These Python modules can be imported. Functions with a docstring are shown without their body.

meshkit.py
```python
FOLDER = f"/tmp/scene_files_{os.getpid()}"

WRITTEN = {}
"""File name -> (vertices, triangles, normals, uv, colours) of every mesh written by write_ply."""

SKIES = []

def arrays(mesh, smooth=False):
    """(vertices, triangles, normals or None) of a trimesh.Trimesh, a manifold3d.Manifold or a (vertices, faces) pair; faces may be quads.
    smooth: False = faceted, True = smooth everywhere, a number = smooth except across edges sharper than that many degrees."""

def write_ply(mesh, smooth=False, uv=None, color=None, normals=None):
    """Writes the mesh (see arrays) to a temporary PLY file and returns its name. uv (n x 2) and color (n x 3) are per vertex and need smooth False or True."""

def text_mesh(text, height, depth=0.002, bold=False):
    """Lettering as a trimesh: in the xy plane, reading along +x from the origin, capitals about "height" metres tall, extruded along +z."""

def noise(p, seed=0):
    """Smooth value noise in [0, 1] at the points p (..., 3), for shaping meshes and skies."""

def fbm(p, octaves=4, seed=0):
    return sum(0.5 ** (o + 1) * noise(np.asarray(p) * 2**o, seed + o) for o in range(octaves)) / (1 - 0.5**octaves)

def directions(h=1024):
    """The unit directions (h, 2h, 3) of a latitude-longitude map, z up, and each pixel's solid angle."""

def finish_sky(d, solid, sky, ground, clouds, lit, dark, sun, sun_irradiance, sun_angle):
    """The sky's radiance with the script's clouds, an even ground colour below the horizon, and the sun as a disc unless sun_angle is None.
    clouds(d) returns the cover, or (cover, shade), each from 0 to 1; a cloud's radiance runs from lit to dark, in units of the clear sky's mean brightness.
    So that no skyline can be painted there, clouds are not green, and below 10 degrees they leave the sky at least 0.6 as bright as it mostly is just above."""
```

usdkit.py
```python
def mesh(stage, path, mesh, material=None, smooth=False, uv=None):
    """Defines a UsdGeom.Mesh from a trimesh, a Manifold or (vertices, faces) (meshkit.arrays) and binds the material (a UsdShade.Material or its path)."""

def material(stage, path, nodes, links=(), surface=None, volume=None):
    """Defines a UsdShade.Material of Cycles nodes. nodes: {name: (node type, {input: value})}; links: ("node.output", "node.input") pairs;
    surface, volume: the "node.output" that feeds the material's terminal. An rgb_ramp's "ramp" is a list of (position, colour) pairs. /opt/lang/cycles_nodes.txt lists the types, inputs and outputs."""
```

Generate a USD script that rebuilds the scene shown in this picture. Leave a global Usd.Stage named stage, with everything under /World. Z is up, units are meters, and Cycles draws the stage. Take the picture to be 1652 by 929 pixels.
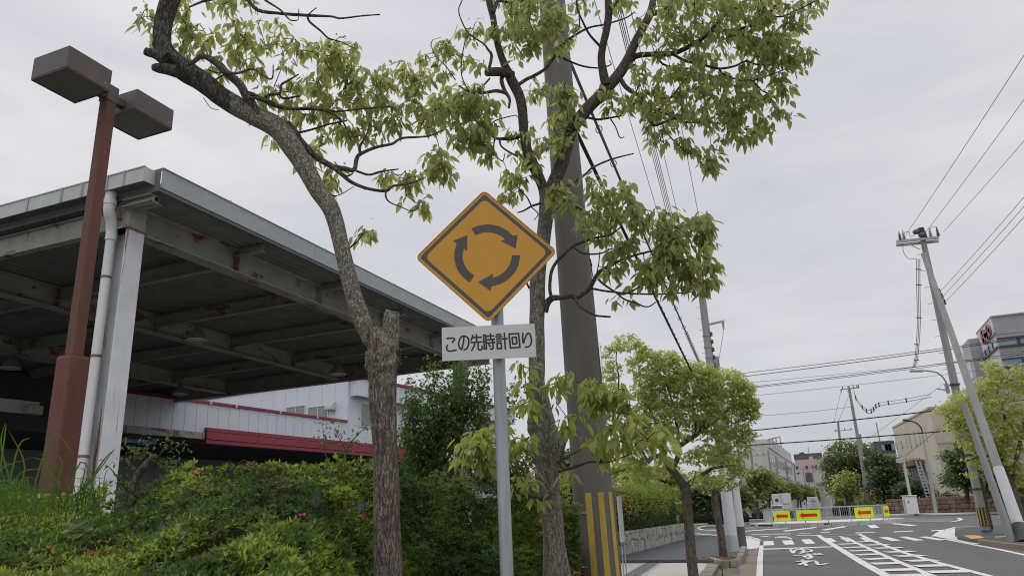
import math, random
import numpy as np
import trimesh, manifold3d, shapely
from shapely.geometry import LineString, Polygon, Point, box as sbox
from shapely.ops import unary_union
from shapely import affinity
from pxr import Usd, UsdGeom, UsdLux, UsdShade, Sdf, Gf, Vt
import usdkit, meshkit

RNG = np.random.default_rng(7)
stage = Usd.Stage.CreateInMemory()
UsdGeom.SetStageUpAxis(stage, UsdGeom.Tokens.z)
UsdGeom.SetStageMetersPerUnit(stage, 1.0)
UsdGeom.Xform.Define(stage, '/World')
UsdGeom.Scope.Define(stage, '/World/Looks')

# ------------------------------------------------------------------ camera
# world: x right of the road, y along the road, z up; the eye stands 1.6 m above the ground
PW, PH, FPX = 1652.0, 929.0, 1195.0
PITCH, ROLL, YAW, EYE = math.radians(17.15), math.radians(2.5), math.radians(21.53), 1.6
fwd = np.array([-math.sin(YAW)*math.cos(PITCH), math.cos(YAW)*math.cos(PITCH), math.sin(PITCH)])
r0 = np.array([math.cos(YAW), math.sin(YAW), 0.0]); u0 = np.cross(r0, fwd)
rgt = math.cos(ROLL)*r0 - math.sin(ROLL)*u0
upv = math.sin(ROLL)*r0 + math.cos(ROLL)*u0
CAM = np.array([0.0, 0.0, EYE])
cam = UsdGeom.Camera.Define(stage, '/World/camera')
cam.CreateHorizontalApertureAttr(36.0); cam.CreateVerticalApertureAttr(36.0*PH/PW)
cam.CreateFocalLengthAttr(36.0*FPX/PW); cam.CreateClippingRangeAttr(Gf.Vec2f(0.05, 5000))
cam.AddTransformOp().Set(Gf.Matrix4d(*rgt, 0, *upv, 0, *(-fwd), 0, *CAM, 1))
cam.CreateExposureAttr(0.2)

# ------------------------------------------------------------------ sky and sun (overcast)
SUN_EL, SUN_AZ = math.radians(52), math.radians(-60)          # azimuth from +y towards +x
SKY_STRENGTH = 0.105
sky = usdkit.material(stage, '/World/Looks/overcast_sky', {
    'tc': ('texture_coordinate', {}),
    'sep': ('separate_xyz', {}),
    'grad': ('rgb_ramp', {'ramp': [(0.0, (4.6, 4.8, 5.15)), (0.5, (4.6, 4.8, 5.15)), (0.535, (4.8, 4.95, 5.3)), (0.60, (5.45, 5.45, 5.75)),
                                   (0.72, (5.95, 5.9, 6.15)), (0.82, (6.15, 6.02, 6.35)), (0.9, (8.6, 8.5, 8.8)), (1.0, (12.5, 12.4, 12.7))]}),
    'half': ('math', {'math_type': 'multiply_add', 'value2': 0.5, 'value3': 0.5}),
    'map': ('mapping', {'scale': (1.9, 1.9, 7.5)}),
    'n1': ('noise_texture', {'scale': 1.3, 'detail': 5.0, 'roughness': 0.55, 'distortion': 0.4}),
    'r1': ('rgb_ramp', {'ramp': [(0.28, (0.86, 0.875, 0.905)), (0.5, (0.985, 0.985, 0.99)), (0.70, (1.13, 1.12, 1.105))]}),
    'mul': ('mix_color', {'blend_type': 'multiply', 'fac': 1.0, 'use_clamp': False}),
    'sky': ('sky_texture', {'sky_type': 'single_scattering', 'sun_disc': False, 'sun_elevation': SUN_EL, 'sun_rotation': SUN_AZ}),
    'mix': ('mix_color', {'blend_type': 'mix', 'fac': 0.96, 'use_clamp': False}),
    'bg': ('background_shader', {'strength': SKY_STRENGTH}),
}, [('tc.generated', 'sep.vector'), ('sep.z', 'half.value1'), ('half.value', 'grad.fac'), ('tc.generated', 'map.vector'), ('map.vector', 'n1.vector'),
    ('n1.fac', 'r1.fac'), ('grad.color', 'mul.a'), ('r1.color', 'mul.b'), ('sky.color', 'mix.a'), ('mul.result', 'mix.b'), ('mix.result', 'bg.color')], surface='bg.background')
dome = UsdLux.DomeLight.Define(stage, '/World/sky')
UsdShade.MaterialBindingAPI.Apply(dome.GetPrim()).Bind(sky)
dome.GetPrim().SetCustomDataByKey('kind', 'structure'); dome.GetPrim().SetCustomDataByKey('label', 'pale grey overcast sky with soft cloud bands')
sun = UsdLux.DistantLight.Define(stage, '/World/sun')
sun.CreateIntensityAttr(0.3); sun.CreateAngleAttr(25.0); sun.CreateNormalizeAttr(True); sun.CreateColorAttr(Gf.Vec3f(1.0, 0.97, 0.93))
sd = np.array([math.sin(SUN_AZ)*math.cos(SUN_EL), math.cos(SUN_AZ)*math.cos(SUN_EL), math.sin(SUN_EL)])
sx_ = np.cross([0, 0, 1.0], sd); sx_ /= np.linalg.norm(sx_); sy_ = np.cross(sd, sx_)
sun.AddTransformOp().Set(Gf.Matrix4d(*sx_, 0, *sy_, 0, *sd, 0, 0, 0, 50, 1))

# ------------------------------------------------------------------ surveying: a sight line of the photograph, cut at a chosen real distance
HEAD = np.array([-math.sin(YAW), math.cos(YAW), 0.0]); SIDE = np.array([math.cos(YAW), math.sin(YAW), 0.0])
def ray(x, y): return fwd + rgt*((x-PW/2)/FPX) - upv*((y-PH/2)/FPX)
def gp(x, y, z=0.0): d = ray(x, y); return CAM + d*((z-EYE)/d[2])            # on the level z
def atY(x, y, Y): d = ray(x, y); return CAM + d*(Y/d[1])                     # at y = Y
def atX(x, y, X): d = ray(x, y); return CAM + d*(X/d[0])                     # at x = X
def atg(x, y, g): d = ray(x, y); return CAM + d*(g/(d@HEAD))                 # at forward distance g
def pxsize(p): return ((np.asarray(p)-CAM)@fwd)/FPX                          # metres that one pixel covers at p

# ------------------------------------------------------------------ prims
_names = {}
def numbered(parent, name):
    k = (parent, name); n = _names.get(k, 0); _names[k] = n+1
    return f'{parent}/{name}' + (f'_{n:03d}' if n else '')
def data(p, label=None, cat=None, group=None, kind=None):
    for k, v in (('label', label), ('category', cat), ('group', group), ('kind', kind)):
        if v: p.SetCustomDataByKey(k, v)
    return p
def thing(name, label, cat, group=None, loc=(0, 0, 0), kind=None):
    path = numbered('/World', name)
    x = UsdGeom.Xform.Define(stage, path); x.AddTranslateOp().Set(Gf.Vec3d(*map(float, loc)))
    data(x.GetPrim(), label, cat, group, kind)
    return (path, np.asarray(loc, float))
def part(name, m, mat, parent, smooth=False, label=None, kind=None):
    """one mesh (world coordinates) as a part of a thing, or of a part (a sub-part)"""
    path = numbered(parent[0], name)
    if isinstance(m, trimesh.Trimesh): m = (np.asarray(m.vertices), np.asarray(m.faces))
    elif hasattr(m, 'to_mesh'):
        q = m.to_mesh(); m = (q.vert_properties[:, :3], q.tri_verts)
    m = (np.asarray(m[0], float)-parent[1], m[1])
    pr = usdkit.mesh(stage, path, m, M[mat] if isinstance(mat, str) else mat, smooth=smooth).GetPrim()
    data(pr, label, None, None, kind)
    return (path, parent[1])
def solo(name, m, mat, label, cat=None, group=None, kind=None, smooth=False):
    path = numbered('/World', name)
    if isinstance(m, trimesh.Trimesh): m = (np.asarray(m.vertices), np.asarray(m.faces))
    pr = usdkit.mesh(stage, path, m, M[mat] if isinstance(mat, str) else mat, smooth=smooth).GetPrim()
    data(pr, label, cat, group, kind)
    return (path, np.zeros(3))

# ------------------------------------------------------------------ materials
M = {}
def noisy(name, c, rough=0.6, var=0.15, scale=6.0, bump=0.0, bscale=60.0, metal=0.0, stain=0.0, sscale=1.2, stretch=(1, 1, 1), spec=0.4, stain_c=None, bdist=0.01):
    c = np.array(c, float)
    lo, hi = np.clip(c*(1-var), 0, 1), np.clip(c*(1+var), 0, 1)
    sc = np.array(stain_c) if stain_c is not None else c*0.45
    nodes = {'g': ('geometry', {}), 'map': ('mapping', {'scale': stretch}), 'n': ('noise_texture', {'scale': scale, 'detail': 5.0, 'roughness': 0.6}),
             'r': ('rgb_ramp', {'ramp': [(0.3, tuple(lo)), (0.7, tuple(hi))]}),
             'n2': ('noise_texture', {'scale': sscale, 'detail': 6.0, 'roughness': 0.65}), 'r2': ('rgb_ramp', {'ramp': [(0.48, (0, 0, 0)), (0.68, (1, 1, 1))]}),
             'k': ('math', {'math_type': 'multiply', 'value2': stain}), 'mx': ('mix_color', {'blend_type': 'mix', 'b': tuple(sc)}),
             'p': ('principled_bsdf', {'roughness': rough, 'metallic': metal, 'specular_ior_level': spec})}
    links = [('g.position', 'map.vector'), ('map.vector', 'n.vector'), ('n.fac', 'r.fac'), ('map.vector', 'n2.vector'), ('n2.fac', 'r2.fac'), ('r2.color', 'k.value1'),
             ('k.value', 'mx.fac'), ('r.color', 'mx.a'), ('mx.result', 'p.base_color')]
    if bump:
        nodes['bn'] = ('noise_texture', {'scale': bscale, 'detail': 4.0}); nodes['bp'] = ('bump', {'strength': bump, 'distance': bdist})
        links += [('map.vector', 'bn.vector'), ('bn.fac', 'bp.height'), ('bp.normal', 'p.normal')]
    M[name] = usdkit.material(stage, '/World/Looks/'+name, nodes, links, surface='p.BSDF')
def leafy(name, cols, trans=0.35, rough=0.45, tint=(1.25, 1.3, 0.7)):
    """leaves: every leaf draws its own tone from the ramp; some light passes through"""
    n = len(cols)
    nodes = {'g': ('geometry', {}), 'oi': ('object_info', {}), 'ad': ('math', {'math_type': 'add'}), 'fr': ('math', {'math_type': 'fraction'}),
             'r': ('rgb_ramp', {'ramp': [(i/(n-1), c) for i, c in enumerate(cols)]}),
             'p': ('principled_bsdf', {'roughness': rough, 'specular_ior_level': 0.25}), 't': ('translucent_bsdf', {}),
             'tt': ('mix_color', {'blend_type': 'multiply', 'fac': 1.0, 'b': tint, 'use_clamp': False}), 'mx': ('mix_closure', {'fac': trans})}
    links = [('g.random_per_island', 'ad.value1'), ('oi.random', 'ad.value2'), ('ad.value', 'fr.value1'), ('fr.value', 'r.fac'), ('r.color', 'p.base_color'),
             ('r.color', 'tt.a'), ('tt.result', 't.color'), ('p.BSDF', 'mx.closure1'), ('t.BSDF', 'mx.closure2')]
    M[name] = usdkit.material(stage, '/World/Looks/'+name, nodes, links, surface='mx.closure')
def barky(name, dark, mid, light, lichen=None, lam=0.0, scale=42.0, zs=0.2, fissure=0.45, lscale=5.0):
    nodes = {'g': ('geometry', {}), 'wn': ('noise_texture', {'scale': 7.0, 'detail': 3.0}), 'sc': ('vector_math', {'math_type': 'scale', 'scale': 0.05}), 'w2': ('vector_math', {'math_type': 'add'}),
             'map': ('mapping', {'scale': (1, 1, zs)}), 'f': ('noise_texture', {'scale': scale, 'detail': 6.0, 'roughness': 0.62}), 'v': ('voronoi_texture', {'feature': 'distance_to_edge', 'scale': scale*1.25, 'randomness': 1.0}),
             'fr': ('rgb_ramp', {'ramp': [(fissure-0.12, (0, 0, 0)), (fissure+0.07, (1, 1, 1))]}), 'vr': ('rgb_ramp', {'ramp': [(0.0, (0.40, 0.40, 0.40)), (0.12, (1, 1, 1))]}),
             'cr': ('mix_color', {'blend_type': 'multiply', 'fac': 1.0}),
             'n': ('noise_texture', {'scale': 55.0, 'detail': 6.0, 'roughness': 0.65}), 'n3': ('noise_texture', {'scale': lscale, 'detail': 6.0, 'roughness': 0.68}),
             'tone': ('rgb_ramp', {'ramp': [(0.3, mid), (0.72, light)]}), 'mx': ('mix_color', {'blend_type': 'mix', 'a': dark}), 'lr': ('rgb_ramp', {'ramp': [(0.48, (0, 0, 0)), (0.58, (1, 1, 1))]}),
             'lk': ('math', {'math_type': 'multiply', 'value2': lam}), 'ml': ('mix_color', {'blend_type': 'mix', 'b': lichen or light}), 'hm': ('math', {'math_type': 'multiply_add', 'value2': 0.3}),
             'bp': ('bump', {'strength': 0.9, 'distance': 0.014}), 'p': ('principled_bsdf', {'roughness': 0.92, 'specular_ior_level': 0.15})}
    links = [('g.position', 'wn.vector'), ('wn.color', 'sc.vector1'), ('g.position', 'w2.vector1'), ('sc.vector', 'w2.vector2'), ('w2.vector', 'map.vector'), ('map.vector', 'f.vector'), ('map.vector', 'v.vector'), ('f.fac', 'fr.fac'), ('v.distance', 'vr.fac'),
             ('fr.color', 'cr.a'), ('vr.color', 'cr.b'), ('g.position', 'n.vector'), ('g.position', 'n3.vector'), ('n.fac', 'tone.fac'), ('tone.color', 'ml.a'), ('n3.fac', 'lr.fac'), ('lr.color', 'lk.value1'), ('lk.value', 'ml.fac'),
             ('cr.result', 'mx.fac'), ('ml.result', 'mx.b'), ('mx.result', 'p.base_color'), ('n.fac', 'hm.value1'), ('cr.result', 'hm.value3'), ('hm.value', 'bp.height'), ('bp.normal', 'p.normal')]
    M[name] = usdkit.material(stage, '/World/Looks/'+name, nodes, links, surface='p.BSDF')
def rusty(name, paint, rust=(0.22, 0.085, 0.03), amount=0.58, scale=(7, 7, 0.9), rough=0.5, var=0.06):
    paint = np.array(paint)
    nodes = {'g': ('geometry', {}), 'map': ('mapping', {'scale': scale}), 'n': ('noise_texture', {'scale': 1.0, 'detail': 7.0, 'roughness': 0.7}),
             'r': ('rgb_ramp', {'ramp': [(amount, (0, 0, 0)), (amount+0.05, (1, 1, 1))]}), 'n2': ('noise_texture', {'scale': 3.0, 'detail': 4.0}),
             'pt': ('rgb_ramp', {'ramp': [(0.3, tuple(paint*(1-var))), (0.7, tuple(np.clip(paint*(1+var), 0, 1)))]}), 'n3': ('noise_texture', {'scale': 30.0}),
             'rc': ('rgb_ramp', {'ramp': [(0.3, tuple(np.array(rust)*0.6)), (0.7, tuple(np.array(rust)*1.3))]}),
             'mx': ('mix_color', {'blend_type': 'mix'}), 'p': ('principled_bsdf', {'roughness': rough, 'specular_ior_level': 0.3})}
    links = [('g.position', 'map.vector'), ('map.vector', 'n.vector'), ('n.fac', 'r.fac'), ('g.position', 'n2.vector'), ('n2.fac', 'pt.fac'), ('g.position', 'n3.vector'), ('n3.fac', 'rc.fac'),
             ('pt.color', 'mx.a'), ('rc.color', 'mx.b'), ('r.color', 'mx.fac'), ('mx.result', 'p.base_color')]
    M[name] = usdkit.material(stage, '/World/Looks/'+name, nodes, links, surface='p.BSDF')
def plain(name, c, rough=0.5, metal=0.0, emit=0.0, spec=0.4, coat=0.0):
    d = {'base_color': c, 'roughness': rough, 'metallic': metal, 'specular_ior_level': spec, 'coat_weight': coat}
    if emit: d.update(emission_color=c, emission_strength=emit)
    M[name] = usdkit.material(stage, '/World/Looks/'+name, {'p': ('principled_bsdf', d)}, [], surface='p.BSDF')

noisy('asphalt', (0.105, 0.102, 0.100), 0.85, 0.16, 45, bump=0.5, bscale=180, stain=0.55, sscale=0.9, stain_c=(0.078, 0.076, 0.074), stretch=(1, 0.14, 1))
noisy('asphalt_path', (0.075, 0.08, 0.085), 0.9, 0.15, 45, bump=0.5, bscale=180, stain=0.3, sscale=0.5)
noisy('concrete_path', (0.43, 0.40, 0.365), 0.9, 0.1, 12, bump=0.3, bscale=90, stain=0.5, sscale=0.6, stain_c=(0.31, 0.285, 0.25))
noisy('gutter_concrete', (0.2, 0.165, 0.13), 0.92, 0.15, 18, bump=0.3, bscale=90, stain=0.6, sscale=0.8, stain_c=(0.13, 0.10, 0.075))
noisy('kerb_concrete', (0.40, 0.39, 0.37), 0.9, 0.1, 14, bump=0.3, bscale=90, stain=0.5, sscale=1.5, stain_c=(0.2, 0.19, 0.17))
noisy('old_kerb', (0.24, 0.225, 0.2), 0.92, 0.18, 14, bump=0.4, bscale=60, stain=0.6, sscale=1.7, stain_c=(0.10, 0.10, 0.075))
noisy('island_kerb', (0.40, 0.39, 0.375), 0.85, 0.08, 6, stain=0.5, sscale=1.6, stain_c=(0.27, 0.26, 0.25))
noisy('new_kerb', (0.56, 0.55, 0.53), 0.85, 0.06, 10, stain=0.3, sscale=1.2, stain_c=(0.42, 0.4, 0.38))
noisy('road_paint', (0.62, 0.61, 0.59), 0.75, 0.06, 25, bump=0.2, bscale=150, stain=0.55, sscale=2.2, stain_c=(0.40, 0.39, 0.38))
noisy('yellow_tactile', (0.55, 0.36, 0.10), 0.8, 0.12, 15, stain=0.4)
noisy('soil', (0.16, 0.10, 0.06), 0.95, 0.3, 20, bump=0.6, bscale=40)
noisy('earth', (0.13, 0.12, 0.075), 0.95, 0.35, 3, stain=0.4, sscale=0.1)
noisy('pole_concrete', (0.11, 0.105, 0.092), 0.9, 0.14, 5, bump=0.25, bscale=80, stain=0.6, sscale=1.4, stain_c=(0.048, 0.046, 0.038), stretch=(1, 1, 0.22))
noisy('far_pole_concrete', (0.27, 0.27, 0.265), 0.85, 0.12, 3, stain=0.4, sscale=0.8, stretch=(1, 1, 0.2), stain_c=(0.17, 0.17, 0.16))
noisy('white_wrap', (0.50, 0.51, 0.52), 0.7, 0.05, 8, stain=0.25, sscale=1.0, stain_c=(0.38, 0.38, 0.37))
noisy('stripe_yellow', (0.40, 0.275, 0.05), 0.7, 0.12, 30, bump=0.3, bscale=300, stain=0.35, sscale=2.0, stain_c=(0.30, 0.21, 0.06), stretch=(1, 1, 0.3))
noisy('galvanised', (0.30, 0.315, 0.33), 0.42, 0.14, 9, metal=0.55, stain=0.5, sscale=2.5, stretch=(3, 3, 0.35), stain_c=(0.19, 0.20, 0.215))
noisy('grey_steel', (0.36, 0.37, 0.38), 0.5, 0.08, 6, metal=0.3, stain=0.2)
noisy('sign_yellow', (0.47, 0.235, 0.028), 0.28, 0.04, 8, stain=0.15, sscale=1.5, stain_c=(0.43, 0.21, 0.026))
noisy('sign_black', (0.06, 0.057, 0.052), 0.5, 0.08, 10)
noisy('sign_white', (0.47, 0.47, 0.455), 0.5, 0.04, 6, stain=0.25, sscale=2.0, stain_c=(0.42, 0.42, 0.40))
plain('letter_black', (0.012, 0.012, 0.014), 0.5)
plain('sign_edge', (0.36, 0.17, 0.03), 0.5)
noisy('lamp_brown', (0.083, 0.069, 0.065), 0.55, 0.12, 5, stain=0.3, sscale=1.5, stain_c=(0.12, 0.07, 0.06))
noisy('lens_grey', (0.11, 0.12, 0.11), 0.35, 0.1, 6, spec=0.3)
noisy('post_brown', (0.096, 0.036, 0.024), 0.62, 0.16, 4, stain=0.55, sscale=1.3, stain_c=(0.16, 0.040, 0.028), stretch=(2, 2, 0.6), bump=0.15, bscale=80)
rusty('white_column', (0.54, 0.56, 0.585), amount=0.56, scale=(10, 10, 0.5), rough=0.6, var=0.10)
rusty('beam_paint', (0.27, 0.27, 0.245), rust=(0.16, 0.07, 0.035), amount=0.56, scale=(3.5, 1.4, 3.5), var=0.14)
rusty('joist_paint', (0.22, 0.22, 0.20), rust=(0.15, 0.07, 0.04), amount=0.58, scale=(1.2, 3, 3), var=0.15)
rusty('rust_edge', (0.2, 0.1, 0.055), amount=0.5, scale=(6, 6, 6))
noisy('roof_deck', (0.13, 0.14, 0.125), 0.8, 0.2, 3, stain=0.4, sscale=0.9)
noisy('fascia_blue', (0.265, 0.305, 0.315), 0.5, 0.07, 4, stain=0.35, sscale=0.9, stain_c=(0.19, 0.215, 0.225), stretch=(1, 1, 2.5))
noisy('gutter_grey', (0.40, 0.42, 0.405), 0.55, 0.08, 5, stain=0.35, sscale=1.4, stain_c=(0.28, 0.29, 0.27))
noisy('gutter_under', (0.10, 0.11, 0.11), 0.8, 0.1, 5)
noisy('pvc_grey', (0.58, 0.585, 0.58), 0.45, 0.05, 5, stain=0.3, sscale=1.0, stain_c=(0.46, 0.455, 0.44), stretch=(2, 2, 0.5))
noisy('wall_white', (0.53, 0.56, 0.62), 0.55, 0.04, 1.5, stain=0.2, sscale=0.7, stain_c=(0.46, 0.48, 0.53), stretch=(1, 1, 0.4))
plain('seam_grey', (0.33, 0.35, 0.38), 0.6)
noisy('red_band', (0.22, 0.030, 0.045), 0.5, 0.1, 3, stain=0.35, sscale=0.8, stain_c=(0.15, 0.025, 0.035))
noisy('shed_grey', (0.30, 0.31, 0.31), 0.85, 0.15, 1.5, stain=0.4, sscale=0.6)
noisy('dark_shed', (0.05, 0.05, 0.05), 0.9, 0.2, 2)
plain('blue_sheet', (0.10, 0.2, 0.42), 0.6)
M['window_glass'] = usdkit.material(stage, '/World/Looks/window_glass', {'f': ('fresnel', {'IOR': 1.5}), 't': ('transparent_bsdf', {'color': (0.72, 0.76, 0.75)}), 'g': ('glossy_bsdf', {'roughness': 0.03, 'color': (0.9, 0.95, 0.95)}), 'm': ('mix_closure', {})},
                                  [('f.fac', 'm.fac'), ('t.BSDF', 'm.closure1'), ('g.BSDF', 'm.closure2')], surface='m.closure')
noisy('blind_green', (0.24, 0.28, 0.26), 0.85, 0.08, 2)
plain('dark_glass', (0.03, 0.04, 0.05), 0.08, spec=0.8)
plain('blind_glass', (0.17, 0.205, 0.19), 0.12, spec=0.6)
plain('blue_glass', (0.16, 0.27, 0.31), 0.08, spec=0.7)
plain('bell_grey', (0.14, 0.145, 0.14), 0.6)
plain('frame_alu', (0.55, 0.56, 0.58), 0.4, 0.3)
plain('frame_dark', (0.05, 0.05, 0.055), 0.5)
noisy('far_white', (0.46, 0.45, 0.425), 0.8, 0.06, 0.4, stain=0.35, sscale=0.15, stain_c=(0.36, 0.35, 0.32), stretch=(1, 1, 0.5))
noisy('far_pink', (0.47, 0.37, 0.345), 0.8, 0.05, 0.4, stain=0.2, sscale=0.1)
noisy('far_dark', (0.085, 0.09, 0.10), 0.8, 0.1, 0.5)
noisy('cream_wall', (0.47, 0.43, 0.345), 0.85, 0.05, 0.6, stain=0.25, sscale=0.2, stain_c=(0.38, 0.34, 0.27), stretch=(1, 1, 0.4))
noisy('brown_roof', (0.20, 0.10, 0.075), 0.8, 0.1, 1)
noisy('office_grey', (0.32, 0.32, 0.335), 0.6, 0.05, 0.5, stain=0.2, sscale=0.2, stain_c=(0.22, 0.22, 0.235))
noisy('office_light', (0.47, 0.46, 0.47), 0.6, 0.04, 0.5)
noisy('logo_red', (0.30, 0.11, 0.12), 0.5, 0.1, 1)
noisy('stone_brown', (0.155, 0.10, 0.072), 0.9, 0.3, 2.5, bump=0.5, bscale=12, stain=0.4, sscale=0.9, stain_c=(0.09, 0.07, 0.055))
noisy('stone_tan', (0.20, 0.145, 0.10), 0.9, 0.3, 2.5, bump=0.5, bscale=12, stain=0.4, sscale=0.9)
noisy('stone_grey', (0.27, 0.265, 0.235), 0.9, 0.22, 5, bump=0.6, bscale=20, stain=0.5, sscale=1.6, stain_c=(0.13, 0.13, 0.10))
noisy('stone_joint', (0.07, 0.065, 0.05), 0.95, 0.2, 5)
noisy('rail_grey', (0.36, 0.375, 0.39), 0.45, 0.05, 3, metal=0.3)
plain('board_lime', (0.56, 0.74, 0.012), 0.45)
plain('arrow_red', (0.62, 0.015, 0.02), 0.45)
plain('board_back', (0.4, 0.41, 0.42), 0.5, 0.4)
plain('car_white', (0.68, 0.68, 0.68), 0.25, coat=0.5)
plain('tyre', (0.02, 0.02, 0.02), 0.85)
plain('tail_red', (0.5, 0.02, 0.02), 0.3)
plain('tail_lit', (1.0, 0.12, 0.06), 0.3, emit=1.6)
plain('signal_green', (0.05, 0.75, 0.5), 0.3, emit=1.2)
noisy('truck_box', (0.58, 0.58, 0.575), 0.5, 0.04, 1, stain=0.3, sscale=0.6)
plain('cable_black', (0.018, 0.018, 0.02), 0.6)
plain('cable_grey', (0.07, 0.07, 0.075), 0.6)
plain('ceramic', (0.32, 0.30, 0.30), 0.3)
plain('insulator_dark', (0.10, 0.085, 0.085), 0.3)
plain('orange_band', (0.5, 0.19, 0.03), 0.6)
plain('blue_band', (0.04, 0.08, 0.3), 0.6)
plain('board_green', (0.02, 0.2, 0.18), 0.6)
plain('globe_white', (0.75, 0.75, 0.73), 0.35)
plain('teal_steel', (0.31, 0.36, 0.355), 0.5, 0.2)
plain('petal_pink', (0.52, 0.07, 0.22), 0.6)
plain('petal_red', (0.38, 0.05, 0.06), 0.6)
plain('leaf_litter', (0.22, 0.10, 0.05), 0.9)
barky('bark_left', (0.060, 0.047, 0.039), (0.188, 0.157, 0.132), (0.30, 0.255, 0.22), lichen=(0.30, 0.285, 0.24), lam=0.35, scale=78, zs=0.15, fissure=0.45)
barky('bark_limb', (0.10, 0.088, 0.072), (0.235, 0.21, 0.172), (0.36, 0.33, 0.275), lichen=(0.255, 0.265, 0.215), lam=0.7, scale=74, zs=0.4, fissure=0.42)
barky('bark_right', (0.095, 0.082, 0.068), (0.20, 0.175, 0.147), (0.33, 0.305, 0.262), lichen=(0.26, 0.28, 0.235), lam=0.85, scale=74, zs=0.3, fissure=0.42)
barky('bark_branch', (0.045, 0.036, 0.03), (0.11, 0.087, 0.074), (0.19, 0.155, 0.132), lichen=(0.16, 0.15, 0.125), lam=0.35, scale=60, zs=0.5, fissure=0.42)
barky('bark_street', (0.035, 0.029, 0.023), (0.095, 0.077, 0.062), (0.17, 0.14, 0.115), lichen=(0.20, 0.195, 0.16), lam=0.5, scale=24, zs=0.4, fissure=0.42)
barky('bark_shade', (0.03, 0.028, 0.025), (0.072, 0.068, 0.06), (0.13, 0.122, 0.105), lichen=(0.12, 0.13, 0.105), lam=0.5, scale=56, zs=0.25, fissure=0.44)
noisy('twig_dark', (0.045, 0.034, 0.028), 0.9, 0.25, 20)
noisy('twig_olive', (0.11, 0.105, 0.05), 0.9, 0.25, 20)
noisy('cut_wood', (0.26, 0.23, 0.19), 0.9, 0.2, 20, stain=0.5, sscale=8)
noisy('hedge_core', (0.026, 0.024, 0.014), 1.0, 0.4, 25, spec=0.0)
leafy('leaf_camphor', [(0.25, 0.285, 0.12), (0.34, 0.37, 0.155), (0.42, 0.43, 0.19), (0.50, 0.49, 0.235)], 0.66, 0.5, (1.35, 1.35, 1.1))
leafy('leaf_camphor_dark', [(0.20, 0.245, 0.105), (0.285, 0.325, 0.14), (0.36, 0.385, 0.17), (0.44, 0.445, 0.205)], 0.64, 0.5, (1.35, 1.35, 1.1))
leafy('leaf_young', [(0.24, 0.275, 0.08), (0.30, 0.34, 0.10), (0.39, 0.41, 0.13), (0.25, 0.295, 0.09)], 0.55, 0.5, (1.35, 1.35, 0.95))
leafy('leaf_street', [(0.34, 0.385, 0.14), (0.45, 0.49, 0.18), (0.54, 0.56, 0.22), (0.58, 0.565, 0.255)], 0.6, 0.55, (1.35, 1.35, 1.0))
leafy('leaf_right', [(0.30, 0.315, 0.13), (0.44, 0.435, 0.185), (0.56, 0.535, 0.25), (0.62, 0.58, 0.31)], 0.45, 0.55, (1.3, 1.3, 0.95))
leafy('leaf_far', [(0.13, 0.17, 0.06), (0.20, 0.24, 0.08), (0.28, 0.305, 0.11)], 0.4, 0.6)
leafy('leaf_far_dark', [(0.055, 0.085, 0.045), (0.085, 0.12, 0.058), (0.125, 0.16, 0.072)], 0.3, 0.6)
leafy('leaf_azalea', [(0.09, 0.15, 0.034), (0.14, 0.205, 0.042), (0.195, 0.25, 0.052), (0.115, 0.18, 0.04), (0.19, 0.205, 0.052)], 0.40, 0.55)
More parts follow.
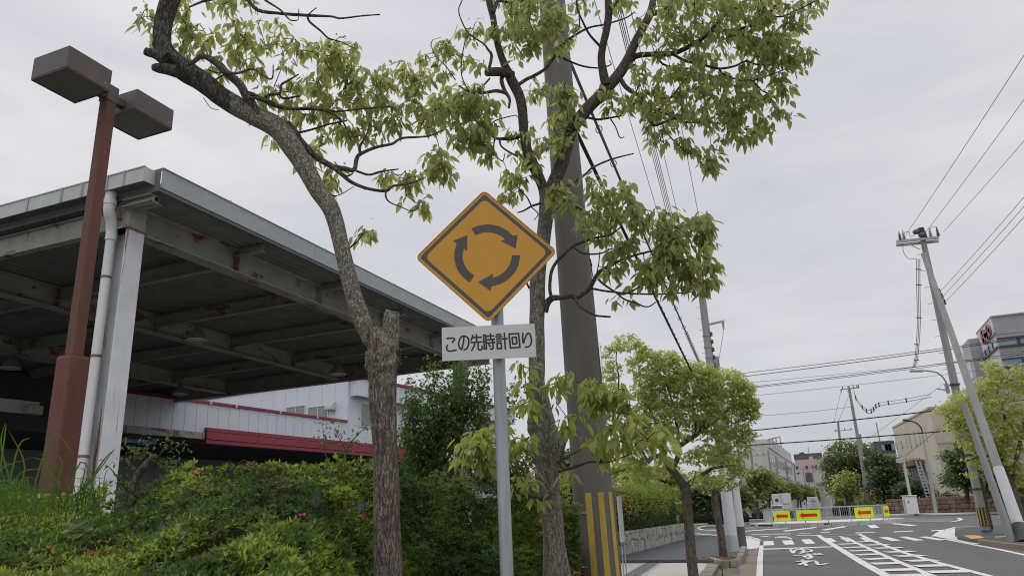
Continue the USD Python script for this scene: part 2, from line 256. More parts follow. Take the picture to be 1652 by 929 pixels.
leafy('leaf_azalea_bright', [(0.20, 0.28, 0.05), (0.265, 0.34, 0.06), (0.34, 0.39, 0.072), (0.235, 0.31, 0.055)], 0.42, 0.55)
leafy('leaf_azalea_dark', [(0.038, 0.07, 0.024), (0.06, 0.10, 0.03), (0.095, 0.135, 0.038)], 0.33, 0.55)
leafy('leaf_blossom', [(0.34, 0.13, 0.10), (0.46, 0.19, 0.17), (0.30, 0.17, 0.09)], 0.3, 0.6)
leafy('leaf_bronze', [(0.20, 0.095, 0.05), (0.26, 0.12, 0.065), (0.20, 0.14, 0.055)], 0.3, 0.6)
leafy('leaf_shrub', [(0.065, 0.115, 0.038), (0.105, 0.165, 0.05), (0.16, 0.225, 0.065)], 0.36, 0.6)
leafy('grass_blade', [(0.07, 0.13, 0.03), (0.11, 0.18, 0.036), (0.18, 0.23, 0.06)], 0.4, 0.6)

# ------------------------------------------------------------------ mesh helpers
def join(ms):
    vs, fs, n = [], [], 0
    for m in ms:
        v, f = (np.asarray(m.vertices), np.asarray(m.faces)) if isinstance(m, trimesh.Trimesh) else (np.asarray(m[0]), np.asarray(m[1]))
        vs.append(v); fs.append(f+n); n += len(v)
    return np.vstack(vs), np.vstack(fs)
def box(c, s, rot=None, bev=0.0):
    """box at centre c with sizes s; rot: 3 x 3 whose columns are its axes; bev: chamfer"""
    s = np.asarray(s, float)
    if bev:
        b = min(bev, s.min()*0.3)
        P = []
        for k in range(3):
            q = s/2-b; q[k] = s[k]/2
            for sg in np.ndindex(2, 2, 2): P.append((np.array(sg)*2-1)*q)
        m = trimesh.convex.convex_hull(np.array(P)); v, f = np.array(m.vertices), np.array(m.faces)
    else:
        m = trimesh.creation.box(s); v, f = np.array(m.vertices), np.array(m.faces)
    if rot is not None: v = v @ np.asarray(rot, float).T
    return v+np.asarray(c, float), f
def abox(x0, x1, y0, y1, z0, z1, bev=0.0): return box(((x0+x1)/2, (y0+y1)/2, (z0+z1)/2), (x1-x0, y1-y0, z1-z0), bev=bev)
def rotz(a): c, s = math.cos(a), math.sin(a); return np.array([[c, -s, 0], [s, c, 0], [0, 0, 1.0]])
def frame(d):
    d = np.asarray(d, float); d = d/np.linalg.norm(d); a = np.array([0, 0, 1.0]) if abs(d[2]) < 0.95 else np.array([1.0, 0, 0])
    x = np.cross(a, d); x /= np.linalg.norm(x); return np.column_stack([x, np.cross(d, x), d])
def bar(a, b, w, h, bev=0.0):
    a, b = np.asarray(a, float), np.asarray(b, float); L = np.linalg.norm(b-a)
    return box((a+b)/2, (w, h, L), frame(b-a), bev)
def spline(P, n):
    P = np.asarray(P, float)
    if len(P) < 3: t = np.linspace(0, 1, n); return P[0]*(1-t)[:, None]+P[-1]*t[:, None]
    Q = np.vstack([2*P[0]-P[1], P, 2*P[-1]-P[-2]]); out = []
    T = np.linspace(0, len(P)-1-1e-9, n)
    for t in T:
        i = int(t); u = t-i; a, b, c, d = Q[i:i+4]
        out.append(0.5*((2*b)+(-a+c)*u+(2*a-5*b+4*c-d)*u*u+(-a+3*b-3*c+d)*u**3))
    return np.array(out)
def tube(P, R, sides=6, cap=True, rough=0.0, rs=8.0, seed=0, lump=None):
    P = np.asarray(P, float); n = len(P); R = np.broadcast_to(np.asarray(R, float), (n,))
    T = np.gradient(P, axis=0); T /= np.maximum(np.linalg.norm(T, axis=1, keepdims=True), 1e-9)
    a = np.array([0, 0, 1.0]) if abs(T[0][2]) < 0.9 else np.array([1.0, 0, 0]); x = np.cross(T[0], a); x /= np.linalg.norm(x)
    ang = np.arange(sides)/sides*2*math.pi; V = []
    for i in range(n):
        x = x-T[i]*(x@T[i]); x /= np.linalg.norm(x); y = np.cross(T[i], x)
        V.append(np.cos(ang)[:, None]*x+np.sin(ang)[:, None]*y)
    N = np.array(V)
    rad = np.repeat(R[:, None], sides, 1)
    if rough:
        base = P[:, None, :]+N*R[:, None, None]
        q = base.copy(); q[..., 2] *= 0.35
        rad = rad*(1+rough*(meshkit.fbm(q*rs, 3, seed)*2-1))
    if lump is not None: rad = rad*lump(P[:, None, :]+N*R[:, None, None])
    V = (P[:, None, :]+N*rad[..., None]).reshape(-1, 3)
    i, j = np.meshgrid(np.arange(n-1), np.arange(sides), indexing='ij'); k = (j+1) % sides
    a0, b0, c0, d0 = i*sides+j, i*sides+k, (i+1)*sides+k, (i+1)*sides+j
    F = np.concatenate([np.stack([a0, b0, c0], -1).reshape(-1, 3), np.stack([a0, c0, d0], -1).reshape(-1, 3)])
    if cap:
        m = len(V); V = np.vstack([V, P[0], P[-1]]); s = np.arange(sides); e = (s+1) % sides
        F = np.vstack([F, np.stack([np.full(sides, m), e, s], -1), np.stack([np.full(sides, m+1), (n-1)*sides+s, (n-1)*sides+e], -1)])
    return V, F
def cyl(a, b, r0, r1=None, sides=16): return tube(np.array([a, b], float), [r0, r0 if r1 is None else r1], sides)
def extrude(poly, h):
    ps = [poly] if isinstance(poly, Polygon) else [g for g in poly.geoms if isinstance(g, Polygon)]
    return join([trimesh.creation.extrude_polygon(p, h, engine='earcut') for p in ps if p.area > 1e-9])
def place(m, o, x, y, z): return np.asarray(o, float)+m[0]@np.array([x, y, z], float), m[1]
def slab(pts, z0, z1):
    p = Polygon([(q[0], q[1]) for q in pts])
    if not p.is_valid: p = p.buffer(0)
    v, f = extrude(p, z1-z0); v = v.copy(); v[:, 2] += z0; return v, f
def sheet(poly, z):
    ps = [poly] if isinstance(poly, Polygon) else [g for g in poly.geoms if isinstance(g, Polygon)]
    out = []
    for p in ps:
        if p.area < 1e-7: continue
        v, f = trimesh.creation.triangulate_polygon(p, engine='earcut'); out.append((np.column_stack([v, np.full(len(v), z)]), f))
    v, f = join(out)
    n = np.cross(v[f[:, 1]]-v[f[:, 0]], v[f[:, 2]]-v[f[:, 0]])[:, 2]; f = f.copy(); f[n < 0] = f[n < 0][:, ::-1]
    return v, f
def catenary(a, b, sag, n=14):
    t = np.linspace(0, 1, n)[:, None]; p = np.asarray(a)*(1-t)+np.asarray(b)*t; p[:, 2] -= (4*sag*t*(1-t))[:, 0]; return p
def sphere(c, r, sub=1, sc=(1, 1, 1)):
    m = trimesh.creation.icosphere(sub, 1.0); return np.array(m.vertices)*np.array(sc)*r+np.asarray(c, float), np.array(m.faces)

# leaves: a blade with a folded midrib and a drooping tip
LV = np.array([(0, 0, 0), (.28, .5, .0), (.28, -.5, .0), (.62, .40, .0), (.62, -.40, .0), (1, 0, 0), (.30, 0, -.16), (.64, 0, -.14)])
LF = np.array([(0, 6, 1), (0, 2, 6), (6, 7, 3), (6, 3, 1), (6, 2, 4), (6, 4, 7), (7, 5, 3), (7, 4, 5)])
SV = np.array([(0, 0, 0), (.5, .5, 0), (.5, -.5, 0), (1, 0, 0), (.5, 0, -.14)]); SF = np.array([(0, 4, 1), (0, 2, 4), (4, 3, 1), (4, 2, 3)])
QV = np.array([(0, 0, 0), (.5, .5, 0), (.5, -.5, 0), (1, 0, 0)]); QF = np.array([(0, 2, 3), (0, 3, 1)])
def leaves(B, D, L, wr=0.42, tmpl=(LV, LF), curl=0.25, rng=RNG, up=None):
    """blades from the points B along D, length L; returns vertices (n, k, 3) and the faces of one blade"""
    n = len(B); D = D/np.maximum(np.linalg.norm(D, axis=1, keepdims=True), 1e-9)
    a = rng.normal(size=(n, 3)) if up is None else up+rng.normal(size=(n, 3))*0.35
    Sx = np.cross(D, a); Sx /= np.maximum(np.linalg.norm(Sx, axis=1, keepdims=True), 1e-9); Nn = np.cross(Sx, D)
    flip = np.sign(Nn[:, 2:3]+1e-6); Nn = Nn*flip; Sx = Sx*flip
    V, F = tmpl; L = np.broadcast_to(L, (n,))[:, None, None]; w = np.broadcast_to(wr, (n,))[:, None, None]
    al, si, no = V[None, :, 0:1], V[None, :, 1:2], V[None, :, 2:3]
    cu = np.broadcast_to(curl, (n,))[:, None, None]*rng.uniform(0.4, 1.4, (n, 1, 1))
    out = B[:, None, :]+L*(al*D[:, None, :]+si*w*Sx[:, None, :]+(no*w-cu*al*al)*Nn[:, None, :])
    return out, F
def flat(LVs, F):
    n, k, _ = LVs.shape
    return LVs.reshape(-1, 3), (F[None]+(np.arange(n)*k)[:, None, None]).reshape(-1, 3)

# ================================================================== THE SETTING
def Z(ox, oy, s): return lambda *p: [(ox+x/s, oy+y/s) for x, y in p]
def gpoly(px, z=0.0): return Polygon([tuple(gp(x, y, z)[:2]) for x, y in px]).buffer(0)
def gline(px, w, z=0.0): return LineString([tuple(gp(x, y, z)[:2]) for x, y in px]).buffer(w/2, cap_style='flat', join_style='mitre')
ground = solo('ground', sheet(sbox(-900, -300, 900, 2500), -0.05), 'earth', 'dark earth ground under everything', kind='structure')
road = thing('road', 'grey asphalt road with white markings running up to the roundabout', 'road', kind='structure')
# asphalt: near carriageway, the crossing, the far carriageway
kerb_left = [(0.3, -8), (-0.6, 5), (-1.35, 13), (-2.45, 20.6), (-2.95, 27.5), (-3.05, 31.2)]
A = unary_union([Polygon(kerb_left+[(-3.6, 34.5), (-6, 38.5), (-12, 41), (-80, 43), (-80, 74), (-12, 77), (-9.5, 84), (-9.6, 2000), (3.6, 2000), (4.2, 92), (7.5, 88), (17, 76.5), (80, 72), (80, 47), (24, 45), (10, 43.5), (6.4, 41), (5.2, 38), (5.1, 30), (7.0, 20), (9, -8)])])
part('asphalt', sheet(A, 0.0), 'asphalt', road)
PM = 0.004
_pk = [0]
def paint(name, poly):
    _pk[0] += 1; return part(name, sheet(poly, PM+0.00025*_pk[0]), 'road_paint', road)
z6, z3 = Z(1180, 840, 7.509), Z(1230, 860, 3.915)
zr, z5 = Z(1380, 680, 3.73), Z(1110, 800, 7.2)
paint('edge_line', gline([(1224.5, 931), (1226, 905), (1228.5, 879)], 0.17))
paint('stop_line', gpoly(z6((385, 335), (1240, 305), (1250, 315), (385, 347))))
for q in ([(388, 245), (505, 240), (520, 290), (388, 295)], [(610, 237), (735, 232), (768, 282), (648, 288)], [(842, 225), (955, 218), (1020, 270), (900, 278)]): paint('crossing_dash', gpoly(z6(*q)))
for q in ([(388, 30), (432, 28), (470, 50), (425, 57)], [(490, 28), (540, 25), (588, 48), (535, 53)], [(612, 27), (660, 24), (715, 47), (655, 50)], [(735, 25), (790, 22), (880, 45), (820, 48)], [(860, 22), (910, 20), (1025, 42), (960, 46)], [(985, 22), (1040, 20), (1165, 40), (1110, 44)]):
    paint('crossing_dash', gpoly(z3(*q)))
lane = [z6(*q) for q in ([(520, 197), (700, 197), (742, 215), (715, 222), (690, 207), (520, 203)], [(620, 118), (1000, 75), (1050, 80), (660, 127)], [(1080, 108), (1360, 62), (1410, 68), (1150, 112)],
        [(240, 160), (720, 152), (720, 158), (240, 165)], [(820, 148), (960, 146), (960, 151), (820, 153)], [(350, 187), (460, 183), (440, 193), (360, 193)], [(560, 182), (680, 180), (680, 186), (560, 187)],
        [(1075, 134), (1205, 129), (1190, 137), (1075, 141)], [(790, 175), (1040, 168), (1040, 174), (790, 181)], [(60, 128), (500, 95), (690, 90), (690, 95), (500, 103), (60, 135)], [(140, 189), (252, 186), (252, 192), (140, 195)])]
lane += [zr(*q) for q in ([(70, 622), (118, 620), (145, 637), (95, 640)], [(195, 612), (235, 610), (378, 622), (330, 627)], [(232, 660), (345, 655), (345, 660), (232, 665)], [(455, 654), (560, 648), (560, 653), (455, 659)], [(0, 667), (118, 663), (118, 667), (0, 672)], [(862, 571), (884, 571), (893, 590), (884, 594), (878, 577), (862, 575)])]
lane += [[(1122, 860), (1157, 862.6), (1157, 863.6), (1122, 861)]]
for q in lane: paint('lane_mark', gpoly(q))
# hatched islands of the side roads: outline with stripes inside
for k, (pts, bars) in enumerate(([[(1205, 844.7), (1140, 847.5), (1128, 850), (1126, 852), (1134, 854.3), (1160, 856)], [((1137, 847.6), (1205, 845.6)), ((1138, 849.4), (1205, 847.6)), ((1139, 851.4), (1212, 850)), ((1142, 853.2), (1218, 852.2))]],
                                 [[(1440, 836.5), (1545, 835), (1551, 837), (1547, 839.3), (1535, 841.5), (1462, 841)], [((1452, 838.4), (1540, 836.8)), ((1456, 840), (1536, 838.8))]])):
    paint('hatch_outline', gline(pts, 0.28))
    for a, b in bars: paint('hatch_bar', gline([a, b], 0.35))
# long zebra hatching between the lanes
bl = [(1319, 862.5), (1333, 872), (1348, 881), (1370, 894.5), (1392, 908), (1434, 931)]; bm = [(1355, 865), (1373, 871.5), (1409, 888), (1447, 905), (1485, 921), (1507, 931)]; br = [(1386, 861), (1409, 873), (1460, 892), (1511, 907), (1575, 924), (1602, 931)]
for b, w_ in ((bl, .24), (bm, .17), (br, .18)): paint('hatch_border', gline(b, w_))
for x0, x1, ya, yb in ((480, 610, 70, 64), (510, 668, 92, 86), (550, 718, 112, 107), (592, 758, 137, 131), (640, 818, 165, 158), (690, 878, 194, 188), (745, 975, 235, 228), (810, 1080, 270, 264),
                       (602, 738, 55, 50), (650, 798, 76, 70), (710, 880, 96, 90), (780, 950, 121, 114), (850, 1015, 147, 140), (915, 1095, 177, 170), (965, 1190, 209, 203), (1050, 1310, 247, 241)):
    a, b = z3((x0, ya), (x1, yb)); paint('hatch_bar', gline([a, b], 0.68))
for a, b in (((1318, 863), (1388, 861.3)), ((1324, 865.3), (1392, 863.8))): paint('hatch_border', gline([a, b], 0.15))
# the give-way lettering, strokes traced on the carriageway
def strokes(segs, w, to): return unary_union([LineString([to(*p) for p in s]).buffer(w/2, cap_style='flat', join_style='round') for s in segs])
def lettering(segs, wpx): return unary_union([gpoly([(a, b) for a, b in LineString(s).buffer(wpx/2, cap_style='flat', join_style='round').exterior.coords]) if True else None for s in segs])
LET = (([(1271, 885.3), (1310, 884), (1316, 892.3), (1277, 893.8)], [[(.10, .12), (.07, .5), (.12, .82), (.2, .45), (.4, .2), (.68, .15), (.9, .35), (.88, .62), (.62, .74), (.42, .62)], [(.55, .0), (.6, .5), (.52, .8), (.33, .98)]]),
       ([(1277, 894.0), (1328, 892.6), (1334, 901.4), (1284, 902.8)], [[(.02, .27), (.98, .23)], [(.52, .0), (.55, .5), (.49, .64), (.37, .62), (.35, .46), (.46, .40), (.55, .5), (.53, .76), (.36, .98)], [(.70, .0), (.77, .12)], [(.84, -.02), (.91, .10)]]),
       ([(1281, 903.6), (1331, 902.2), (1338, 911.8), (1288, 913.4)], [[(.27, .0), (.27, 1.0)], [(.03, .25), (.4, .22), (.04, .8)], [(.1, .74), (.47, .28), (.62, .24), (.67, .4), (.65, .75), (.73, .9), (.98, .72)]]))
def cell(q, c): (x, y), (A0, A1, A2, A3) = q, [np.array(v) for v in c]; return (A0*(1-x)+A1*x)*(1-y)+(A3*(1-x)+A2*x)*y
def glyph(c, seg):
    sm = spline(np.array([(*p, 0) for p in seg]), 30)[:, :2] if len(seg) > 4 else seg
    g = LineString(sm).buffer(.06, 4, cap_style='flat', join_style='mitre'); f = lambda ring: [tuple(gp(*cell(p, c))[:2]) for p in ring.coords]
    return Polygon(f(g.exterior), [f(r) for r in g.interiors]).buffer(0)
let = unary_union([glyph(c, s_) for c, ss in LET for s_ in ss])
paint('give_way_lettering', let)

# ---- left pavement: gutter, apron, kerb, concrete forecourt, asphalt path
def strip(pts, w, off=0.0):
    return LineString(pts).buffer(w/2, cap_style='flat', join_style='mitre')
pav = thing('pavement', 'left pavement with pale concrete forecourt and dark asphalt path', 'pavement', kind='structure')
part('concrete_forecourt', slab([(-0.5, -8), (-1.2, 5), (-2.0, 13), (-3.15, 20.6), (-3.6, 25.2), (-7.4, 25.9), (-7.4, -8)], -0.04, 0.03), 'concrete_path', pav)
part('yard_asphalt', slab([(-7.4, -8), (-7.4, 26), (-40, 26), (-40, -8)], -0.04, 0.026), 'asphalt_path', pav)
gut = gpoly(z5((595, 945), (600, 790), (660, 622), (815, 607), (790, 945)))
part('gutter', sheet(gut.union(Polygon([(-2.55, 20.4), (-1.95, 20.2), (-1.3, 13), (-0.55, 5), (0.3, -8), (-0.4, -8), (-1.15, 5), (-1.95, 13)])), 0.006), 'gutter_concrete', pav)
part('apron', sheet(gpoly(z5((672, 622), (815, 606), (850, 522), (800, 502), (640, 470), (585, 466), (650, 530), (666, 570))), 0.012), 'new_kerb', pav)
part('apron_kerb', slab(list(gline(z5((835, 525), (800, 503), (700, 480), (640, 468), (575, 464)), 0.16).exterior.coords), 0.0, 0.05), 'new_kerb', pav)
part('drain_lid', sheet(gpoly(z5((836, 526), (875, 524), (875, 570), (836, 570))), 0.02), 'asphalt_path', pav)
path_poly = [tuple(gp(x, y, 0.12)[:2]) for x, y in z5((40, 735), (250, 742), (470, 755), (600, 700), (655, 570), (640, 515), (580, 470), (300, 455), (0, 455))]
part('asphalt_path', slab([(-14, 26.2)]+path_poly+[(-16, 44)], -0.04, 0.12), 'asphalt_path', pav)
for k in range(9):      # kerb stones of the path, curving round the tree pit
    curve = spline([gp(x, y, 0.12) for x, y in z5((655, 572), (628, 640), (600, 712), (560, 745), (470, 757), (360, 752), (262, 712))], 91)
    seg = curve[k*10:k*10+10]; 
    part('kerb_stone', slab(list(LineString(seg[:, :2]).buffer(0.085, cap_style='flat').exterior.coords), -0.04, 0.15+0.006*(k % 2)), 'old_kerb', pav)
for k in range(7):      # flush edging stones of the forecourt
    a, b = np.array([-2.98, 19.0]), np.array([-3.5, 25.2]); u = (b-a)/7
    p, q = a+u*k, a+u*(k+0.96); part('edging_stone', slab(list(LineString([p, q]).buffer(0.16, cap_style='flat').exterior.coords), -0.03, 0.036+0.004*(k % 3)), 'old_kerb', pav)
part('tree_pit', slab([tuple(gp(1166, 899, 0.13)[:2]+0.62*np.array([math.cos(a), 1.2*math.sin(a)])) for a in np.linspace(0, 2*math.pi, 14)[:-1]], 0.1, 0.135), 'soil', pav)
part('tactile_block', sheet(gpoly([(1190, 874), (1198, 874), (1197, 879), (1191, 879.5)], 0.125), 0.126), 'yellow_tactile', pav)
drn = [gp(x, y, 0.03) for x, y in ((985, 950), (1030, 922), (1072, 896), (1105, 876))]
part('drain_channel', sheet(LineString([p[:2] for p in drn]).buffer(0.22, cap_style='flat'), 0.036), 'gutter_under', pav)
for s in (-1, 1): part('drain_edge', sheet(LineString([p[:2] for p in drn]).buffer(0.30, cap_style='flat', single_sided=False).difference(LineString([p[:2] for p in drn]).buffer(0.225, cap_style='flat')).intersection(LineString([p[:2]+np.array([s*0.26, 0]) for p in drn]).buffer(0.2)), 0.04), 'grey_steel', pav)
# far kerbs of the crossing
fk = thing('far_kerb', 'pale concrete kerbs along the far side of the crossing', 'kerb', kind='structure')
for pts in ([(1060, 849), (1112, 844.5), (1151, 842), (1190, 839.3), (1222, 836.5)], [(1418, 829.2), (1480, 828), (1560, 826.8), (1652, 824.5), (1700, 823.5)]):
    P = [gp(x, y, 0.12) for x, y in pts]; v = slab(list(LineString([p[:2] for p in P]).buffer(0.9, cap_style='flat').exterior.coords), -0.02, 0.12); part('kerb_strip', v, 'new_kerb', fk)
    Q = [p+np.array([0, 4.5, 0]) for p in P]; part('verge', slab([tuple(p[:2]+np.array([0, .9])) for p in P]+[tuple(p[:2]) for p in Q[::-1]], -0.02, 0.1), 'asphalt_path', fk)
# right pavement corner
rp = thing('pavement', 'right pavement corner with brown kerb and yellow tactile strip', 'pavement', kind='structure')
part('asphalt_corner', slab([tuple(gp(x, y, 0.12)[:2]) for x, y in zr((600, 652), (650, 640), (760, 628), (930, 618), (1100, 610), (1200, 700), (1015, 742), (760, 712), (690, 706), (612, 690))], -0.03, 0.12), 'asphalt_path', rp)
part('apron', sheet(gpoly(zr((475, 690), (520, 662), (600, 640), (600, 690), (690, 716), (750, 712), (765, 738), (700, 735), (620, 718), (540, 703))), 0.012), 'new_kerb', rp)
part('edge_line', sheet(gline(zr((540, 706), (700, 737), (860, 767), (1020, 801), (1100, 820)), 0.16), 0.006), 'road_paint', rp)
part('corner_line', sheet(gline(zr((470, 690), (520, 657), (600, 636), (760, 626)), 0.22), 0.016), 'road_paint', rp)
part('tactile_strip', sheet(gpoly(zr((648, 682), (740, 682), (778, 697), (700, 704)), 0.125), 0.126), 'yellow_tactile', rp)
part('tactile_strip', sheet(gpoly(zr((840, 690), (925, 686), (930, 690), (840, 695)), 0.125), 0.126), 'yellow_tactile', rp)
kc = spline([gp(x, y, 0.15) for x, y in zr((752, 708), (860, 722), (1015, 740), (1120, 752))], 37)
for k in range(4):
    s = kc[k*9:k*9+10][:, :2].copy(); s[-1] -= (s[-1]-s[-2])*0.15
    part('kerb_stone', slab(list(LineString(s).buffer(0.1, cap_style='flat').exterior.coords), -0.02, 0.15), 'gutter_concrete', rp)

# ---- roundabout island with kerb stones
IC, IR, RR = np.array([-0.42, 65.6]), 5.62, 4.55
isl = thing('roundabout_island', 'round raised roundabout island of pale kerb stones', 'island', kind='structure')
part('island_top', slab([tuple(IC+(IR-0.42)*np.array([math.cos(a), math.sin(a)])) for a in np.linspace(0, 2*math.pi, 72)[:-1]], 0, 0.285), 'new_kerb', isl)
nst = 38
for k in range(nst):
    a0, a1 = 2*math.pi*k/nst, 2*math.pi*(k+0.965)/nst
    A_ = [a0, (a0+a1)/2, a1]; pts = [tuple(IC+IR*np.array([math.cos(a), math.sin(a)])) for a in A_]+[tuple(IC+(IR-0.42)*np.array([math.cos(a), math.sin(a)])) for a in A_[::-1]]
    part('kerb_stone', slab(pts, 0, 0.30), "island_kerb", isl)
for pa in ((1234, 1245), (1252, 1269), (1330, 1342)):    # black scrapes left by tyres on the kerb face
    aa = [math.atan2(*(gp(x, 850)[:2]-IC)[::-1]) for x in np.linspace(*pa, 5)]
    V = [(*(IC+(IR+0.004)*np.array([math.cos(a), math.sin(a)])), z) for a in aa for z in (0.13+0.04*math.sin(a*40), 0.25)]
    part('tyre_scrape', (np.array(V), np.array([f for i in range(4) for f in ((2*i, 2*i+2, 2*i+3), (2*i, 2*i+3, 2*i+1))])), 'tyre', isl)
def ringpt(a, r, z): return np.array([IC[0]+r*math.cos(a), IC[1]+r*math.sin(a), z])
def ring_angle(px):      # front crossing of the sight line with the railing circle
    lo, hi = -math.pi+0.02, -0.02
    f = lambda a: (lambda d: PW/2+FPX*(d@rgt)/(d@fwd))(ringpt(a, RR, 0.8)-CAM)
    best = min(np.linspace(lo, hi, 2000), key=lambda a: abs(f(a)-px)); return best
rail = thing('railing', 'round grey steel railing on the roundabout island', 'railing')
angs = np.linspace(0, 2*math.pi, 19)[:-1]-0.11
for a in angs: part('post', cyl(ringpt(a, RR, 0.23), ringpt(a, RR, 1.33), 0.035, sides=8), 'rail_grey', rail)
for i in range(18):
    a0, a1 = angs[i], angs[i]+2*math.pi/18
    p0, p1 = ringpt(a0, RR, 0), ringpt(a1, RR, 0)
    e = np.array([0, 0, 1.0])
    part('top_rail', bar(p0+e*1.31, p1+e*1.31, 0.07, 0.06), 'rail_grey', rail)
    part('lower_rail', bar(p0+e*0.45, p1+e*0.45, 0.04, 0.04), 'rail_grey', rail)
    if math.sin((a0+a1)/2) < 0.75:
        for t in np.linspace(0.07, 0.93, 11): part('baluster', bar(p0*(1-t)+p1*t+e*0.47, p0*(1-t)+p1*t+e*1.28, 0.022, 0.022), 'rail_grey', rail)
NEWB = (('leftmost lime yellow board with red left arrow on the roundabout railing', 1262.5, 832, 1.58), ('largest lime yellow board with red left arrow, second from left on the railing', 1304.5, 830.5, 1.72),
        ('lime yellow board with red left arrow on the right part of the railing', 1393, 826.3, 1.6), ('narrow edge-on lime yellow board with red arrow at the right end of the railing', 1414.5, 824.6, 1.4))
for lab, px, py, wd in NEWB:
    a = ring_angle(px) if px < 1410 else -.33; out = np.array([math.cos(a), math.sin(a), 0]); tx = np.array([-math.sin(a), math.cos(a), 0]); c = ringpt(a, RR+0.07 if px < 1410 else 4.64, 0.0)
    t = (c[:2]@np.array([0, 1]))/ray(px, py)[1]; c[2] = (CAM+ray(px, py)*t)[2]
    b = thing('arrow_board', lab, 'arrow sign', 'arrow boards on the roundabout railing', loc=(c[0], c[1], c[2]))
    Rm = np.column_stack([tx, np.array([0, 0, 1.0]), out])
    hh = 0.74
    part('panel', box(c, (wd, hh, 0.02), Rm, bev=0.004), 'board_lime', b)
    ar = Polygon([(-0.68, 0), (-0.38, 0.25), (-0.38, 0.12), (0.68, 0.12), (0.68, -0.12), (-0.38, -0.12), (-0.38, -0.25)])
    ar = affinity.scale(ar, wd/1.85, .9, origin=(0, 0)); part('arrow', place(extrude(ar, 0.006), c+out*0.0105, *Rm.T), 'arrow_red', b)
    for s in (-0.6, 0.6): part('bracket', bar(c+tx*s*wd/1.85-out*0.06+np.array([0, 0, -0.3]), c+tx*s*wd/1.85-out*0.06+np.array([0, 0, 0.3]), 0.05, 0.03), 'rail_grey', b)
a = ring_angle(1241); c = ringpt(a, RR+0.05, 0.8); tx = np.array([-math.sin(a), math.cos(a), 0]); out = np.array([math.cos(a), math.sin(a), 0])
b = thing('board_back', 'plain grey metal panel at the left end of the railing', 'panel', loc=tuple(c))
part('panel', box(c, (1.3, 0.85, 0.02), np.column_stack([tx, [0, 0, 1.0], out]), bev=0.004), 'board_back', b)
for s in (-0.5, 0.5): part('strap', box(c+tx*s+out*0.015, (0.05, 0.9, 0.012), np.column_stack([tx, [0, 0, 1.0], out])), 'rail_grey', b)

# ================================================================== VEHICLES
def car(px, py, Y, lab):
    p = atY(px, py, Y); p[2] = 0.0; o = p; c = thing('white_car', lab, 'car', loc=tuple(o))
    prof = [(0, .35), (0, .95), (.12, 1.05), (.35, 1.6), (.6, 1.68), (2.1, 1.66), (2.75, 1.1), (3.4, .95), (3.42, .35)]     # along y, z
    body = trimesh.creation.extrude_polygon(Polygon(prof), 1.48, engine='earcut'); v = np.array(body.vertices); v = np.column_stack([v[:, 2]-0.74, v[:, 0], v[:, 1]])
    taper = np.clip((v[:, 2]-0.95)/0.75, 0, 1)*0.1; v[:, 0] *= 1-taper
    part('body', (v+o, np.array(body.faces)), 'car_white', c)
    part('rear_window', (np.array([(-.60, .128, 1.10), (.60, .128, 1.10), (.56, .325, 1.55), (-.56, .325, 1.55)])*[1, 1, 1]+o-np.array([0, .012, 0]), np.array([(0, 1, 2), (0, 2, 3)])), 'dark_glass', c)
    for s in (-1, 1):
        part('tail_lamp', box(o+[s*.64, -.01, .88], (.14, .05, .28), bev=.01), 'tail_lit', c)
        part('side_window', box(o+[s*.715, 1.35, 1.32], (.012, 1.5, .36)), 'dark_glass', c)
        for y in (.55, 2.75):
            w = part('tyre', cyl(o+[s*.62, y, .28], o+[s*.75, y, .28], .28, sides=16), 'tyre', c); part('rim', cyl(o+[s*.75, y, .28], o+[s*.757, y, .28], .17, sides=12), 'grey_steel', w)
    part('number_plate', box(o+[0, -.02, .72], (.33, .02, .165)), 'sign_yellow', c); part('bumper', box(o+[0, -.04, .45], (1.46, .1, .2), bev=.03), 'car_white', c)
    part('brake_lamp', box(o+[0, .33, 1.57], (.3, .04, .04)), 'tail_red', c)
car(1254.5, 826, 95, 'white hatchback seen from behind with red tail lamps lit')
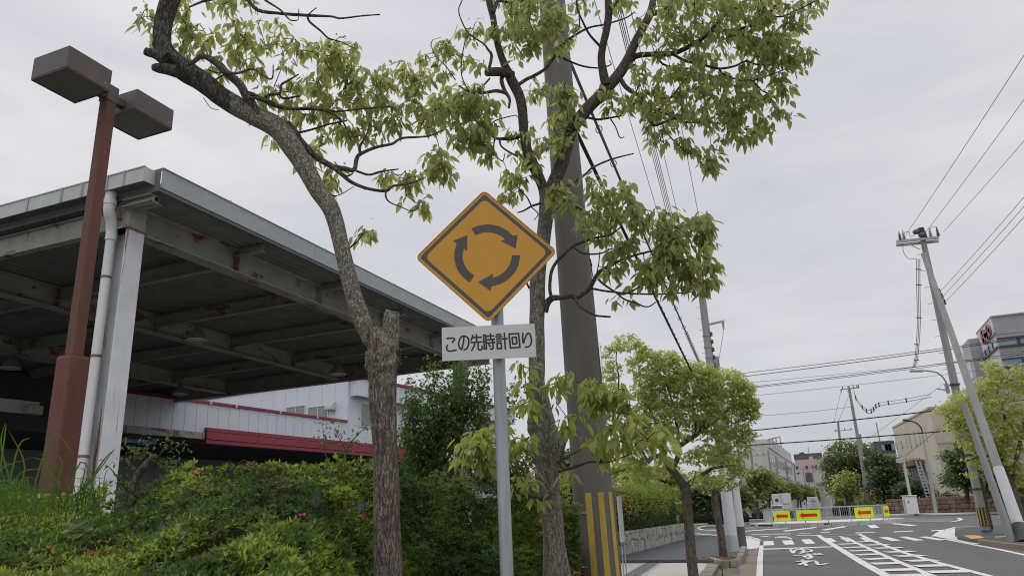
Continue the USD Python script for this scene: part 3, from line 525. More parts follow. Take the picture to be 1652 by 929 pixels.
def truck(px, Y, lab, W=1.95, Ht=2.9, L=4.2, kind=0):
    p = atY(px, 826, Y); o = np.array([p[0], Y, 0.0]); c = thing('box_truck', lab, 'truck', loc=tuple(o))
    part('cargo_box', abox(o[0]-W/2, o[0]+W/2, o[1], o[1]+L, .85, Ht, bev=.04), 'truck_box', c)
    for s in (-1, 1):
        part('rear_door', box(o+[s*W*.24, -.012, (Ht+.9)/2], (W*.46, .03, Ht-1.1), bev=.01), 'truck_box', c)
        part('door_bar', box(o+[s*.12, -.04, (Ht+.9)/2], (.04, .04, Ht-1.15)), 'grey_steel', c)
        part('tail_lamp', box(o+[s*W*.36, -.02, .68], (.3, .05, .14)), 'tail_red', c)
        for y in (.7, L+.5): part('tyre', cyl(o+[s*(W/2-.28), y, .38], o+[s*(W/2-.02), y, .38], .38, sides=16), 'tyre', c)
    part('chassis', abox(o[0]-W*.42, o[0]+W*.42, o[1]+.05, o[1]+L+1.2, .5, .82), 'frame_dark', c)
    part('cab', box(o+[0, L+.75, 1.45], (W*.92, 1.4, 1.9), bev=.15), 'car_white', c)
    if kind == 0:
        part('emblem', place(extrude(Point(0, 0).buffer(.22, 8), .01), o+[-W*.24, -.03, 2.25], [1, 0, 0], [0, 0, 1], [0, -1, 0]), 'frame_dark', c)
        part('name_bar', box(o+[W*.24, -.032, 1.75], (W*.36, .012, .16)), 'sign_yellow', c)
        part('mirror', box(o+[-W*.56, L+1.3, 1.9], (.12, .1, .35)), 'frame_dark', c); part('side_cover', box(o+[-W*.53, L*.1, 2.1], (.08, .5, 1.5), bev=.02), 'stripe_yellow', c)
    else:
        part('cross_bar', box(o+[0, -.04, 2.05], (W*.6, .03, .06)), 'frame_dark', c); part('rear_panel', box(o+[0, -.03, .98], (W*.9, .04, .22)), 'frame_dark', c)
truck(1263, 105, 'white box truck with dark emblem and yellow lettering bar just ahead of the car', W=2.15, Ht=3.05)
truck(1314, 140, 'smaller white box truck with dark cross bars far up the road', W=1.7, Ht=2.75, kind=1)

# ================================================================== THE CANOPY (left): roof on steel beams, one white column at its near corner
CX1, CX0, CY0, CY1 = -7.81, -25.0, 6.85, 18.4
cy = thing('canopy', 'large rusty steel canopy with grey blue fascia and one white corner column', 'canopy', loc=(-8.6, 7.2, 0))
ya, yb = atX(166, 700, -8.44)[1], atX(197, 700, -8.44)[1]
col = part('column', join([abox(-8.465, -8.44, ya, yb, 0, 5.66), abox(-8.79, -8.765, ya, yb, 0, 5.66), abox(-8.768, -8.462, (ya+yb)/2-.012, (ya+yb)/2+.012, 0, 5.66)]), 'white_column', cy)
part('column_head', abox(-8.795, -8.437, ya-.003, yb+.003, 5.686, 6.058), 'beam_paint', col)
part('cap_plate', abox(-8.83, -8.42, ya-.03, yb+.03, 5.66, 5.685), 'rust_edge', col)
part('base_plate', abox(-8.9, -8.35, ya-.1, yb+.1, 0, .03), 'rust_edge', col)
def ibeam(a, b, z0, z1, fw=.2, tf=.016, tw=.012):
    a, b = np.array([*a, 0.0]), np.array([*b, 0.0]); d = (b-a)/np.linalg.norm(b-a); n = np.array([d[1], -d[0], 0]); L = np.linalg.norm(b-a); R = np.column_stack([n, d, [0, 0, 1.0]]); c = (a+b)/2
    return join([box(c+[0, 0, z0+tf/2], (fw, L, tf), R), box(c+[0, 0, z1-tf/2], (fw, L, tf), R), box(c+[0, 0, (z0+z1)/2], (tw, L, z1-z0-2*tf), R)])
BX = (-8.6, -12.8, -17.0, -21.2)
JY = (7.0, 9.15, 11.45, 13.75, 16.05)
for x in BX:
    b = part('main_beam', ibeam((x, 6.95 if x < -9 else 6.88), (x, 18.15), 5.66, 6.06, .26), 'beam_paint', cy)
    for y in JY[1:]:
        for s in (-1, 1): part('stiffener', abox(x+s*.07-.058, x+s*.07+.058, y-.006, y+.006, 5.678, 6.042), 'rust_edge' if (y > 9 and y < 10) else 'beam_paint', b)
for i, y in enumerate(JY):
    for j in range(len(BX)):
        x0 = BX[j]-.008; x1 = BX[j+1]+.008 if j+1 < len(BX) else CX0
        part('joist', ibeam((x1, y), (x0, y), 5.70 if i == 0 else 5.79, 6.03, .12, .012, .01), 'beam_paint' if i == 0 else 'joist_paint', cy)
    part('cantilever', ibeam((BX[0]+.008, y), (-7.98, y), 5.945, 6.06, .1, .01, .008), 'joist_paint', cy)
part('end_beam', ibeam((CX0, 18.25), (-7.95, 18.25), 5.62, 6.06, .2), 'joist_paint', cy)
part('front_bracket', ibeam((-8.5, 6.9), (-7.96, 6.9), 5.95, 6.06, .14), 'beam_paint', cy)
# corrugated deck: ribs run along y
nx = int((CX1-.03-CX0)/.16)
prof = []
for k in range(nx): x = CX0+k*.16; prof += [(x, 6.10), (x+.03, 6.068), (x+.09, 6.068), (x+.12, 6.10)]
V = np.array([(x, y, z) for y in (CY0+.02, CY1-.02) for x, z in prof]); n = len(prof); F = [q for i in range(n-1) for q in ((i, i+1, n+i+1), (i, n+i+1, n+i))]
part('roof_deck', (V, np.array(F)), 'roof_deck', cy)
part('roof_sheet', abox(CX0, CX1-.012, CY0, CY1, 6.12, 6.17), 'gutter_grey', cy)
ys = [CY0]+[gp(x, y, 6.4)[1] for x, y in ((507, 395), (646, 464), (741, 513))]+[CY1]
for a, b in zip(ys, ys[1:]):
    part('fascia_panel', abox(CX1-.01, CX1, a+.006, b-.006, 6.115, 6.4), 'fascia_blue', cy)
    part('fascia_coping', abox(CX1-.08, CX1+.012, a+.004, b-.004, 6.4, 6.412), 'fascia_blue', cy)
part('fascia_backing', abox(CX1-.1, CX1-.012, CY0, CY1, 6.06, 6.12), 'gutter_under', cy)
for y in np.arange(8.2, 18, 2.45): part('fixing_pin', cyl((CX1-.04, y, 6.41), (CX1-.04, y, 6.46), .008, sides=6), 'frame_dark', cy)
part('far_fascia', abox(CX0, CX1-.02, CY1, CY1+.01, 6.03, 6.4), 'fascia_blue', cy)
# box gutter along the front edge with straps
gx = [-25.0, -22, -19, -16]+[gp(x, y, 6.38)[0] for x, y in ((-140, 362), (54, 322), (112, 309), (189, 291))]
gx = sorted(set([round(v, 2) for v in gx]))+[-7.93]
for a, b in zip(gx, gx[1:]):
    part('gutter_front', abox(a+.004, b-.004, 6.66, 6.672, 6.16, 6.37), 'gutter_grey', cy)
    part('gutter_bottom', abox(a, b, 6.672, 6.83, 6.16, 6.172), 'gutter_under', cy)
for a in gx[1:-1]+[-9.1, -8.3]: part('gutter_strap', box((a, 6.652, 6.27), (.035, .012, .24), bev=.003), 'fascia_blue', cy)
part('gutter_end', abox(-7.93, -7.92, 6.66, 6.84, 6.16, 6.37), 'gutter_grey', cy)
part('gutter_lip', abox(CX0, -7.93, 6.65, 6.69, 6.37, 6.385), 'gutter_grey', cy)
part('front_fascia', abox(CX0, CX1-.012, 6.835, 6.845, 6.06, 6.395), 'gutter_under', cy)
# downpipe at the column
dp = atg(138, 700, 8.9); py_ = ya-.045; px_ = atY(139, 700, py_)[0]
pipe = part('downpipe', join([cyl((px_, py_, 0.1), (px_, py_, 5.55), .062, sides=18)]), 'pvc_grey', cy, smooth=40)
part('pipe_elbow', tube(spline([(px_, py_, 5.5), (px_, py_, 5.66), (px_+.03, py_-.06, 5.80), (px_+.06, py_-.13, 5.9), (px_+.06, py_-.13, 6.16)], 14), .075, 16), 'pvc_grey', pipe, smooth=40)
part('pipe_collar', cyl((px_+.06, py_-.13, 5.98), (px_+.06, py_-.13, 6.05), .086, sides=18), 'pvc_grey', pipe)
for z in (2.55, 3.85, 4.95): part('pipe_bracket', join([cyl((px_, py_, z), (px_, py_, z+.03), .069, sides=18), abox(px_+.05, -8.78, py_+.03, py_+.05, z, z+.03)]), 'rust_edge', pipe)
fc = part('far_column', join([abox(-8.5, -8.47, 17.65, 17.95, 0, 5.66), abox(-8.77, -8.74, 17.65, 17.95, 0, 5.66), abox(-8.75, -8.49, 17.78, 17.82, 0, 5.66)]), 'shed_grey', cy)
def trimesh_ring(p, r, w): a = np.linspace(0, 2*math.pi, 25); return tube(np.asarray(p)+np.column_stack([r*np.cos(a), r*np.sin(a), 0*a]), w, 5, False)
# bell lamps under the roof
for k, (x, y, lab) in enumerate(((317, 549, 'white-rimmed bell lamp nearest under the canopy, beside the white column'), (17, 594, 'bell lamp at the far left under the canopy, left of the brown lamp post'),
                                 (545, 604, 'bell lamp under the canopy just left of the thick tree knot'), (290, 636, 'bell lamp lowest under the canopy above the white factory wall'))):
    p = gp(x, y, 5.33); l = thing('bell_lamp', lab, 'ceiling lamp', 'bell lamps under the canopy', loc=tuple(p))
    q = [(.035, .34), (.05, .30), (.08, .24), (.15, .13), (.195, .04), (.2, 0), (.185, 0), (.14, .12), (.07, .22), (.03, .3)]
    m = trimesh.creation.revolve(np.array(q+[q[0]]), sections=20); part('shade', (np.array(m.vertices)+p, np.array(m.faces)), 'bell_grey', l, smooth=40)
    part('rim', trimesh_ring(p, .2, .012), 'sign_white', l)
    part('reflector', cyl(p+[0, 0, .012], p+[0, 0, .02], .18, sides=20), 'sign_white', l); part('stem', cyl(p+[0, 0, .33], p+[0, 0, .72], .012, sides=8), 'bell_grey', l)

# ================================================================== THE FACTORY behind the canopy (white panels, red band)
FO, FU = np.array([-19, 19.5, 0.0]), np.array([0.1, 0.995, 0.0])/math.hypot(.1, .995); FN = np.array([FU[1], -FU[0], 0]); FR = np.column_stack([FN, FU, [0, 0, 1.0]])
def fbox(n0, n1, s0, s1, z0, z1, bev=0.0): return box(FO+FN*(n0+n1)/2+FU*(s0+s1)/2+np.array([0, 0, (z0+z1)/2]), (n1-n0, s1-s0, z1-z0), FR, bev)
def onf(x, y, off=0.0):
    d = ray(x, y); p = CAM+d*(((FO+FN*off-CAM)@FN)/(d@FN)); return float((p-FO)@FU), float(p[2])
def onfy(x, y, s):       # on the face that looks back down the road, at s along the wall
    d = ray(x, y); p = CAM+d*(((FO+FU*s-CAM)@FU)/(d@FU)); return float((p-FO)@FN), float(p[2])
fa = thing('factory', 'white panelled factory with dark red band, behind the canopy', 'building', loc=tuple(FO))
SB = 7.3
SA = -3.6
part('parapet_wall', fbox(-.3, -.02, SA, SB, 4.75, 5.78), 'wall_white', fa)
for k in range(24):
    s0 = SA+k*(SB-SA)/24; part('wall_panel', fbox(-.02, 0.0, s0+.008, s0+(SB-SA)/24-.008, 4.74, 5.76), 'wall_white', fa)
part('parapet_seams', fbox(-.03, -.012, SA, SB, 4.745, 5.755), 'seam_grey', fa)
sl0, sl1 = onf(-160, 664)[0], onf(62, 664)[0]; zl0, zl1 = onf(40, 667)[1], onf(40, 646)[1]
part('white_strip', fbox(-.2, 0, sl0, sl1, zl0, zl1), 'wall_white', fa); part('beige_box', fbox(0, .25, onf(38, 660)[0], onf(62, 660)[0], zl0-.02, zl1-.12, bev=.02), 'cream_wall', fa)
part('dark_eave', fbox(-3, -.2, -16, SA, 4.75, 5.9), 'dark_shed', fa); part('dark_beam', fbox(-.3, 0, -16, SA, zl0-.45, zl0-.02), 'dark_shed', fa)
tr = [onf(x, y)[0] for x, y in ((340, 648), (381, 655), (452, 664), (512, 673))]
for a, b in zip([SA]+tr, tr+[SB-.04]): part('red_trim', fbox(-.05, .05, a+.02, b-.06, 5.70, 5.80, bev=.01), 'red_band', fa); 
for a in tr: part('trim_joint', fbox(-.04, .055, a-.06, a+.02, 5.70, 5.80), 'sign_white', fa)
for k, (z0, z1) in enumerate(((4.37, 4.50), (4.51, 4.76), (4.77, 4.90))):      # the red band is three boards
    for s0, s1 in ((-.05, 2.2), (2.21, 5.3), (5.31, 8.6), (8.61, 14)): part('red_board', fbox(-.1, .14+.012*(k == 1), s0, s1, z0, z1, bev=.008), 'red_band', fa)
part('red_board_end', fbox(-1.6, -.1, -.05, .06, 4.37, 4.90), 'red_band', fa)
part('white_beam', fbox(-.05, .12, -5.2, -.12, 4.5, 4.72, bev=.01), 'beam_paint', fa)
for s in (-.2, -1.3, -3.0): part('beam_plate', fbox(.12, .135, s-.012, s+.012, 4.5, 4.72), 'rust_edge', fa)
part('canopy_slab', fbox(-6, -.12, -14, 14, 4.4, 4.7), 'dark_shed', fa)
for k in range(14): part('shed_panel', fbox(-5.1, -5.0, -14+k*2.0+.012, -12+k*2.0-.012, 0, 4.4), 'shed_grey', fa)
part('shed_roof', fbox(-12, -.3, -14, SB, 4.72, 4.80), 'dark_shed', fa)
part('blue_sheet', fbox(-.4, -.3, -3.5, -1.6, 4.28, 4.42), 'blue_sheet', fa)
# the taller block: front face at SB, road face at n = 0
bw = part('wall', fbox(-16, -.05, SB, 22, 4.42, 7.62), 'wall_white', fa)
part('lower_wall', fbox(-16, -4.0, SB+.5, 34, 0, 4.42), 'shed_grey', fa)
for s in (9.0, 13.0, 17.0, 21.6): part('shed_post', fbox(-.4, -.15, s, s+.25, 0, 4.42), 'shed_grey', fa)
nxp = 22
for k in range(nxp):
    n1 = -.05-k*.72; part('wall_panel', fbox(n1-.708, n1, SB-.02, SB, 5.0, 7.6), 'wall_white', fa)
part('front_seams', fbox(-15.9, -.06, SB-.008, SB-.002, 5.0, 7.6), 'seam_grey', fa)
for k in range(12): part('wall_panel', fbox(-.05, 0.0, SB+.01+k*.62, SB+.01+k*.62+.608, 4.9, 6.84), 'wall_white', fa)
part('overhang', fbox(-.05, .32, SB+.1, 22, 6.84, 7.6), 'wall_white', fa)
for k in range(11): part('wall_panel', fbox(.32, .335, SB+.11+k*.62, SB+.11+k*.62+.608, 6.85, 7.6), 'wall_white', fa)
part('red_trim', fbox(-16, .40, SB-.06, 22, 7.62, 7.72), 'red_band', fa)
def window(parent, mk, s0, s1, z0, z1, frame_w=.04, mull=1, glass='blind_glass', back='blind_green', fmat='frame_alu'):
    """mk(depth0, depth1, s0, s1, z0, z1) makes a box; depth grows outwards"""
    w = part('window', mk(-.03, .004, s0, s1, z0, z1), back, parent)
    for a, b, c, d in ((s0, s1, z0, z0+frame_w), (s0, s1, z1-frame_w, z1), (s0, s0+frame_w, z0+frame_w, z1-frame_w), (s1-frame_w, s1, z0+frame_w, z1-frame_w)): part('frame', mk(.004, .03, a, b, c, d), fmat, w)
    for k in range(mull):
        c = s0+(s1-s0)*(k+1)/(mull+1); part('mullion', mk(.004, .026, c-frame_w*.4, c+frame_w*.4, z0+frame_w, z1-frame_w), fmat, w)
    for k in range(mull+1):
        a, b = s0+(s1-s0)*k/(mull+1), s0+(s1-s0)*(k+1)/(mull+1); part('pane', mk(.008, .012, a+frame_w*.5, b-frame_w*.5, z0+frame_w, z1-frame_w), glass, w)
    return w
mkf = lambda d0, d1, a, b, z0, z1: fbox(a, b, SB-.02-d1, SB-.02-d0, z0, z1)
for xa, xb in ((462, 493.5), (497, 530)):
    na, za = onfy(xa, 657, SB-.02); nb, zb = onfy(xb, 653, SB-.02); window(fa, mkf, na, nb, za-.95, (za+zb)/2+.02)
nv, zv = onfy(536, 658, SB-.02)
hood = trimesh.creation.cylinder(.24, .42, sections=20); hv = np.array(hood.vertices)[:, [2, 0, 1]]; hv[:, 2] = np.maximum(hv[:, 2], -.1)
part('vent_hood', (FO+FN*nv+FU*(SB-.05)+np.array([0, 0, zv])+hv@np.column_stack([FN, FU, [0, 0, 1]]).T, np.array(hood.faces)), 'sign_white', fa)
mkr = lambda d0, d1, a, b, z0, z1: fbox(d0, d1, a, b, z0, z1)
window(fa, mkr, 8.05, 9.6, 5.6, 6.66)

# ================================================================== LAMP POST (brown, twin box heads)
lp = thing('lamp_post', 'brown square lamp post with two box heads in front of the canopy', 'street lamp', loc=(-5.69, 4.30, 0))
LX, LY = -5.69, 4.30
part('post', abox(LX-.052, LX+.052, LY-.052, LY+.052, 3.03, 5.6, bev=.008), 'post_brown', lp)
part('post_base', abox(LX-.09, LX+.09, LY-.09, LY+.09, 0, 3.03, bev=.01), 'post_brown', lp, label='thicker rust red lower half of the post')
part('base_cap', abox(LX-.078, LX+.078, LY-.078, LY+.078, 3.03, 3.045), 'post_brown', lp)
for y0, y1, x0, x1 in ((3.715, 4.15, -5.93, -5.485), (4.455, 4.905, -5.975, -5.52)):
    h = part('lamp_head', abox(x0, x1, y0, y1, 5.45, 5.665, bev=.006), 'lamp_brown', lp)
    part('lens', abox(x0+.018, x1-.018, y0+.018, y1-.018, 5.442, 5.452), 'lens_grey', h)
    fr = join([abox(x0+.004, x1-.004, y0+.004, y0+.016, 5.438, 5.452), abox(x0+.004, x1-.004, y1-.016, y1-.004, 5.438, 5.452), abox(x0+.004, x0+.016, y0+.016, y1-.016, 5.438, 5.452), abox(x1-.016, x1-.004, y0+.016, y1-.016, 5.438, 5.452)])
    part('lens_frame', fr, 'post_brown', h)
    part('screw', sphere((x1+.002, y1-.06, 5.5), .006), 'frame_alu', h)
for ya_, yb_ in ((4.15, 4.248), (4.352, 4.455)): part('arm', abox(LX-.035, LX+.035, ya_, yb_, 5.49, 5.57, bev=.006), 'lamp_brown', lp)
part('post_top', abox(LX-.056, LX+.056, LY-.056, LY+.056, 5.47, 5.63), 'lamp_brown', lp)

# ================================================================== ROAD SIGN
sp = atg(811.5, 760, 3.52); sp[2] = 0
sg = thing('road_sign', 'orange yellow diamond roundabout warning sign with white Japanese text plate on a galvanised pole', 'road sign', loc=tuple(sp))
part('pole', cyl(sp, sp+[0, 0, 3.02], .0303, sides=24), 'galvanised', sg, smooth=40)
part('pole_cap', sphere(sp+[0, 0, 3.02], .031, 2, (1, 1, .4)), 'galvanised', sg, smooth=True)
SR = np.column_stack([SIDE, [0, 0, 1.0], -HEAD])        # plate axes: right, up, towards the viewer
pc = atg(784.5, 411, 3.45)
dia = Polygon([(0, .348), (.352, 0), (0, -.348), (-.352, 0)]).buffer(-.028).buffer(.028, 8)
def onplate(g, h, off, c): return place(extrude(g, h), c-HEAD*off, *SR.T)
dp_ = part('diamond_plate', onplate(dia, .003, 0, pc), 'sign_yellow', sg)
part('plate_rim', onplate(dia.difference(dia.buffer(-.0045)), .004, .0005, pc), 'sign_edge', dp_)
brd = dia.buffer(-.0165).difference(dia.buffer(-.0165-.0165).buffer(-.03).buffer(.03, 8).intersection(dia.buffer(-.0305)))
part('black_border', onplate(brd, .0008, .0031, pc), 'sign_black', dp_)
ri, ro = .1215, .1625
for k in range(3):
    t = np.radians(np.linspace(117, 36, 20)); arc = [(ro*math.cos(a), ro*math.sin(a)) for a in t]+[(.186*math.cos(math.radians(33)), .186*math.sin(math.radians(33)))]+[((ri+ro)/2*1.02*math.cos(math.radians(11)), (ri+ro)/2*1.02*math.sin(math.radians(11)))]+[(.102*math.cos(math.radians(45)), .102*math.sin(math.radians(45)))]
    t2 = np.radians(np.linspace(40, 117, 20)); arc += [(ri*math.cos(a), ri*math.sin(a)) for a in t2]
    part('arrow', onplate(affinity.rotate(Polygon(arc).buffer(0), -120*k, origin=(0, 0)), .0008, .0031, pc+SIDE*.004-np.array([0, 0, .003])), 'sign_black', dp_)
# the text plate below
bc = atg(788.5, 552, 3.45); BWd, BHt = .446, .163
tp = part('text_plate', onplate(sbox(-BWd/2, -BHt/2, BWd/2, BHt/2).buffer(-.004).buffer(.004), .003, 0, bc), 'sign_white', sg, label='white text plate under the diamond')
GL = [[[(150, 338), (235, 333), (268, 345), (262, 368), (232, 405)], [(152, 455), (140, 490), (155, 535), (195, 548), (290, 532)]],
      [[(420, 305), (412, 400), (385, 510), (365, 515), (335, 460), (345, 370), (385, 310), (420, 303), (465, 315), (495, 360), (490, 450), (460, 510), (420, 530)]],
      [[(565, 292), (535, 372)], [(620, 283), (622, 400)], [(555, 328), (698, 324)], [(535, 408), (706, 402)], [(592, 410), (580, 470), (540, 540)], [(645, 408), (645, 510), (660, 530), (695, 528), (707, 505), (706, 475)]],
      [[(738, 290), (740, 515), (775, 515), (772, 288), (738, 290)], [(740, 400), (772, 400)], [(798, 308), (900, 303)], [(845, 270), (850, 362)], [(795, 366), (908, 360)], [(795, 418), (912, 412)], [(878, 362), (884, 500), (870, 522), (842, 518)], [(815, 440), (838, 480)]],
      [[(945, 282), (1010, 279)], [(935, 318), (1022, 314)], [(945, 353), (1012, 350)], [(945, 391), (1014, 388)], [(948, 425), (950, 515), (1016, 512), (1014, 424), (948, 425)], [(1034, 355), (1112, 350)], [(1070, 262), (1078, 520)]],
      [[(1145, 275), (1160, 505), (1312, 495), (1300, 268), (1145, 275)], [(1192, 333), (1200, 440), (1266, 436), (1260, 328), (1192, 333)]],
      [[(1370, 265), (1362, 345), (1372, 425), (1392, 370), (1425, 295), (1455, 264), (1485, 290), (1500, 370), (1490, 440), (1455, 485), (1402, 495)]]]
def gxy(x, y): u = (x-66)/1500.0; return ((u-.5)*BWd, (.5-(y-(158-.0355*(x-66)))/552.0)*BHt)
for ch in GL:
    g = unary_union([LineString([gxy(*p) for p in (spline(np.array([(*q, 0) for q in s]), 40)[:, :2] if len(s) > 4 and s[0] != s[-1] else s)]).buffer(.0038, 6) for s in ch])
    part('letter', onplate(g, .0006, .0031, bc), 'letter_black', tp)
for c, zz in ((pc, .1), (pc, -.12), (bc, 0)):
    q = np.array([*(sp[:2]), c[2]+zz]); part('clamp', cyl(q-[0, 0, .02], q+[0, 0, .02], .036, sides=20), 'galvanised', sg)
    part('bolt', sphere(q+SIDE*((c-q)@SIDE)-HEAD*(((q-c)@HEAD)*-1+.0035), .006, 1), 'galvanised', sg); part('clamp_arm', bar(q-HEAD*.03, q-HEAD*.068-SIDE*((q-c)@SIDE)*.3, .03, .012), 'galvanised', sg)

# ================================================================== THE BIG UTILITY POLE beside the tree
BP = np.array([-1.80, 6.275, 0.0])
bp = thing('utility_pole', 'thick dark concrete utility pole with yellow stripes next to the road sign', 'utility pole', loc=tuple(BP))
prad = lambda z: .182-.0072*z
part('shaft', tube([BP+[-.0125*z, 0, z] for z in np.linspace(0, 13, 14)], [prad(z) for z in np.linspace(0, 13, 14)], 40), 'pole_concrete', bp, smooth=40)
vd = math.atan2(*(-(BP-CAM)[:2])[::-1])       # bearing from the pole back to the eye
def patch(z0, z1, a0, a1, off, n=8, nz=8):
    V = [BP+np.array([(prad(z)+off)*math.cos(vd+a)-.0125*z, (prad(z)+off)*math.sin(vd+a), z]) for z in np.linspace(z0, z1, nz) for a in np.linspace(a0, a1, n)]
    F = [f for i in range(nz-1) for j in range(n-1) for f in ((i*n+j, i*n+j+1, (i+1)*n+j+1), (i*n+j, (i+1)*n+j+1, (i+1)*n+j))]; return np.array(V), np.array(F)
wrap = part('stripe_mat', patch(.35, 1.775, math.radians(-19), math.radians(200), .004, 30), 'pole_concrete', bp)
for c in (-13, 21, 55, 90, 125, 160): part('yellow_stripe', patch(.36, 1.765, math.radians(c-8.5), math.radians(c+8.5), .0065), 'stripe_yellow', wrap)
part('steel_band', patch(1.60, 1.617, math.radians(-95), math.radians(-18), .004, 14, 2), 'galvanised', bp)
for k in range(11): a = math.radians(-88+k*6.4); r = prad(1.61)+.008; part('band_tooth', box(BP+[r*math.cos(vd+a)-.02, r*math.sin(vd+a), 1.609], (.012, .009, .016), rotz(vd+a)), 'galvanised', bp)
part('conduit', join([patch(2.6, 3.05, math.radians(74), math.radians(92), .016, 5, 3)]), 'galvanised', bp)
part('crossarm', bar(BP+[-.9, 0, 11.3], BP+[2.0, .0, 11.3], .09, .09), 'grey_steel', bp)

# ================================================================== OTHER UTILITY POLES, LAMPS
def concrete_pole(name, lab, base, ztop, r0, r1, cat='utility pole', group=None, lean=(0, 0), mat='far_pole_concrete'):
    b = np.asarray(base, float); t = thing(name, lab, cat, group, loc=tuple(b)); top = b+np.array([lean[0], lean[1], ztop])
    part('shaft', tube(np.array([b*(1-s)+top*s for s in np.linspace(0, 1, 6)]), np.linspace(r0, r1, 6), 14), mat, t, smooth=40); return t, b, top
def insulator(c, t, up=1, mat='ceramic', h=.28, r=.055):
    q = [(.0, 0), (r*.6, 0), (r, .06), (r*.45, .09), (r*.9, .15), (r*.4, .18), (r*.7, .24), (0, h)]; m = trimesh.creation.revolve(np.array(q), sections=8); v = np.array(m.vertices); v[:, 2] *= up
    return part('insulator', (v+np.asarray(c), np.array(m.faces)), mat, t)
# pole with the white sleeve, left pavement
pa = gp(1183, 889, 0.12); pa[2] = .12
tA, bA, topA = concrete_pole('utility_pole', 'tall grey utility pole rising behind the left street tree with white sleeve at its foot', pa, 10.9, .19, .125)
part('white_sleeve', tube([bA+[0, 0, z] for z in (.55, 3.4)], [.205, .185], 16), 'white_wrap', tA, smooth=40)
part('grey_foot', tube([bA+[0, 0, z] for z in (0, .55)], [.215, .213], 16), 'board_back', tA, smooth=40)
part('crossarm', bar(bA+[-.8, 0, 10.4], bA+[.9, 0, 10.4], .08, .08), 'grey_steel', tA)
za = atY(1145, 528, bA[1])[2]; part('side_arm', bar(bA+[.12, 0, za], bA+[.72, -.1, za+.03], .07, .07), 'grey_steel', tA); insulator(bA+[.66, -.1, za-.02], tA, -1)
for z in np.arange(za-1.6, za-.1, .3): part('step_fitting', box(bA+[.17, -.05, z], (.1, .08, .16), bev=.02), 'frame_dark', tA)
for z in np.arange(4, 10, .45): part('step_bolt', cyl(bA+[-.13, 0, z], bA+[-.27, 0, z], .009, sides=5), 'grey_steel', tA)
part('stay_wire', tube([bA+[.66, -.1, za-.3], bA+[.2, -.05, za-1.9]], .008, 4), 'cable_grey', tA)
for z in (za-.45, za-.9, za-1.3): part('pole_band', cyl(bA+[0, 0, z], bA+[0, 0, z+.05], .165, sides=14), 'galvanised', tA)
p2 = gp(1198, 881, 0.12); p2[2] = .12
tA2, bA2, topA2 = concrete_pole('stay_pole', 'second thinner sleeved pole directly behind the white sleeved utility pole', p2, 7.6, .15, .12, 'pole', lean=(-.12, 0))
part('white_sleeve', tube([bA2+[0, 0, z] for z in (.75, 3.3)], [.165, .15], 16), 'white_wrap', tA2, smooth=40); part('dark_foot', tube([bA2+[0, 0, z] for z in (0, .75)], [.172, .17], 16), 'far_dark', tA2, smooth=40)
# big pole on the right with its prop pole and crossarm
pb = gp(1594, 866, 0.0)
tB, bB, topB = concrete_pole('utility_pole', 'tall grey utility pole with crossarm and black yellow band at the right corner', pb, atY(1483, 376, pb[1])[2], .205, .115)
dB = pb[1]
tgt = lambda x, y: atY(x, y, dB-.15)
part('stripe_band', tube([bB+[0, 0, z] for z in (atY(1585, 848, dB)[2], atY(1577, 818, dB)[2])], .213, 16), 'frame_dark', tB)
for a in np.radians(np.arange(0, 360, 32)): 
    z0, z1 = atY(1585, 847, dB)[2], atY(1577, 819, dB)[2]; part('yellow_stripe', box(bB+[.216*math.cos(a), .216*math.sin(a), (z0+z1)/2], (.01, .045, z1-z0), rotz(a)), 'stripe_yellow', tB)
part('blue_band', tube([bB+[0, 0, z] for z in (.2, .28)], .213, 16), 'blue_band', tB)
for px, py in ((1535, 622), (1560, 735), (1572, 790)):
    z = atY(px, py, dB)[2]; part('pole_band', cyl(bB+[0, 0, z], bB+[0, 0, z+.07], .215, sides=14), 'frame_dark', tB)
part('cable_duct', bar(bB+[.2, -.12, .3], bB+[.19, -.12, 4.8], .07, .07), 'frame_dark', tB)
zc = topB[2]-.55; c0, c1 = tgt(1446, 390), tgt(1515, 383)
arm = part('crossarm', join([bar(c0, c1, .09, .12), bar(c0+[0, .3, -.08], c1+[0, .3, -.08], .09, .12)]), 'grey_steel', tB)
part('arm_brace', bar(tgt(1462, 392), tgt(1484, 402), .04, .04), 'grey_steel', tB); part('pole_top', cyl(topB+[0, 0, -.02], topB+[0, 0, .22], .15, sides=14), 'frame_dark', tB)
for i, (px, py) in enumerate(((1453, 388), (1459, 386), (1494, 384), (1502, 382), (1514, 381))): insulator(tgt(px, py), tB, 1, 'ceramic' if i % 2 else 'insulator_dark', .5, .085)
for pts in (((1458, 380), (1461, 374), (1467, 375), (1468, 382)), ((1469, 382), (1475, 379), (1477, 374)), ((1484, 377), (1485, 370), (1490, 369), (1493, 374)), ((1500, 372), (1503, 366), (1508, 366), (1512, 370)), ((1457, 394), (1457, 405), (1463, 415), (1470, 418), (1479, 418))):
    part('jumper_wire', tube(spline([tgt(*p) for p in pts], 12), .011, 4), 'cable_black', tB)
for px, py in ((1478, 374), (1487, 379)): part('fuse', sphere(tgt(px, py), .13, 1, (1.2, 1, 1)), 'insulator_dark', tB)
for k in range(3):
    pts = [(1478.5+k*2.7, 418), (1479+k*2.6, 470), (1480+k*2.4, 520), (1477+k*2.2, 570), (1473+k*1.8, 592)]
    part('drop_cable', tube(spline([tgt(*p) for p in pts], 16), .013, 4), 'cable_grey', tB)
for py in (434, 459, 512, 555, 580): part('cable_spacer', bar(tgt(1477.5-(py > 530)*3, py), tgt(1487-(py > 530)*4, py+1), .05, .03), 'frame_dark', tB)
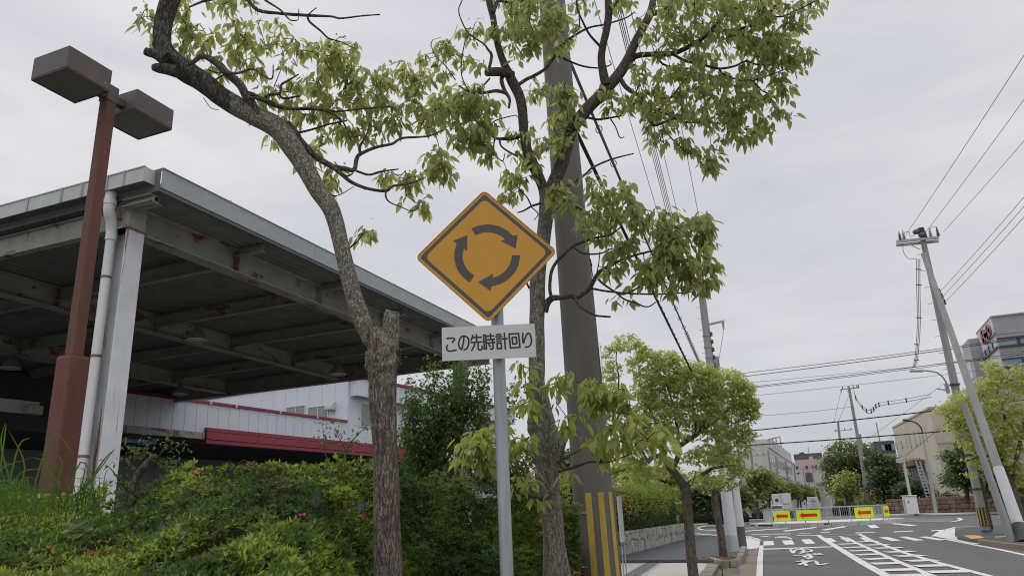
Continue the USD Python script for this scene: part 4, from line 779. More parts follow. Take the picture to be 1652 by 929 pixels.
for py in np.arange(410, 600, 27): 
    z = atY(1490, py, dB)[2]; part('step_bolt', cyl(bB+[-.14, 0, z], bB+[-.36, 0, z], .012, sides=5), 'grey_steel', tB)
pq = gp(1652, 873, 0.12); pq[2] = .12
ptop = atY(1490, 410, bB[1]-.3)
tP, bP, topP = concrete_pole('prop_pole', 'leaning grey prop pole with white sleeve against the right utility pole', pq, ptop[2]-.12, .165, .11, 'pole', lean=(ptop[0]-pq[0], ptop[1]-pq[1]))
ax = (topP-bP); fr_ = lambda t: bP+ax*t
part('white_sleeve', tube([fr_(.045), fr_(.2)], [.185, .172], 16), 'white_wrap', tP, smooth=40); part('dark_foot', tube([fr_(0), fr_(.045)], [.19, .187], 16), 'far_dark', tP, smooth=40)
for px, py in ((1516, 470), (1520, 478), (1524, 487)):
    t = 1-(py-410)/463*1.0; q = atY(px, py, bB[1]-.25); insulator(q-[0, 0, .12], tP, 1, 'insulator_dark', .24, .07)
pg_ = gp(1633, 873, 0.12); pg_[2] = .12; gt_ = atY(1556, 655, pg_[1]+.1)
tG, bG, topG = concrete_pole('stay_pole', 'thin bare grey pole leaning left between the two right corner poles', pg_, gt_[2], .13, .10, 'pole', lean=(gt_[0]-pg_[0], .1))
# street lamp bracket on the right pole
q0, q1 = atY(1531, 640, dB-.25), atY(1471, 597, dB-1.2)
sl = thing('street_lamp', 'grey arm street lamp clamped to the right utility pole', 'street lamp', loc=tuple(q0))
part('arm', tube(spline([atY(1529, 630, dB-.25), atY(1525, 614, dB-.5), atY(1512, 601, dB-.8), atY(1488, 597, dB-1.1)], 14), .035, 8), 'grey_steel', sl, smooth=40)
part('lamp_head', bar(atY(1490, 598, dB-1.1), atY(1468, 598, dB-1.3), .22, .1, bev=.04), 'gutter_grey', sl); part('holder', bar(atY(1526, 618, dB-.2), atY(1530, 634, dB-.2), .16, .16, bev=.03), 'grey_steel', sl)
part('bracket', bar(atY(1511, 627, dB-.2), atY(1527, 629, dB-.2), .06, .05), 'grey_steel', sl)
# poles beyond the roundabout
YC = 112.0; bC = atY(1404, 820, YC); bC[2] = .1; tC_top = atY(1370, 624, YC)
tC, bC, topC = concrete_pole('utility_pole', 'grey utility pole with small crossarm behind the roundabout, right of the road', bC, tC_top[2], .30, .17)
A0, A1 = atY(1356, 628, YC-.2), atY(1386, 625, YC-.2); part('crossarm', bar(A0, A1, .14, .16), 'grey_steel', tC)
for t in (.02, .12, .7, .9, .98): insulator(A0*(1-t)+A1*t, tC, 1 if t > .05 else -1, 'insulator_dark', .5, .11)
part('arm_brace', bar(atY(1366, 630, YC-.2), atY(1374, 637, YC-.2), .07, .07), 'grey_steel', tC)
part('splice_pole', tube([bC+[-.38, 0, 0], atY(1388, 700, YC)+[-.1, 0, 0]], [.24, .2], 12), 'far_pole_concrete', tC, smooth=40); part('orange_band', cyl(bC+[0, 0, 1.0], bC+[0, 0, 2.3], .31, sides=14), 'orange_band', tC)
for py in (765, 775, 740): part('meter_box', box(atY(1400+(py-775)*.15, py, YC-.3), (.4, .3, .55), bev=.04), 'grey_steel', tC)
pe = gp(1209, 834, 0.17); s_ = 92/pe[1]; pe = CAM+(pe-CAM)*s_; pe[2] = max(pe[2], .1)
tE, bE, topE = concrete_pole('utility_pole', 'leaning grey utility pole with red no-parking disc left of the far road', pe, atY(1193, 735, 92)[2], .29, .2, lean=(atY(1194, 735, 92)[0]-pe[0], 0))
part('disc_sign', place(extrude(Point(0, 0).buffer(.32), .03), atY(1203.5, 785, 91.6), [1, 0, 0], [0, 0, 1], [0, -1, 0]), 'tail_red', tE); part('disc_centre', place(extrude(Point(0, 0).buffer(.21), .034), atY(1203.5, 785, 91.6), [1, 0, 0], [0, 0, 1], [0, -1, 0]), 'blue_band', tE)
part('orange_band', tube([bE+(topE-bE)*t for t in (.13, .33)], .296, 14), 'stripe_yellow', tE)
part('white_sign', box(atY(1226, 814, 96), (.45, .06, .6), bev=.02), 'sign_white', tE)
FP = ((1218, 792, 1208, 697, 120, .2, 'dark utility pole with three crossarms in front of the left edge of the grey factory'), (1249, 800, 1239, 728, 150, .2, 'utility pole at the left corner of the windowed grey factory face'), (1258, 800, 1251, 734, 165, .2, 'utility pole second along the windowed grey factory face'),
      (1275, 800, 1267, 742, 180, .2, 'utility pole third along the windowed grey factory face'), (1286, 798, 1281, 748, 200, .2, 'utility pole between the grey factory and the pink building'), (1300, 798, 1296, 754, 210, .14, 'thin pole left in front of the pink building'),
      (1316, 798, 1312, 756, 210, .14, 'thin pole right in front of the pink building'), (1363, 790, 1352, 681, 135, .22, 'small-looking utility pole behind the big round far tree'), (1344, 808, 1340, 792, 150, .2, 'short grey pole beside the far end of the road'), (1384, 812, 1377, 785, 118, .3, 'grey pole under the far tree beside the road bend'))
for i, (x0, y0, x1, y1, Y, r, lab) in enumerate(FP):
    b = atY(x0, y0, Y); tp_ = atY(x1, y1, Y); gz = b[2]; e = (tp_-b)/(tp_[2]-b[2]); b = b-e*(b[2]-0.0) if b[2] > 0 else b
    t, _, tt = concrete_pole('far_pole', lab, b, tp_[2]-b[2], r*1.15, r*.8, 'utility pole', 'poles along the far road', lean=(tp_[0]-b[0], 0), mat='grey_steel' if r < .15 else 'far_pole_concrete')
    if i in (0, 7):
        for dz in ((.7, 2.2, 3.6) if i == 0 else (1.4,)):
            c = tt-np.array([0, 0, dz]); part('crossarm', bar(c+[-.8, 0, 0], c+[2.0, -.3, .05], .13, .13), 'grey_steel', t)
            for k in (-.5, .8, 1.7): insulator(c+[k, 0, .05], t, 1, 'insulator_dark', .4, .1)
    elif i < 5:
        part('crossarm', bar(tt+[-.9, 0, -.6], tt+[1.3, 0, -.5], .13, .13), 'grey_steel', t); part('transformer', cyl(tt+[.5, -.2, -5.6], tt+[.5, -.2, -4.2], .38, sides=10), 'grey_steel', t)
# lamp column right
YL = 93.0; b = atY(1510.5, 826, YL); b[2] = 0.1; tl = thing('street_lamp', 'slim pale lamp column with curved arm before the cream building', 'street lamp', loc=tuple(b))
top = atY(1488, 700, YL); part('column', tube([b, (b+top)/2, top], [.19, .15, .10], 12), 'teal_steel', tl, smooth=40); part('arm', tube(spline([top, atY(1486, 690, YL), atY(1478, 682, YL-.5), atY(1468, 678.5, YL-1)], 12), [.08]*12, 8), 'frame_dark', tl, smooth=40); part('lamp_head', bar(atY(1468.5, 678.7, YL-1), atY(1457, 677, YL-1.4), .4, .2, bev=.06), 'frame_dark', tl)

# ================================================================== OVERHEAD WIRES
def wire(pts, r, lab, mat='cable_black', grp='overhead wires', sides=4): return solo('overhead_wire', tube(np.array(pts), r, sides), mat, lab, 'wire', grp)
GA = 'wires from the big pole to the pole behind the left street tree'
for i, (nx_, ny_, fx_, fy_) in enumerate(((955, -12, 1064, 352), (990, 0, 1077, 348), (993, 0, 1080, 348), (996, 0, 1082.5, 348), (1000, 0, 1085, 348), (1014, 0, 1094, 348), (1060, 0, 1128.5, 355))):
    kx = (fx_-nx_)/(fy_-ny_); F_ = atY(fx_+kx*(428-fy_), 428, bA[1]-.4); N_ = gp(nx_-kx*120, ny_-120, F_[2]+.15)
    wire(catenary(N_, F_, .04), .0075 if i in (0, 5, 6) else .009, ('single thin wire left of the tight bundle above the street tree', 'first wire from the left in the tight bundle of four above the street tree', 'second wire from the left in the tight bundle of four', 'third wire from the left in the tight bundle of four', 'rightmost wire in the tight bundle of four above the street tree', 'single thin wire just right of the tight bundle', 'lone wire farthest right, crossing the forked tree crown')[i], grp=GA)
F_ = atY(1150, 668, bA[1]-2); N_ = atg(912, 176, 6.7)
th = thing('thick_cable', 'thick black bundled cable slanting down beside the big pole with a splice sleeve', 'cable', loc=tuple(N_))
cc = catenary(N_, F_, .05, 24)
for k in range(3): a = 2.1*k; part('strand', tube(cc+np.array([.012*math.cos(a), 0, .016*math.sin(a)]), .011, 5), 'cable_black', th)
sq = [cc[0]*(1-t)+cc[-1]*t for t in (.64, .665, .70, .72)]
part('splice_sleeve', tube(np.array(sq), [.02, .055, .055, .02], 8), 'cable_black', th)
for t in np.linspace(.05, .95, 46): q = cc[0]*(1-t)+cc[-1]*t; part('cable_tie', box(q+[.01, 0, -.03], (.03, .012, .03)), 'cable_black', th)
F_ = atY(1140, 612, bA[1]-2); N_ = atg(915, 92, 6.6); cc = catenary(N_, F_, .05, 30)
th = thing('spiral_cable', 'thin cable with spiral hanger rings beside the thick black cable', 'cable', loc=tuple(N_))
part('cable', tube(cc, .011, 4), 'cable_grey', th); part('messenger', tube(cc+[0, 0, .06], .007, 4), 'cable_grey', th)
for t in list(np.linspace(.08, .6, 12))+list(np.linspace(.63, .98, 26)):
    i = t*29; a = int(i); q = cc[a]*(1-i+a)+cc[min(a+1, 29)]*(i-a); ang = np.linspace(0, 2*math.pi, 11); part('hanger_ring', tube(q+np.array([0, 0, .03])+np.column_stack([.04*np.cos(ang), 0*ang, .05*np.sin(ang)]), .006, 4), 'cable_black', th)
GB = 'wires to the top of the right utility pole'
for k, (fx_, fy_, nx_, ny_) in enumerate(((1460, 381, 1652, 87.5), (1494, 374, 1652, 159), (1522, 374, 1652, 225.5))):
    F_ = tgt(fx_, fy_); N_ = gp(nx_+(nx_-fx_)*.5, ny_+(ny_-fy_)*.5, F_[2]+.3); wire(catenary(N_, F_, .05), .0115, ('highest wire from the right edge to the left end of the crossarm', 'middle of three wires from the right edge to the crossarm', 'lowest of three wires from the right edge to the crossarm')[k], 'cable_grey', GB)
for k, (fx_, fy_, nx_, ny_) in enumerate(((1517, 470, 1652, 316), (1521, 478, 1652, 331), (1525, 487, 1652, 348))):
    F_ = atY(fx_, fy_, dB-.3); N_ = gp(nx_+(nx_-fx_)*.5, ny_+(ny_-fy_)*.5, F_[2]+.2); wire(catenary(N_, F_, .05), .0115, ('upper wire ending midway on the leaning prop pole', 'middle wire ending midway on the leaning prop pole', 'lower wire ending midway on the leaning prop pole')[k], 'cable_grey', 'wires to the prop pole')
GC = 'wires crossing the road'
YW = 47.0
for (x0, y0, x1, y1, r, lab) in ((1179, 604, 1652, 543.5, .022, 'topmost wire crossing the road from the left tree to the grey office'), (1201, 607, 1652, 545.5, .028, 'second highest wire crossing the road'), (1205, 617, 1652, 572, .014, 'faint third wire crossing the road'),
                                 (1205, 624.5, 1652, 568, .024, 'fourth wire crossing the road, doubled near the right pole'), (1205, 626.5, 1652, 571, .020, 'fifth wire crossing the road just under its twin'), (1205, 639, 1652, 588, .014, 'thin single wire crossing the road under the bundle'),
                                 (1200, 672, 1378, 655.5, .013, 'faint wire from the left tree to the middle far pole'), (1195, 696, 1690, 640, .045, 'thick black cable crossing above the roundabout'), (1205, 718, 1690, 681, .045, 'lowest thick black cable crossing above the roundabout'),
                                 (1460, 775-40, 1652, 597-20, .02, 'wire climbing from the cream house toward the grey office')):
    a, b = atY(x0, y0, YW), atY(x1, y1, YW); wire(catenary(a, b, .06), r*.72, lab, 'cable_black' if r > .02 else 'cable_grey', GC)
cc = spline([atY(x, y, 60) for x, y in ((1378, 632), (1382, 646), (1393, 660), (1401, 666), (1408, 664), (1414, 657), (1425, 653), (1455, 649), (1503, 640))], 40)
th = thing('looped_cable', 'looped cable with spacers hanging right of the middle far pole', 'cable', loc=tuple(cc[0]))
part('cable', tube(cc, .017, 4), 'cable_black', th); part('cable', tube(cc+[0, 0, .2], .015, 4), 'cable_black', th)
for i in (4, 9, 13, 18, 21, 24, 27, 31, 35): part('spacer', box(cc[i]+[0, 0, .1], (.08, .06, .34)), 'frame_dark', th)
for k, (x0, y0, x1, y1) in enumerate(((1357, 630, 1345, 682), (1370, 636, 1352, 682), (1446, 700, 1390, 742), (1524, 618, 1400, 708))): wire([atY(x0, y0, 100), atY(x1, y1, 100)], .018, ('slack wire from the left end of the middle far pole crossarm', 'slack wire from the middle far pole beside the outer slack wire', 'thin wire before the dark roofed block', 'thin wire from the right street lamp down to the far trees')[k], 'cable_grey', 'slack wires near the middle far pole')

# ================================================================== BUILDINGS FAR OFF
def plane2(A_, B_):
    A_, B_ = np.array([A_[0], A_[1], 0.0]), np.array([B_[0], B_[1], 0.0]); u = (B_-A_)/np.linalg.norm(B_-A_); n = np.array([u[1], -u[0], 0]); R = np.column_stack([n, u, [0, 0, 1.0]])
    if n@(CAM-A_) < 0: n = -n; R = np.column_stack([n, u, [0, 0, 1.0]])
    def mk(d0, d1, s0, s1, z0, z1): return box(A_+n*(d0+d1)/2+u*(s0+s1)/2+np.array([0, 0, (z0+z1)/2]), (abs(d1-d0), s1-s0, z1-z0), R)
    def on(x, y): d = ray(x, y); p = CAM+d*(((A_-CAM)@n)/(d@n)); return float((p-A_)@u), float(p[2])
    return mk, on, np.linalg.norm(B_-A_), n, u
def block(t, mat, pts, z0, z1, name='wall'): return part(name, slab([(p[0], p[1]) for p in pts], z0, z1), mat, t)
def shrink(win): return win
# grey white factory left of the far road
a, b, c = atY(1188, 724, 185), atY(1240, 726, 172), atY(1281, 736, 262); zt = 14.0
gf = thing('far_factory', 'grey white four storey factory left of the far road', 'building', loc=(a[0], a[1], 0)); d = a+(c-b)
block(gf, 'far_white', [a, b, c, d], 0, zt)
mk, on, L, n, u = plane2(b, c)
part('parapet', mk(.0, .15, 0, L, zt-.35, zt+.12), 'far_white', gf)
for x0, x1 in ((1243.5, 1246), (1247, 1250), (1253, 1256), (1257, 1260), (1261, 1264.5), (1267, 1270.5), (1272, 1275)):
    s0, z0 = on(x0, 739); s1, z1 = on(x1, 739); w = part('window', mk(-.2, .05, s0, s1, zt-3.6, zt-1.9), 'dark_glass', gf); part('frame', mk(.05, .1, s0-.15, s1+.15, zt-3.75, zt-3.6), 'far_white', w)
for k in (5.6, 9.8): part('ledge', mk(0, .25, 0, L, zt-k-.3, zt-k), 'office_grey', gf)
for k in range(9): s = L*(k+.5)/9; part('pilaster', mk(0, .12, s-.12, s+.12, .5, zt-5.9), 'far_white', gf)
sb, sc = on(1249, 722)[0], on(1276, 722)[0]; part('stair_tower', mk(-7, -.3, sb, sc, zt, zt+2.7), 'far_white', gf)
for x in (1254, 1258): s0 = on(x, 725)[0]; part('window', mk(-.32, -.24, s0, s0+3.0, zt+.9, zt+1.8), 'dark_glass', gf)
mk2, on2, L2, *_ = plane2(a, b)
for x in (1194, 1197): s0 = on2(x, 735)[0]; part('window', mk2(-.1, .05, s0, s0+.9, zt-3.8, zt-2), 'dark_glass', gf)
for x0 in (1203, 1209): s0 = on2(x0, 724)[0]; part('roof_frame', join([mk2(-6, -5.8, s0, s0+.25, zt, zt+2.4), mk2(-6, -5.8, s0, s0+3.6, zt+2.2, zt+2.4), mk2(-6, -5.8, s0+3.4, s0+3.6, zt, zt+2.4)]), 'grey_steel', gf)
part('loading_hood', mk2(0, 1.2, L2*.45, L2*.72, 6.2, 6.5), 'far_white', gf)
# pink building
a, b = atY(1281.5, 742, 290), atY(1336, 741, 290); pk = thing('pink_building', 'pale pink office building with dark roof storey at the far end', 'building', loc=(a[0], a[1], 0)); zt = a[2]
block(pk, 'far_pink', [a, b, b+[0, 30, 0], a+[0, 30, 0]], 0, zt); mk, on, L, n, u = plane2(a, b)
for x0, x1, y0, y1 in ((1283, 1288, 751, 756), (1299, 1304, 751, 756), (1309, 1313, 750.5, 755), (1314, 1318.5, 750, 754.5), (1284, 1290, 762, 764), (1301, 1306, 761.5, 763.5)):
    s0, z1 = on(x0, y0); s1, z0 = on(x1, y1); part('window', mk(-.1, .08, s0, s1, z0, z1), 'dark_glass', pk)
s0, z1 = on(1299, 763); s1, z0 = on(1312, 776); part('dark_screen', mk(0, .8, s0, s1, z0, z1), 'far_dark', pk)
s0, z1 = on(1282, 766); part('lower_wall', mk(.0, .5, s0, L, 0, z1), 'far_white', pk)
s0, z1 = on(1280, 734.5); s1, _ = on(1326, 733); part('roof_storey', mk(-14, -3, s0, s1, zt, z1+.6), 'far_dark', pk)
s0, z1 = on(1288.5, 728); s1, z0 = on(1297.5, 735); part('plant_room', mk(-9, -5, s0, s1, zt, z1), 'far_dark', pk)
s0, z1 = on(1302.5, 719); part('mast', mk(-6, -5.7, s0, s0+.25, zt, z1), 'grey_steel', pk)
part('roof_plant', mk(-2.5, -.5, on(1305, 740)[0], on(1312, 740)[0], zt, zt+1), 'far_pink', pk)
a, b = atY(1318, 775, 230), atY(1334, 775, 230); sh = thing('far_shed', 'low pale shed with stepped roofs below the pink building', 'building', loc=(a[0], a[1], 0)); block(sh, 'far_white', [a, b, b+[0, 10, 0], a+[0, 10, 0]], 0, atY(1325, 781, 230)[2])
part('roof', slab([tuple(q[:2]) for q in (a+[-.4, -.4, 0], b+[.4, -.4, 0], b+[.4, 10.4, 0], a+[-.4, 10.4, 0])], atY(1325, 781, 230)[2], atY(1325, 777, 230)[2]), 'office_grey', sh)
# cream house on the right
a, b = atY(1440, 690, 130), atY(1500, 660, 105); zt = 12.25; c = b+np.array([9.0, 2.0, 0]); d = a+np.array([9.0, 2.0, 0])
cr = thing('cream_house', 'cream three storey house with tall windows above the right stone wall', 'building', loc=(b[0], b[1], 0)); block(cr, 'cream_wall', [a, b, c, d], 0, zt)
part('parapet', slab([tuple(q[:2]) for q in (a+[-.1, .1, 0], b+[-.1, -.1, 0], c+[.1, -.1, 0], d+[.1, .1, 0])], zt, zt+.25), 'cream_wall', cr)
mk, on, L, n, u = plane2(a, b)
def fwin(t, x0, y0, x1, y1, m=1, glass='dark_glass', fm='frame_alu'):
    s0, z1 = on(x0, y0); s1, z0 = on(x1, y1)
    if s1 < s0: s0, s1 = s1, s0
    w = part('window', mk(-.1, .05, s0, s1, z0, z1), glass, t); fw = .12
    for q in ((s0, s1, z0-fw, z0), (s0, s1, z1, z1+fw), (s0-fw, s0, z0, z1), (s1, s1+fw, z0, z1)): part('frame', mk(0, .12, *q), fm, w)
    for k in range(m): c_ = s0+(s1-s0)*(k+1)/(m+1); part('mullion', mk(.05, .1, c_-.05, c_+.05, z0, z1), fm, w)
for q in ((1445, 714, 1447.5, 722), (1453, 711.5, 1456.5, 720), (1461, 704.5, 1464, 720), (1466, 702, 1470.5, 719.5), (1473.5, 694.5, 1479, 718), (1481, 692, 1486, 716), (1491, 687, 1496, 710.5)): fwin(cr, *q, glass='blue_glass')
mkc, onc, Lc, nc, uc = plane2(b, c)
mk_, on_ = mk, on; mk, on = mkc, onc
for q in ((1501, 684, 1505, 711), (1503, 740, 1509, 763), (1511, 738.5, 1516, 761)): fwin(cr, *q)
part('floor_band', mkc(0, .08, 0, Lc, 8.0, 8.3), 'cream_wall', cr)
mk, on = mk_, on_
s0, z1 = on(1463, 739); s1, z0 = on(1492, 744); part('awning', mk(.1, 1.4, s0, s1, z0-.4, z0+.3), 'brown_roof', cr)
for x in (1466, 1472, 1477, 1482, 1487): s0, z0 = on(x, 760); part('window', mk(-.1, .06, s0-.5, s0+.5, z0-1.5, z0+1.8), 'blue_glass', cr)
la = thing('steel_ladder', 'pale green steel stair frame standing before the cream house', 'stairs', loc=tuple(atY(1485, 800, 100)))
for xa, ya_, xb, yb_ in ((1477, 742, 1496, 806), (1484, 744, 1503, 806), (1492, 748, 1496, 760)): part('stile', bar(atY(xb, yb_, 100), atY(xa, ya_, 100), .12, .12), 'teal_steel', la)
for k in range(10): y = 752+k*5.4; xa = 1477+(y-742)*.297; part('rung', bar(atY(xa, y, 100), atY(xa+8, y-.6, 100), .08, .16), 'teal_steel', la)
# red roofed block behind the right tree
a = atY(1508, 655, 128); rr_ = thing('red_roof_building', 'building with dark red roof edge behind the right tree', 'building', loc=(a[0], a[1], 0)); b = atY(1545, 640, 115)
mk, on, L, n, u = plane2(a, b); part('wall', mk(-9, 0, 0, L+14, 0, 13.4), 'office_grey', rr_); part('roof_edge', mk(-9, .5, -.5, L+14, 13.4, 13.9), 'brown_roof', rr_)
# grey office top right
xo = 24.4; yo = atX(1600, 512, xo)[1]; zt = atX(1600, 512, xo)[2]; of = thing('grey_office', 'grey office block with window bands and a red logo at the top right', 'building', loc=(xo, yo, 0)); ye = atX(1576, 538, xo)[1]
part('wall', abox(xo, xo+30, yo, ye, 0, zt), 'office_grey', of)
part('light_flank', abox(xo-.1, xo, yo+.05, ye, 4, zt-.02), 'office_light', of)
X_ = lambda x, y: (atX(x, y, xo-.1)[1], atX(x, y, xo-.1)[2]); Y_ = lambda x, y: (atY(x, y, yo-.06)[0], atY(x, y, yo-.06)[2])
zb1, zb0 = Y_(1612, 547)[1], Y_(1612, 558)[1]; st = zb1-zb0; fl = Y_(1620, 547)[1]-Y_(1620, 581)[1]
for k in range(5):
    z1, z0 = zb1-k*fl, zb0-k*fl
    if z0 < 2: break
    w = part('window_band', abox(xo+.3, xo+29, yo-.04, yo+.1, z0, z1), 'blue_glass', of)
    part('sill', abox(xo, xo+30, yo-.25, yo-.04, z0-.25, z0), 'frame_dark', w); part('head', abox(xo, xo+30, yo-.2, yo-.04, z1, z1+.16), 'frame_dark', w)
    for m in np.arange(xo+2.2, xo+29, 3.1): part('mullion', abox(m, m+.35, yo-.14, yo-.04, z0, z1), 'frame_dark', w)
    w = part('window_band', abox(xo-.14, xo+.1, yo+.2, ye-.5, z0, z1), 'blue_glass', of)
    for m in np.arange(yo+2.4, ye-1, 2.6): part('mullion', abox(xo-.24, xo-.14, m, m+.25, z0, z1), 'frame_dark', w)
    part('sill', abox(xo-.3, xo-.1, yo, ye, z0-.25, z0), 'frame_dark', w)
for z in (zt-2.4, zt-4.9): part('panel_joint', abox(xo, xo+30, yo-.012, yo, z-.05, z), 'frame_dark', of)
for k in range(1, 6): part('panel_joint', abox(xo+k*4.4, xo+k*4.4+.05, yo-.014, yo, zb1+.2, zt-.05), 'frame_dark', of)
part('coping', abox(xo-.15, xo+30, yo-.15, ye, zt, zt+.2), 'office_grey', of)
# the rounded red emblem, written across the flank
yl0, zl0 = X_(1587, 541); yl1, zl1 = X_(1603, 530)
for pts, w in (([(1596.3, 528), (1597.2, 538), (1598, 542)], .9), ([(1588.3, 536), (1587.3, 541), (1589.5, 546), (1592, 549)], .9), ([(1588.5, 536), (1590.5, 535), (1591.5, 538)], .6), ([(1591, 549), (1592.5, 545), (1594, 541), (1595.5, 537)], .8), ([(1593.5, 540), (1595, 543), (1597.5, 541), (1599.5, 537), (1600.5, 533)], .9), ([(1597, 528), (1600, 530), (1601.5, 535)], .8)):
    ls = LineString([X_(*p) for p in pts]).buffer(w/2, 5); part('logo_stroke', place(extrude(ls, .35), [xo-.5, 0, 0], [0, 1, 0], [0, 0, 1], [1, 0, 0]), 'logo_red', of)
ls = Polygon([X_(*p) for p in ((1597, 527.5), (1602, 529), (1604.5, 536), (1600, 541), (1596, 546), (1592.5, 550), (1591, 546))]).buffer(.3); part('logo_back', place(extrude(ls, .2), [xo-.3, 0, 0], [0, 1, 0], [0, 0, 1], [1, 0, 0]), 'board_back', of)
yt0 = atX(1576, 540, xo)[1]; tw0 = atX(1567, 547, xo-1.0)
part('stair_tower', abox(xo-1.5, xo+6, ye-1, ye+5, 0, tw0[2]), 'office_grey', of)
for k in range(5): z = tw0[2]-5.5-k*3.4; part('window', abox(xo-1.56, xo-1.4, ye+.6, ye+3.6, z, z+2.6), 'blue_glass', of)
# dark flat building behind the far trees
a, b = atY(1412, 712, 170), atY(1441, 706, 170); dk = thing('dark_roof_building', 'white block with black roof storey left of the cream house', 'building', loc=(a[0], a[1], 0)); mk, on, L, n, u = plane2(a, b); z1 = a[2]
part('wall', mk(-10, 0, 0, L, 0, z1-2.4), 'far_white', dk); part('roof_storey', mk(-10, .3, -.4, L, z1-2.4, z1), 'far_dark', dk)
for x in (1426, 1431.5, 1437): s0, _ = on(x, 715); part('window', mk(.3, .4, s0-.6, s0+.6, z1-1.9, z1-.7), 'blue_glass', dk); part('window', mk(0, .1, s0-.9, s0+.9, z1-5.6, z1-3.4), 'blue_glass', dk)
part('mast', mk(-3, -2.8, on(1409, 700)[0]+1, on(1409, 700)[0]+1.25, z1, z1+4), 'grey_steel', dk)
# low buildings glimpsed behind the big pole and left of the street tree
a, b = atY(965, 752, 52), atY(1010, 752, 52); lb = thing('low_building', 'pale low building glimpsed behind the big pole and the street tree', 'building', loc=(a[0], a[1], 0)); mk, on, L, n, u = plane2(a, b)
part('wall', mk(-8, 0, -2, L, 0, 4.3), 'far_white', lb); part('roof', mk(-8.3, .4, -2.3, L+.3, 4.3, 4.5), 'office_grey', lb)
for s in np.arange(-1.5, L-2, 2.6): part('window', mk(-.1, .05, s, s+1.8, 2.2, 3.7), 'dark_glass', lb)
q = atg(996, 785, 36); gl = thing('globe_lamp', 'small white globe lamp just right of the big pole', 'garden lamp', loc=(q[0], q[1], 0)); part('globe', sphere(q, .215, 2), 'globe_white', gl, smooth=True); part('stem', cyl((q[0], q[1], 0), q-[0, 0, .2], .04, sides=8), 'frame_dark', gl)
q = gp(1000, 892, .03); q = CAM+(q-CAM)*.62; s0 = atg(998.5, 800, q@HEAD); nb = thing('notice_board', 'narrow white board with teal edge standing edge-on behind the big pole', 'board', loc=(s0[0], s0[1], 0))
R_ = np.column_stack([SIDE*.35+HEAD*.94, [0, 0, 1.0], np.cross(SIDE*.35+HEAD*.94, [0, 0, 1.0])]); zt = s0[2]
part('panel', box((s0[0], s0[1], zt-.55), (.4, 1.1, .03), R_), 'sign_white', nb); part('edge', box((s0[0], s0[1], zt-.55)+R_[:, 0]*.205, (.02, 1.1, .04), R_), 'board_green', nb)
for k in (-.15, .15): part('leg', cyl(np.array([s0[0], s0[1], 0])+R_[:, 0]*k, np.array([s0[0], s0[1], zt-1.1])+R_[:, 0]*k, .015, sides=6), 'grey_steel', nb)
# traffic signal far down the road
q = atY(1278, 784, 175); ts = thing('traffic_signal', 'small traffic signal glowing green far down the road', 'traffic light', loc=(q[0], q[1], 0))
part('housing', box(q, (1.5, .25, .5), bev=.08), 'frame_dark', ts)
for k, m in ((-.5, 'signal_green'), (0, 'frame_dark'), (.5, 'frame_dark')): part('lens', cyl(q+[k, -.13, 0], q+[k, -.17, 0], .19, sides=12), m, ts)
part('plate', box(q+[.1, 0, .75], (1.6, .06, .55)), 'board_back', ts); part('pole', cyl((q[0]-1.4, q[1], 0), (q[0]-1.4, q[1], q[2]+.8), .1, sides=8), 'grey_steel', ts); part('arm', bar((q[0]-1.4, q[1], q[2]+.2), q+[-.75, 0, .2], .08, .08), 'grey_steel', ts)

# ================================================================== WALLS, CABINET
def stone_wall(t, A_, B_, h, mats, rows, wavg, depth=.35, seed=1, dz=0.0):
    rng = np.random.default_rng(seed); mk, on, L, n, u = plane2(A_, B_)
    part('mortar', mk(-depth, -.05, 0, L, dz, h-.03), 'stone_joint', t); z = dz
    hs = rng.uniform(.75, 1.25, rows); hs = hs/hs.sum()*(h-dz)
    A3 = np.array([A_[0], A_[1], 0.0])
    for hr in hs:
        s = 0.0
        while s < L-.02:
            w = min(wavg*rng.uniform(.6, 1.5), L-s); 
            if L-s-w < wavg*.3: w = L-s
            g = min(.014, hr*.06); k = rng.uniform(.08, .42, 8)*min(w, hr)*.9
            o = Polygon([(s+g+k[0], z+g), (s+w-g-k[1], z+g), (s+w-g, z+g+k[2]), (s+w-g, z+hr-g-k[3]), (s+w-g-k[4], z+hr-g), (s+g+k[5], z+hr-g), (s+g, z+hr-g-k[6]), (s+g, z+g+k[7])])
            pr = np.array(o.exterior.coords)[:-1]; m_ = pr.mean(0); dd = rng.uniform(.0, .08); inn = m_+(pr-m_)*.8; cen = m_
            v3 = lambda q, d: A3+u*q[0]+n*d+np.array([0, 0, q[1]])
            V = [v3(q, -.06) for q in pr]+[v3(q, dd*.5) for q in pr]+[v3(q, dd+.02) for q in inn]+[v3(cen, dd+.03)]; N_ = len(pr); F = []
            for i in range(N_):
                j = (i+1) % N_
                for r in (0, 1): F += [(r*N_+i, r*N_+j, (r+1)*N_+j), (r*N_+i, (r+1)*N_+j, (r+1)*N_+i)]
                F.append((2*N_+i, 2*N_+j, 3*N_))
            part('stone', (np.array(V), np.array(F)), mats[int(rng.integers(len(mats)))], t); s += w
        z += hr
A_ = gp(1008, 898, .03); B_ = gp(1104, 872, .03)
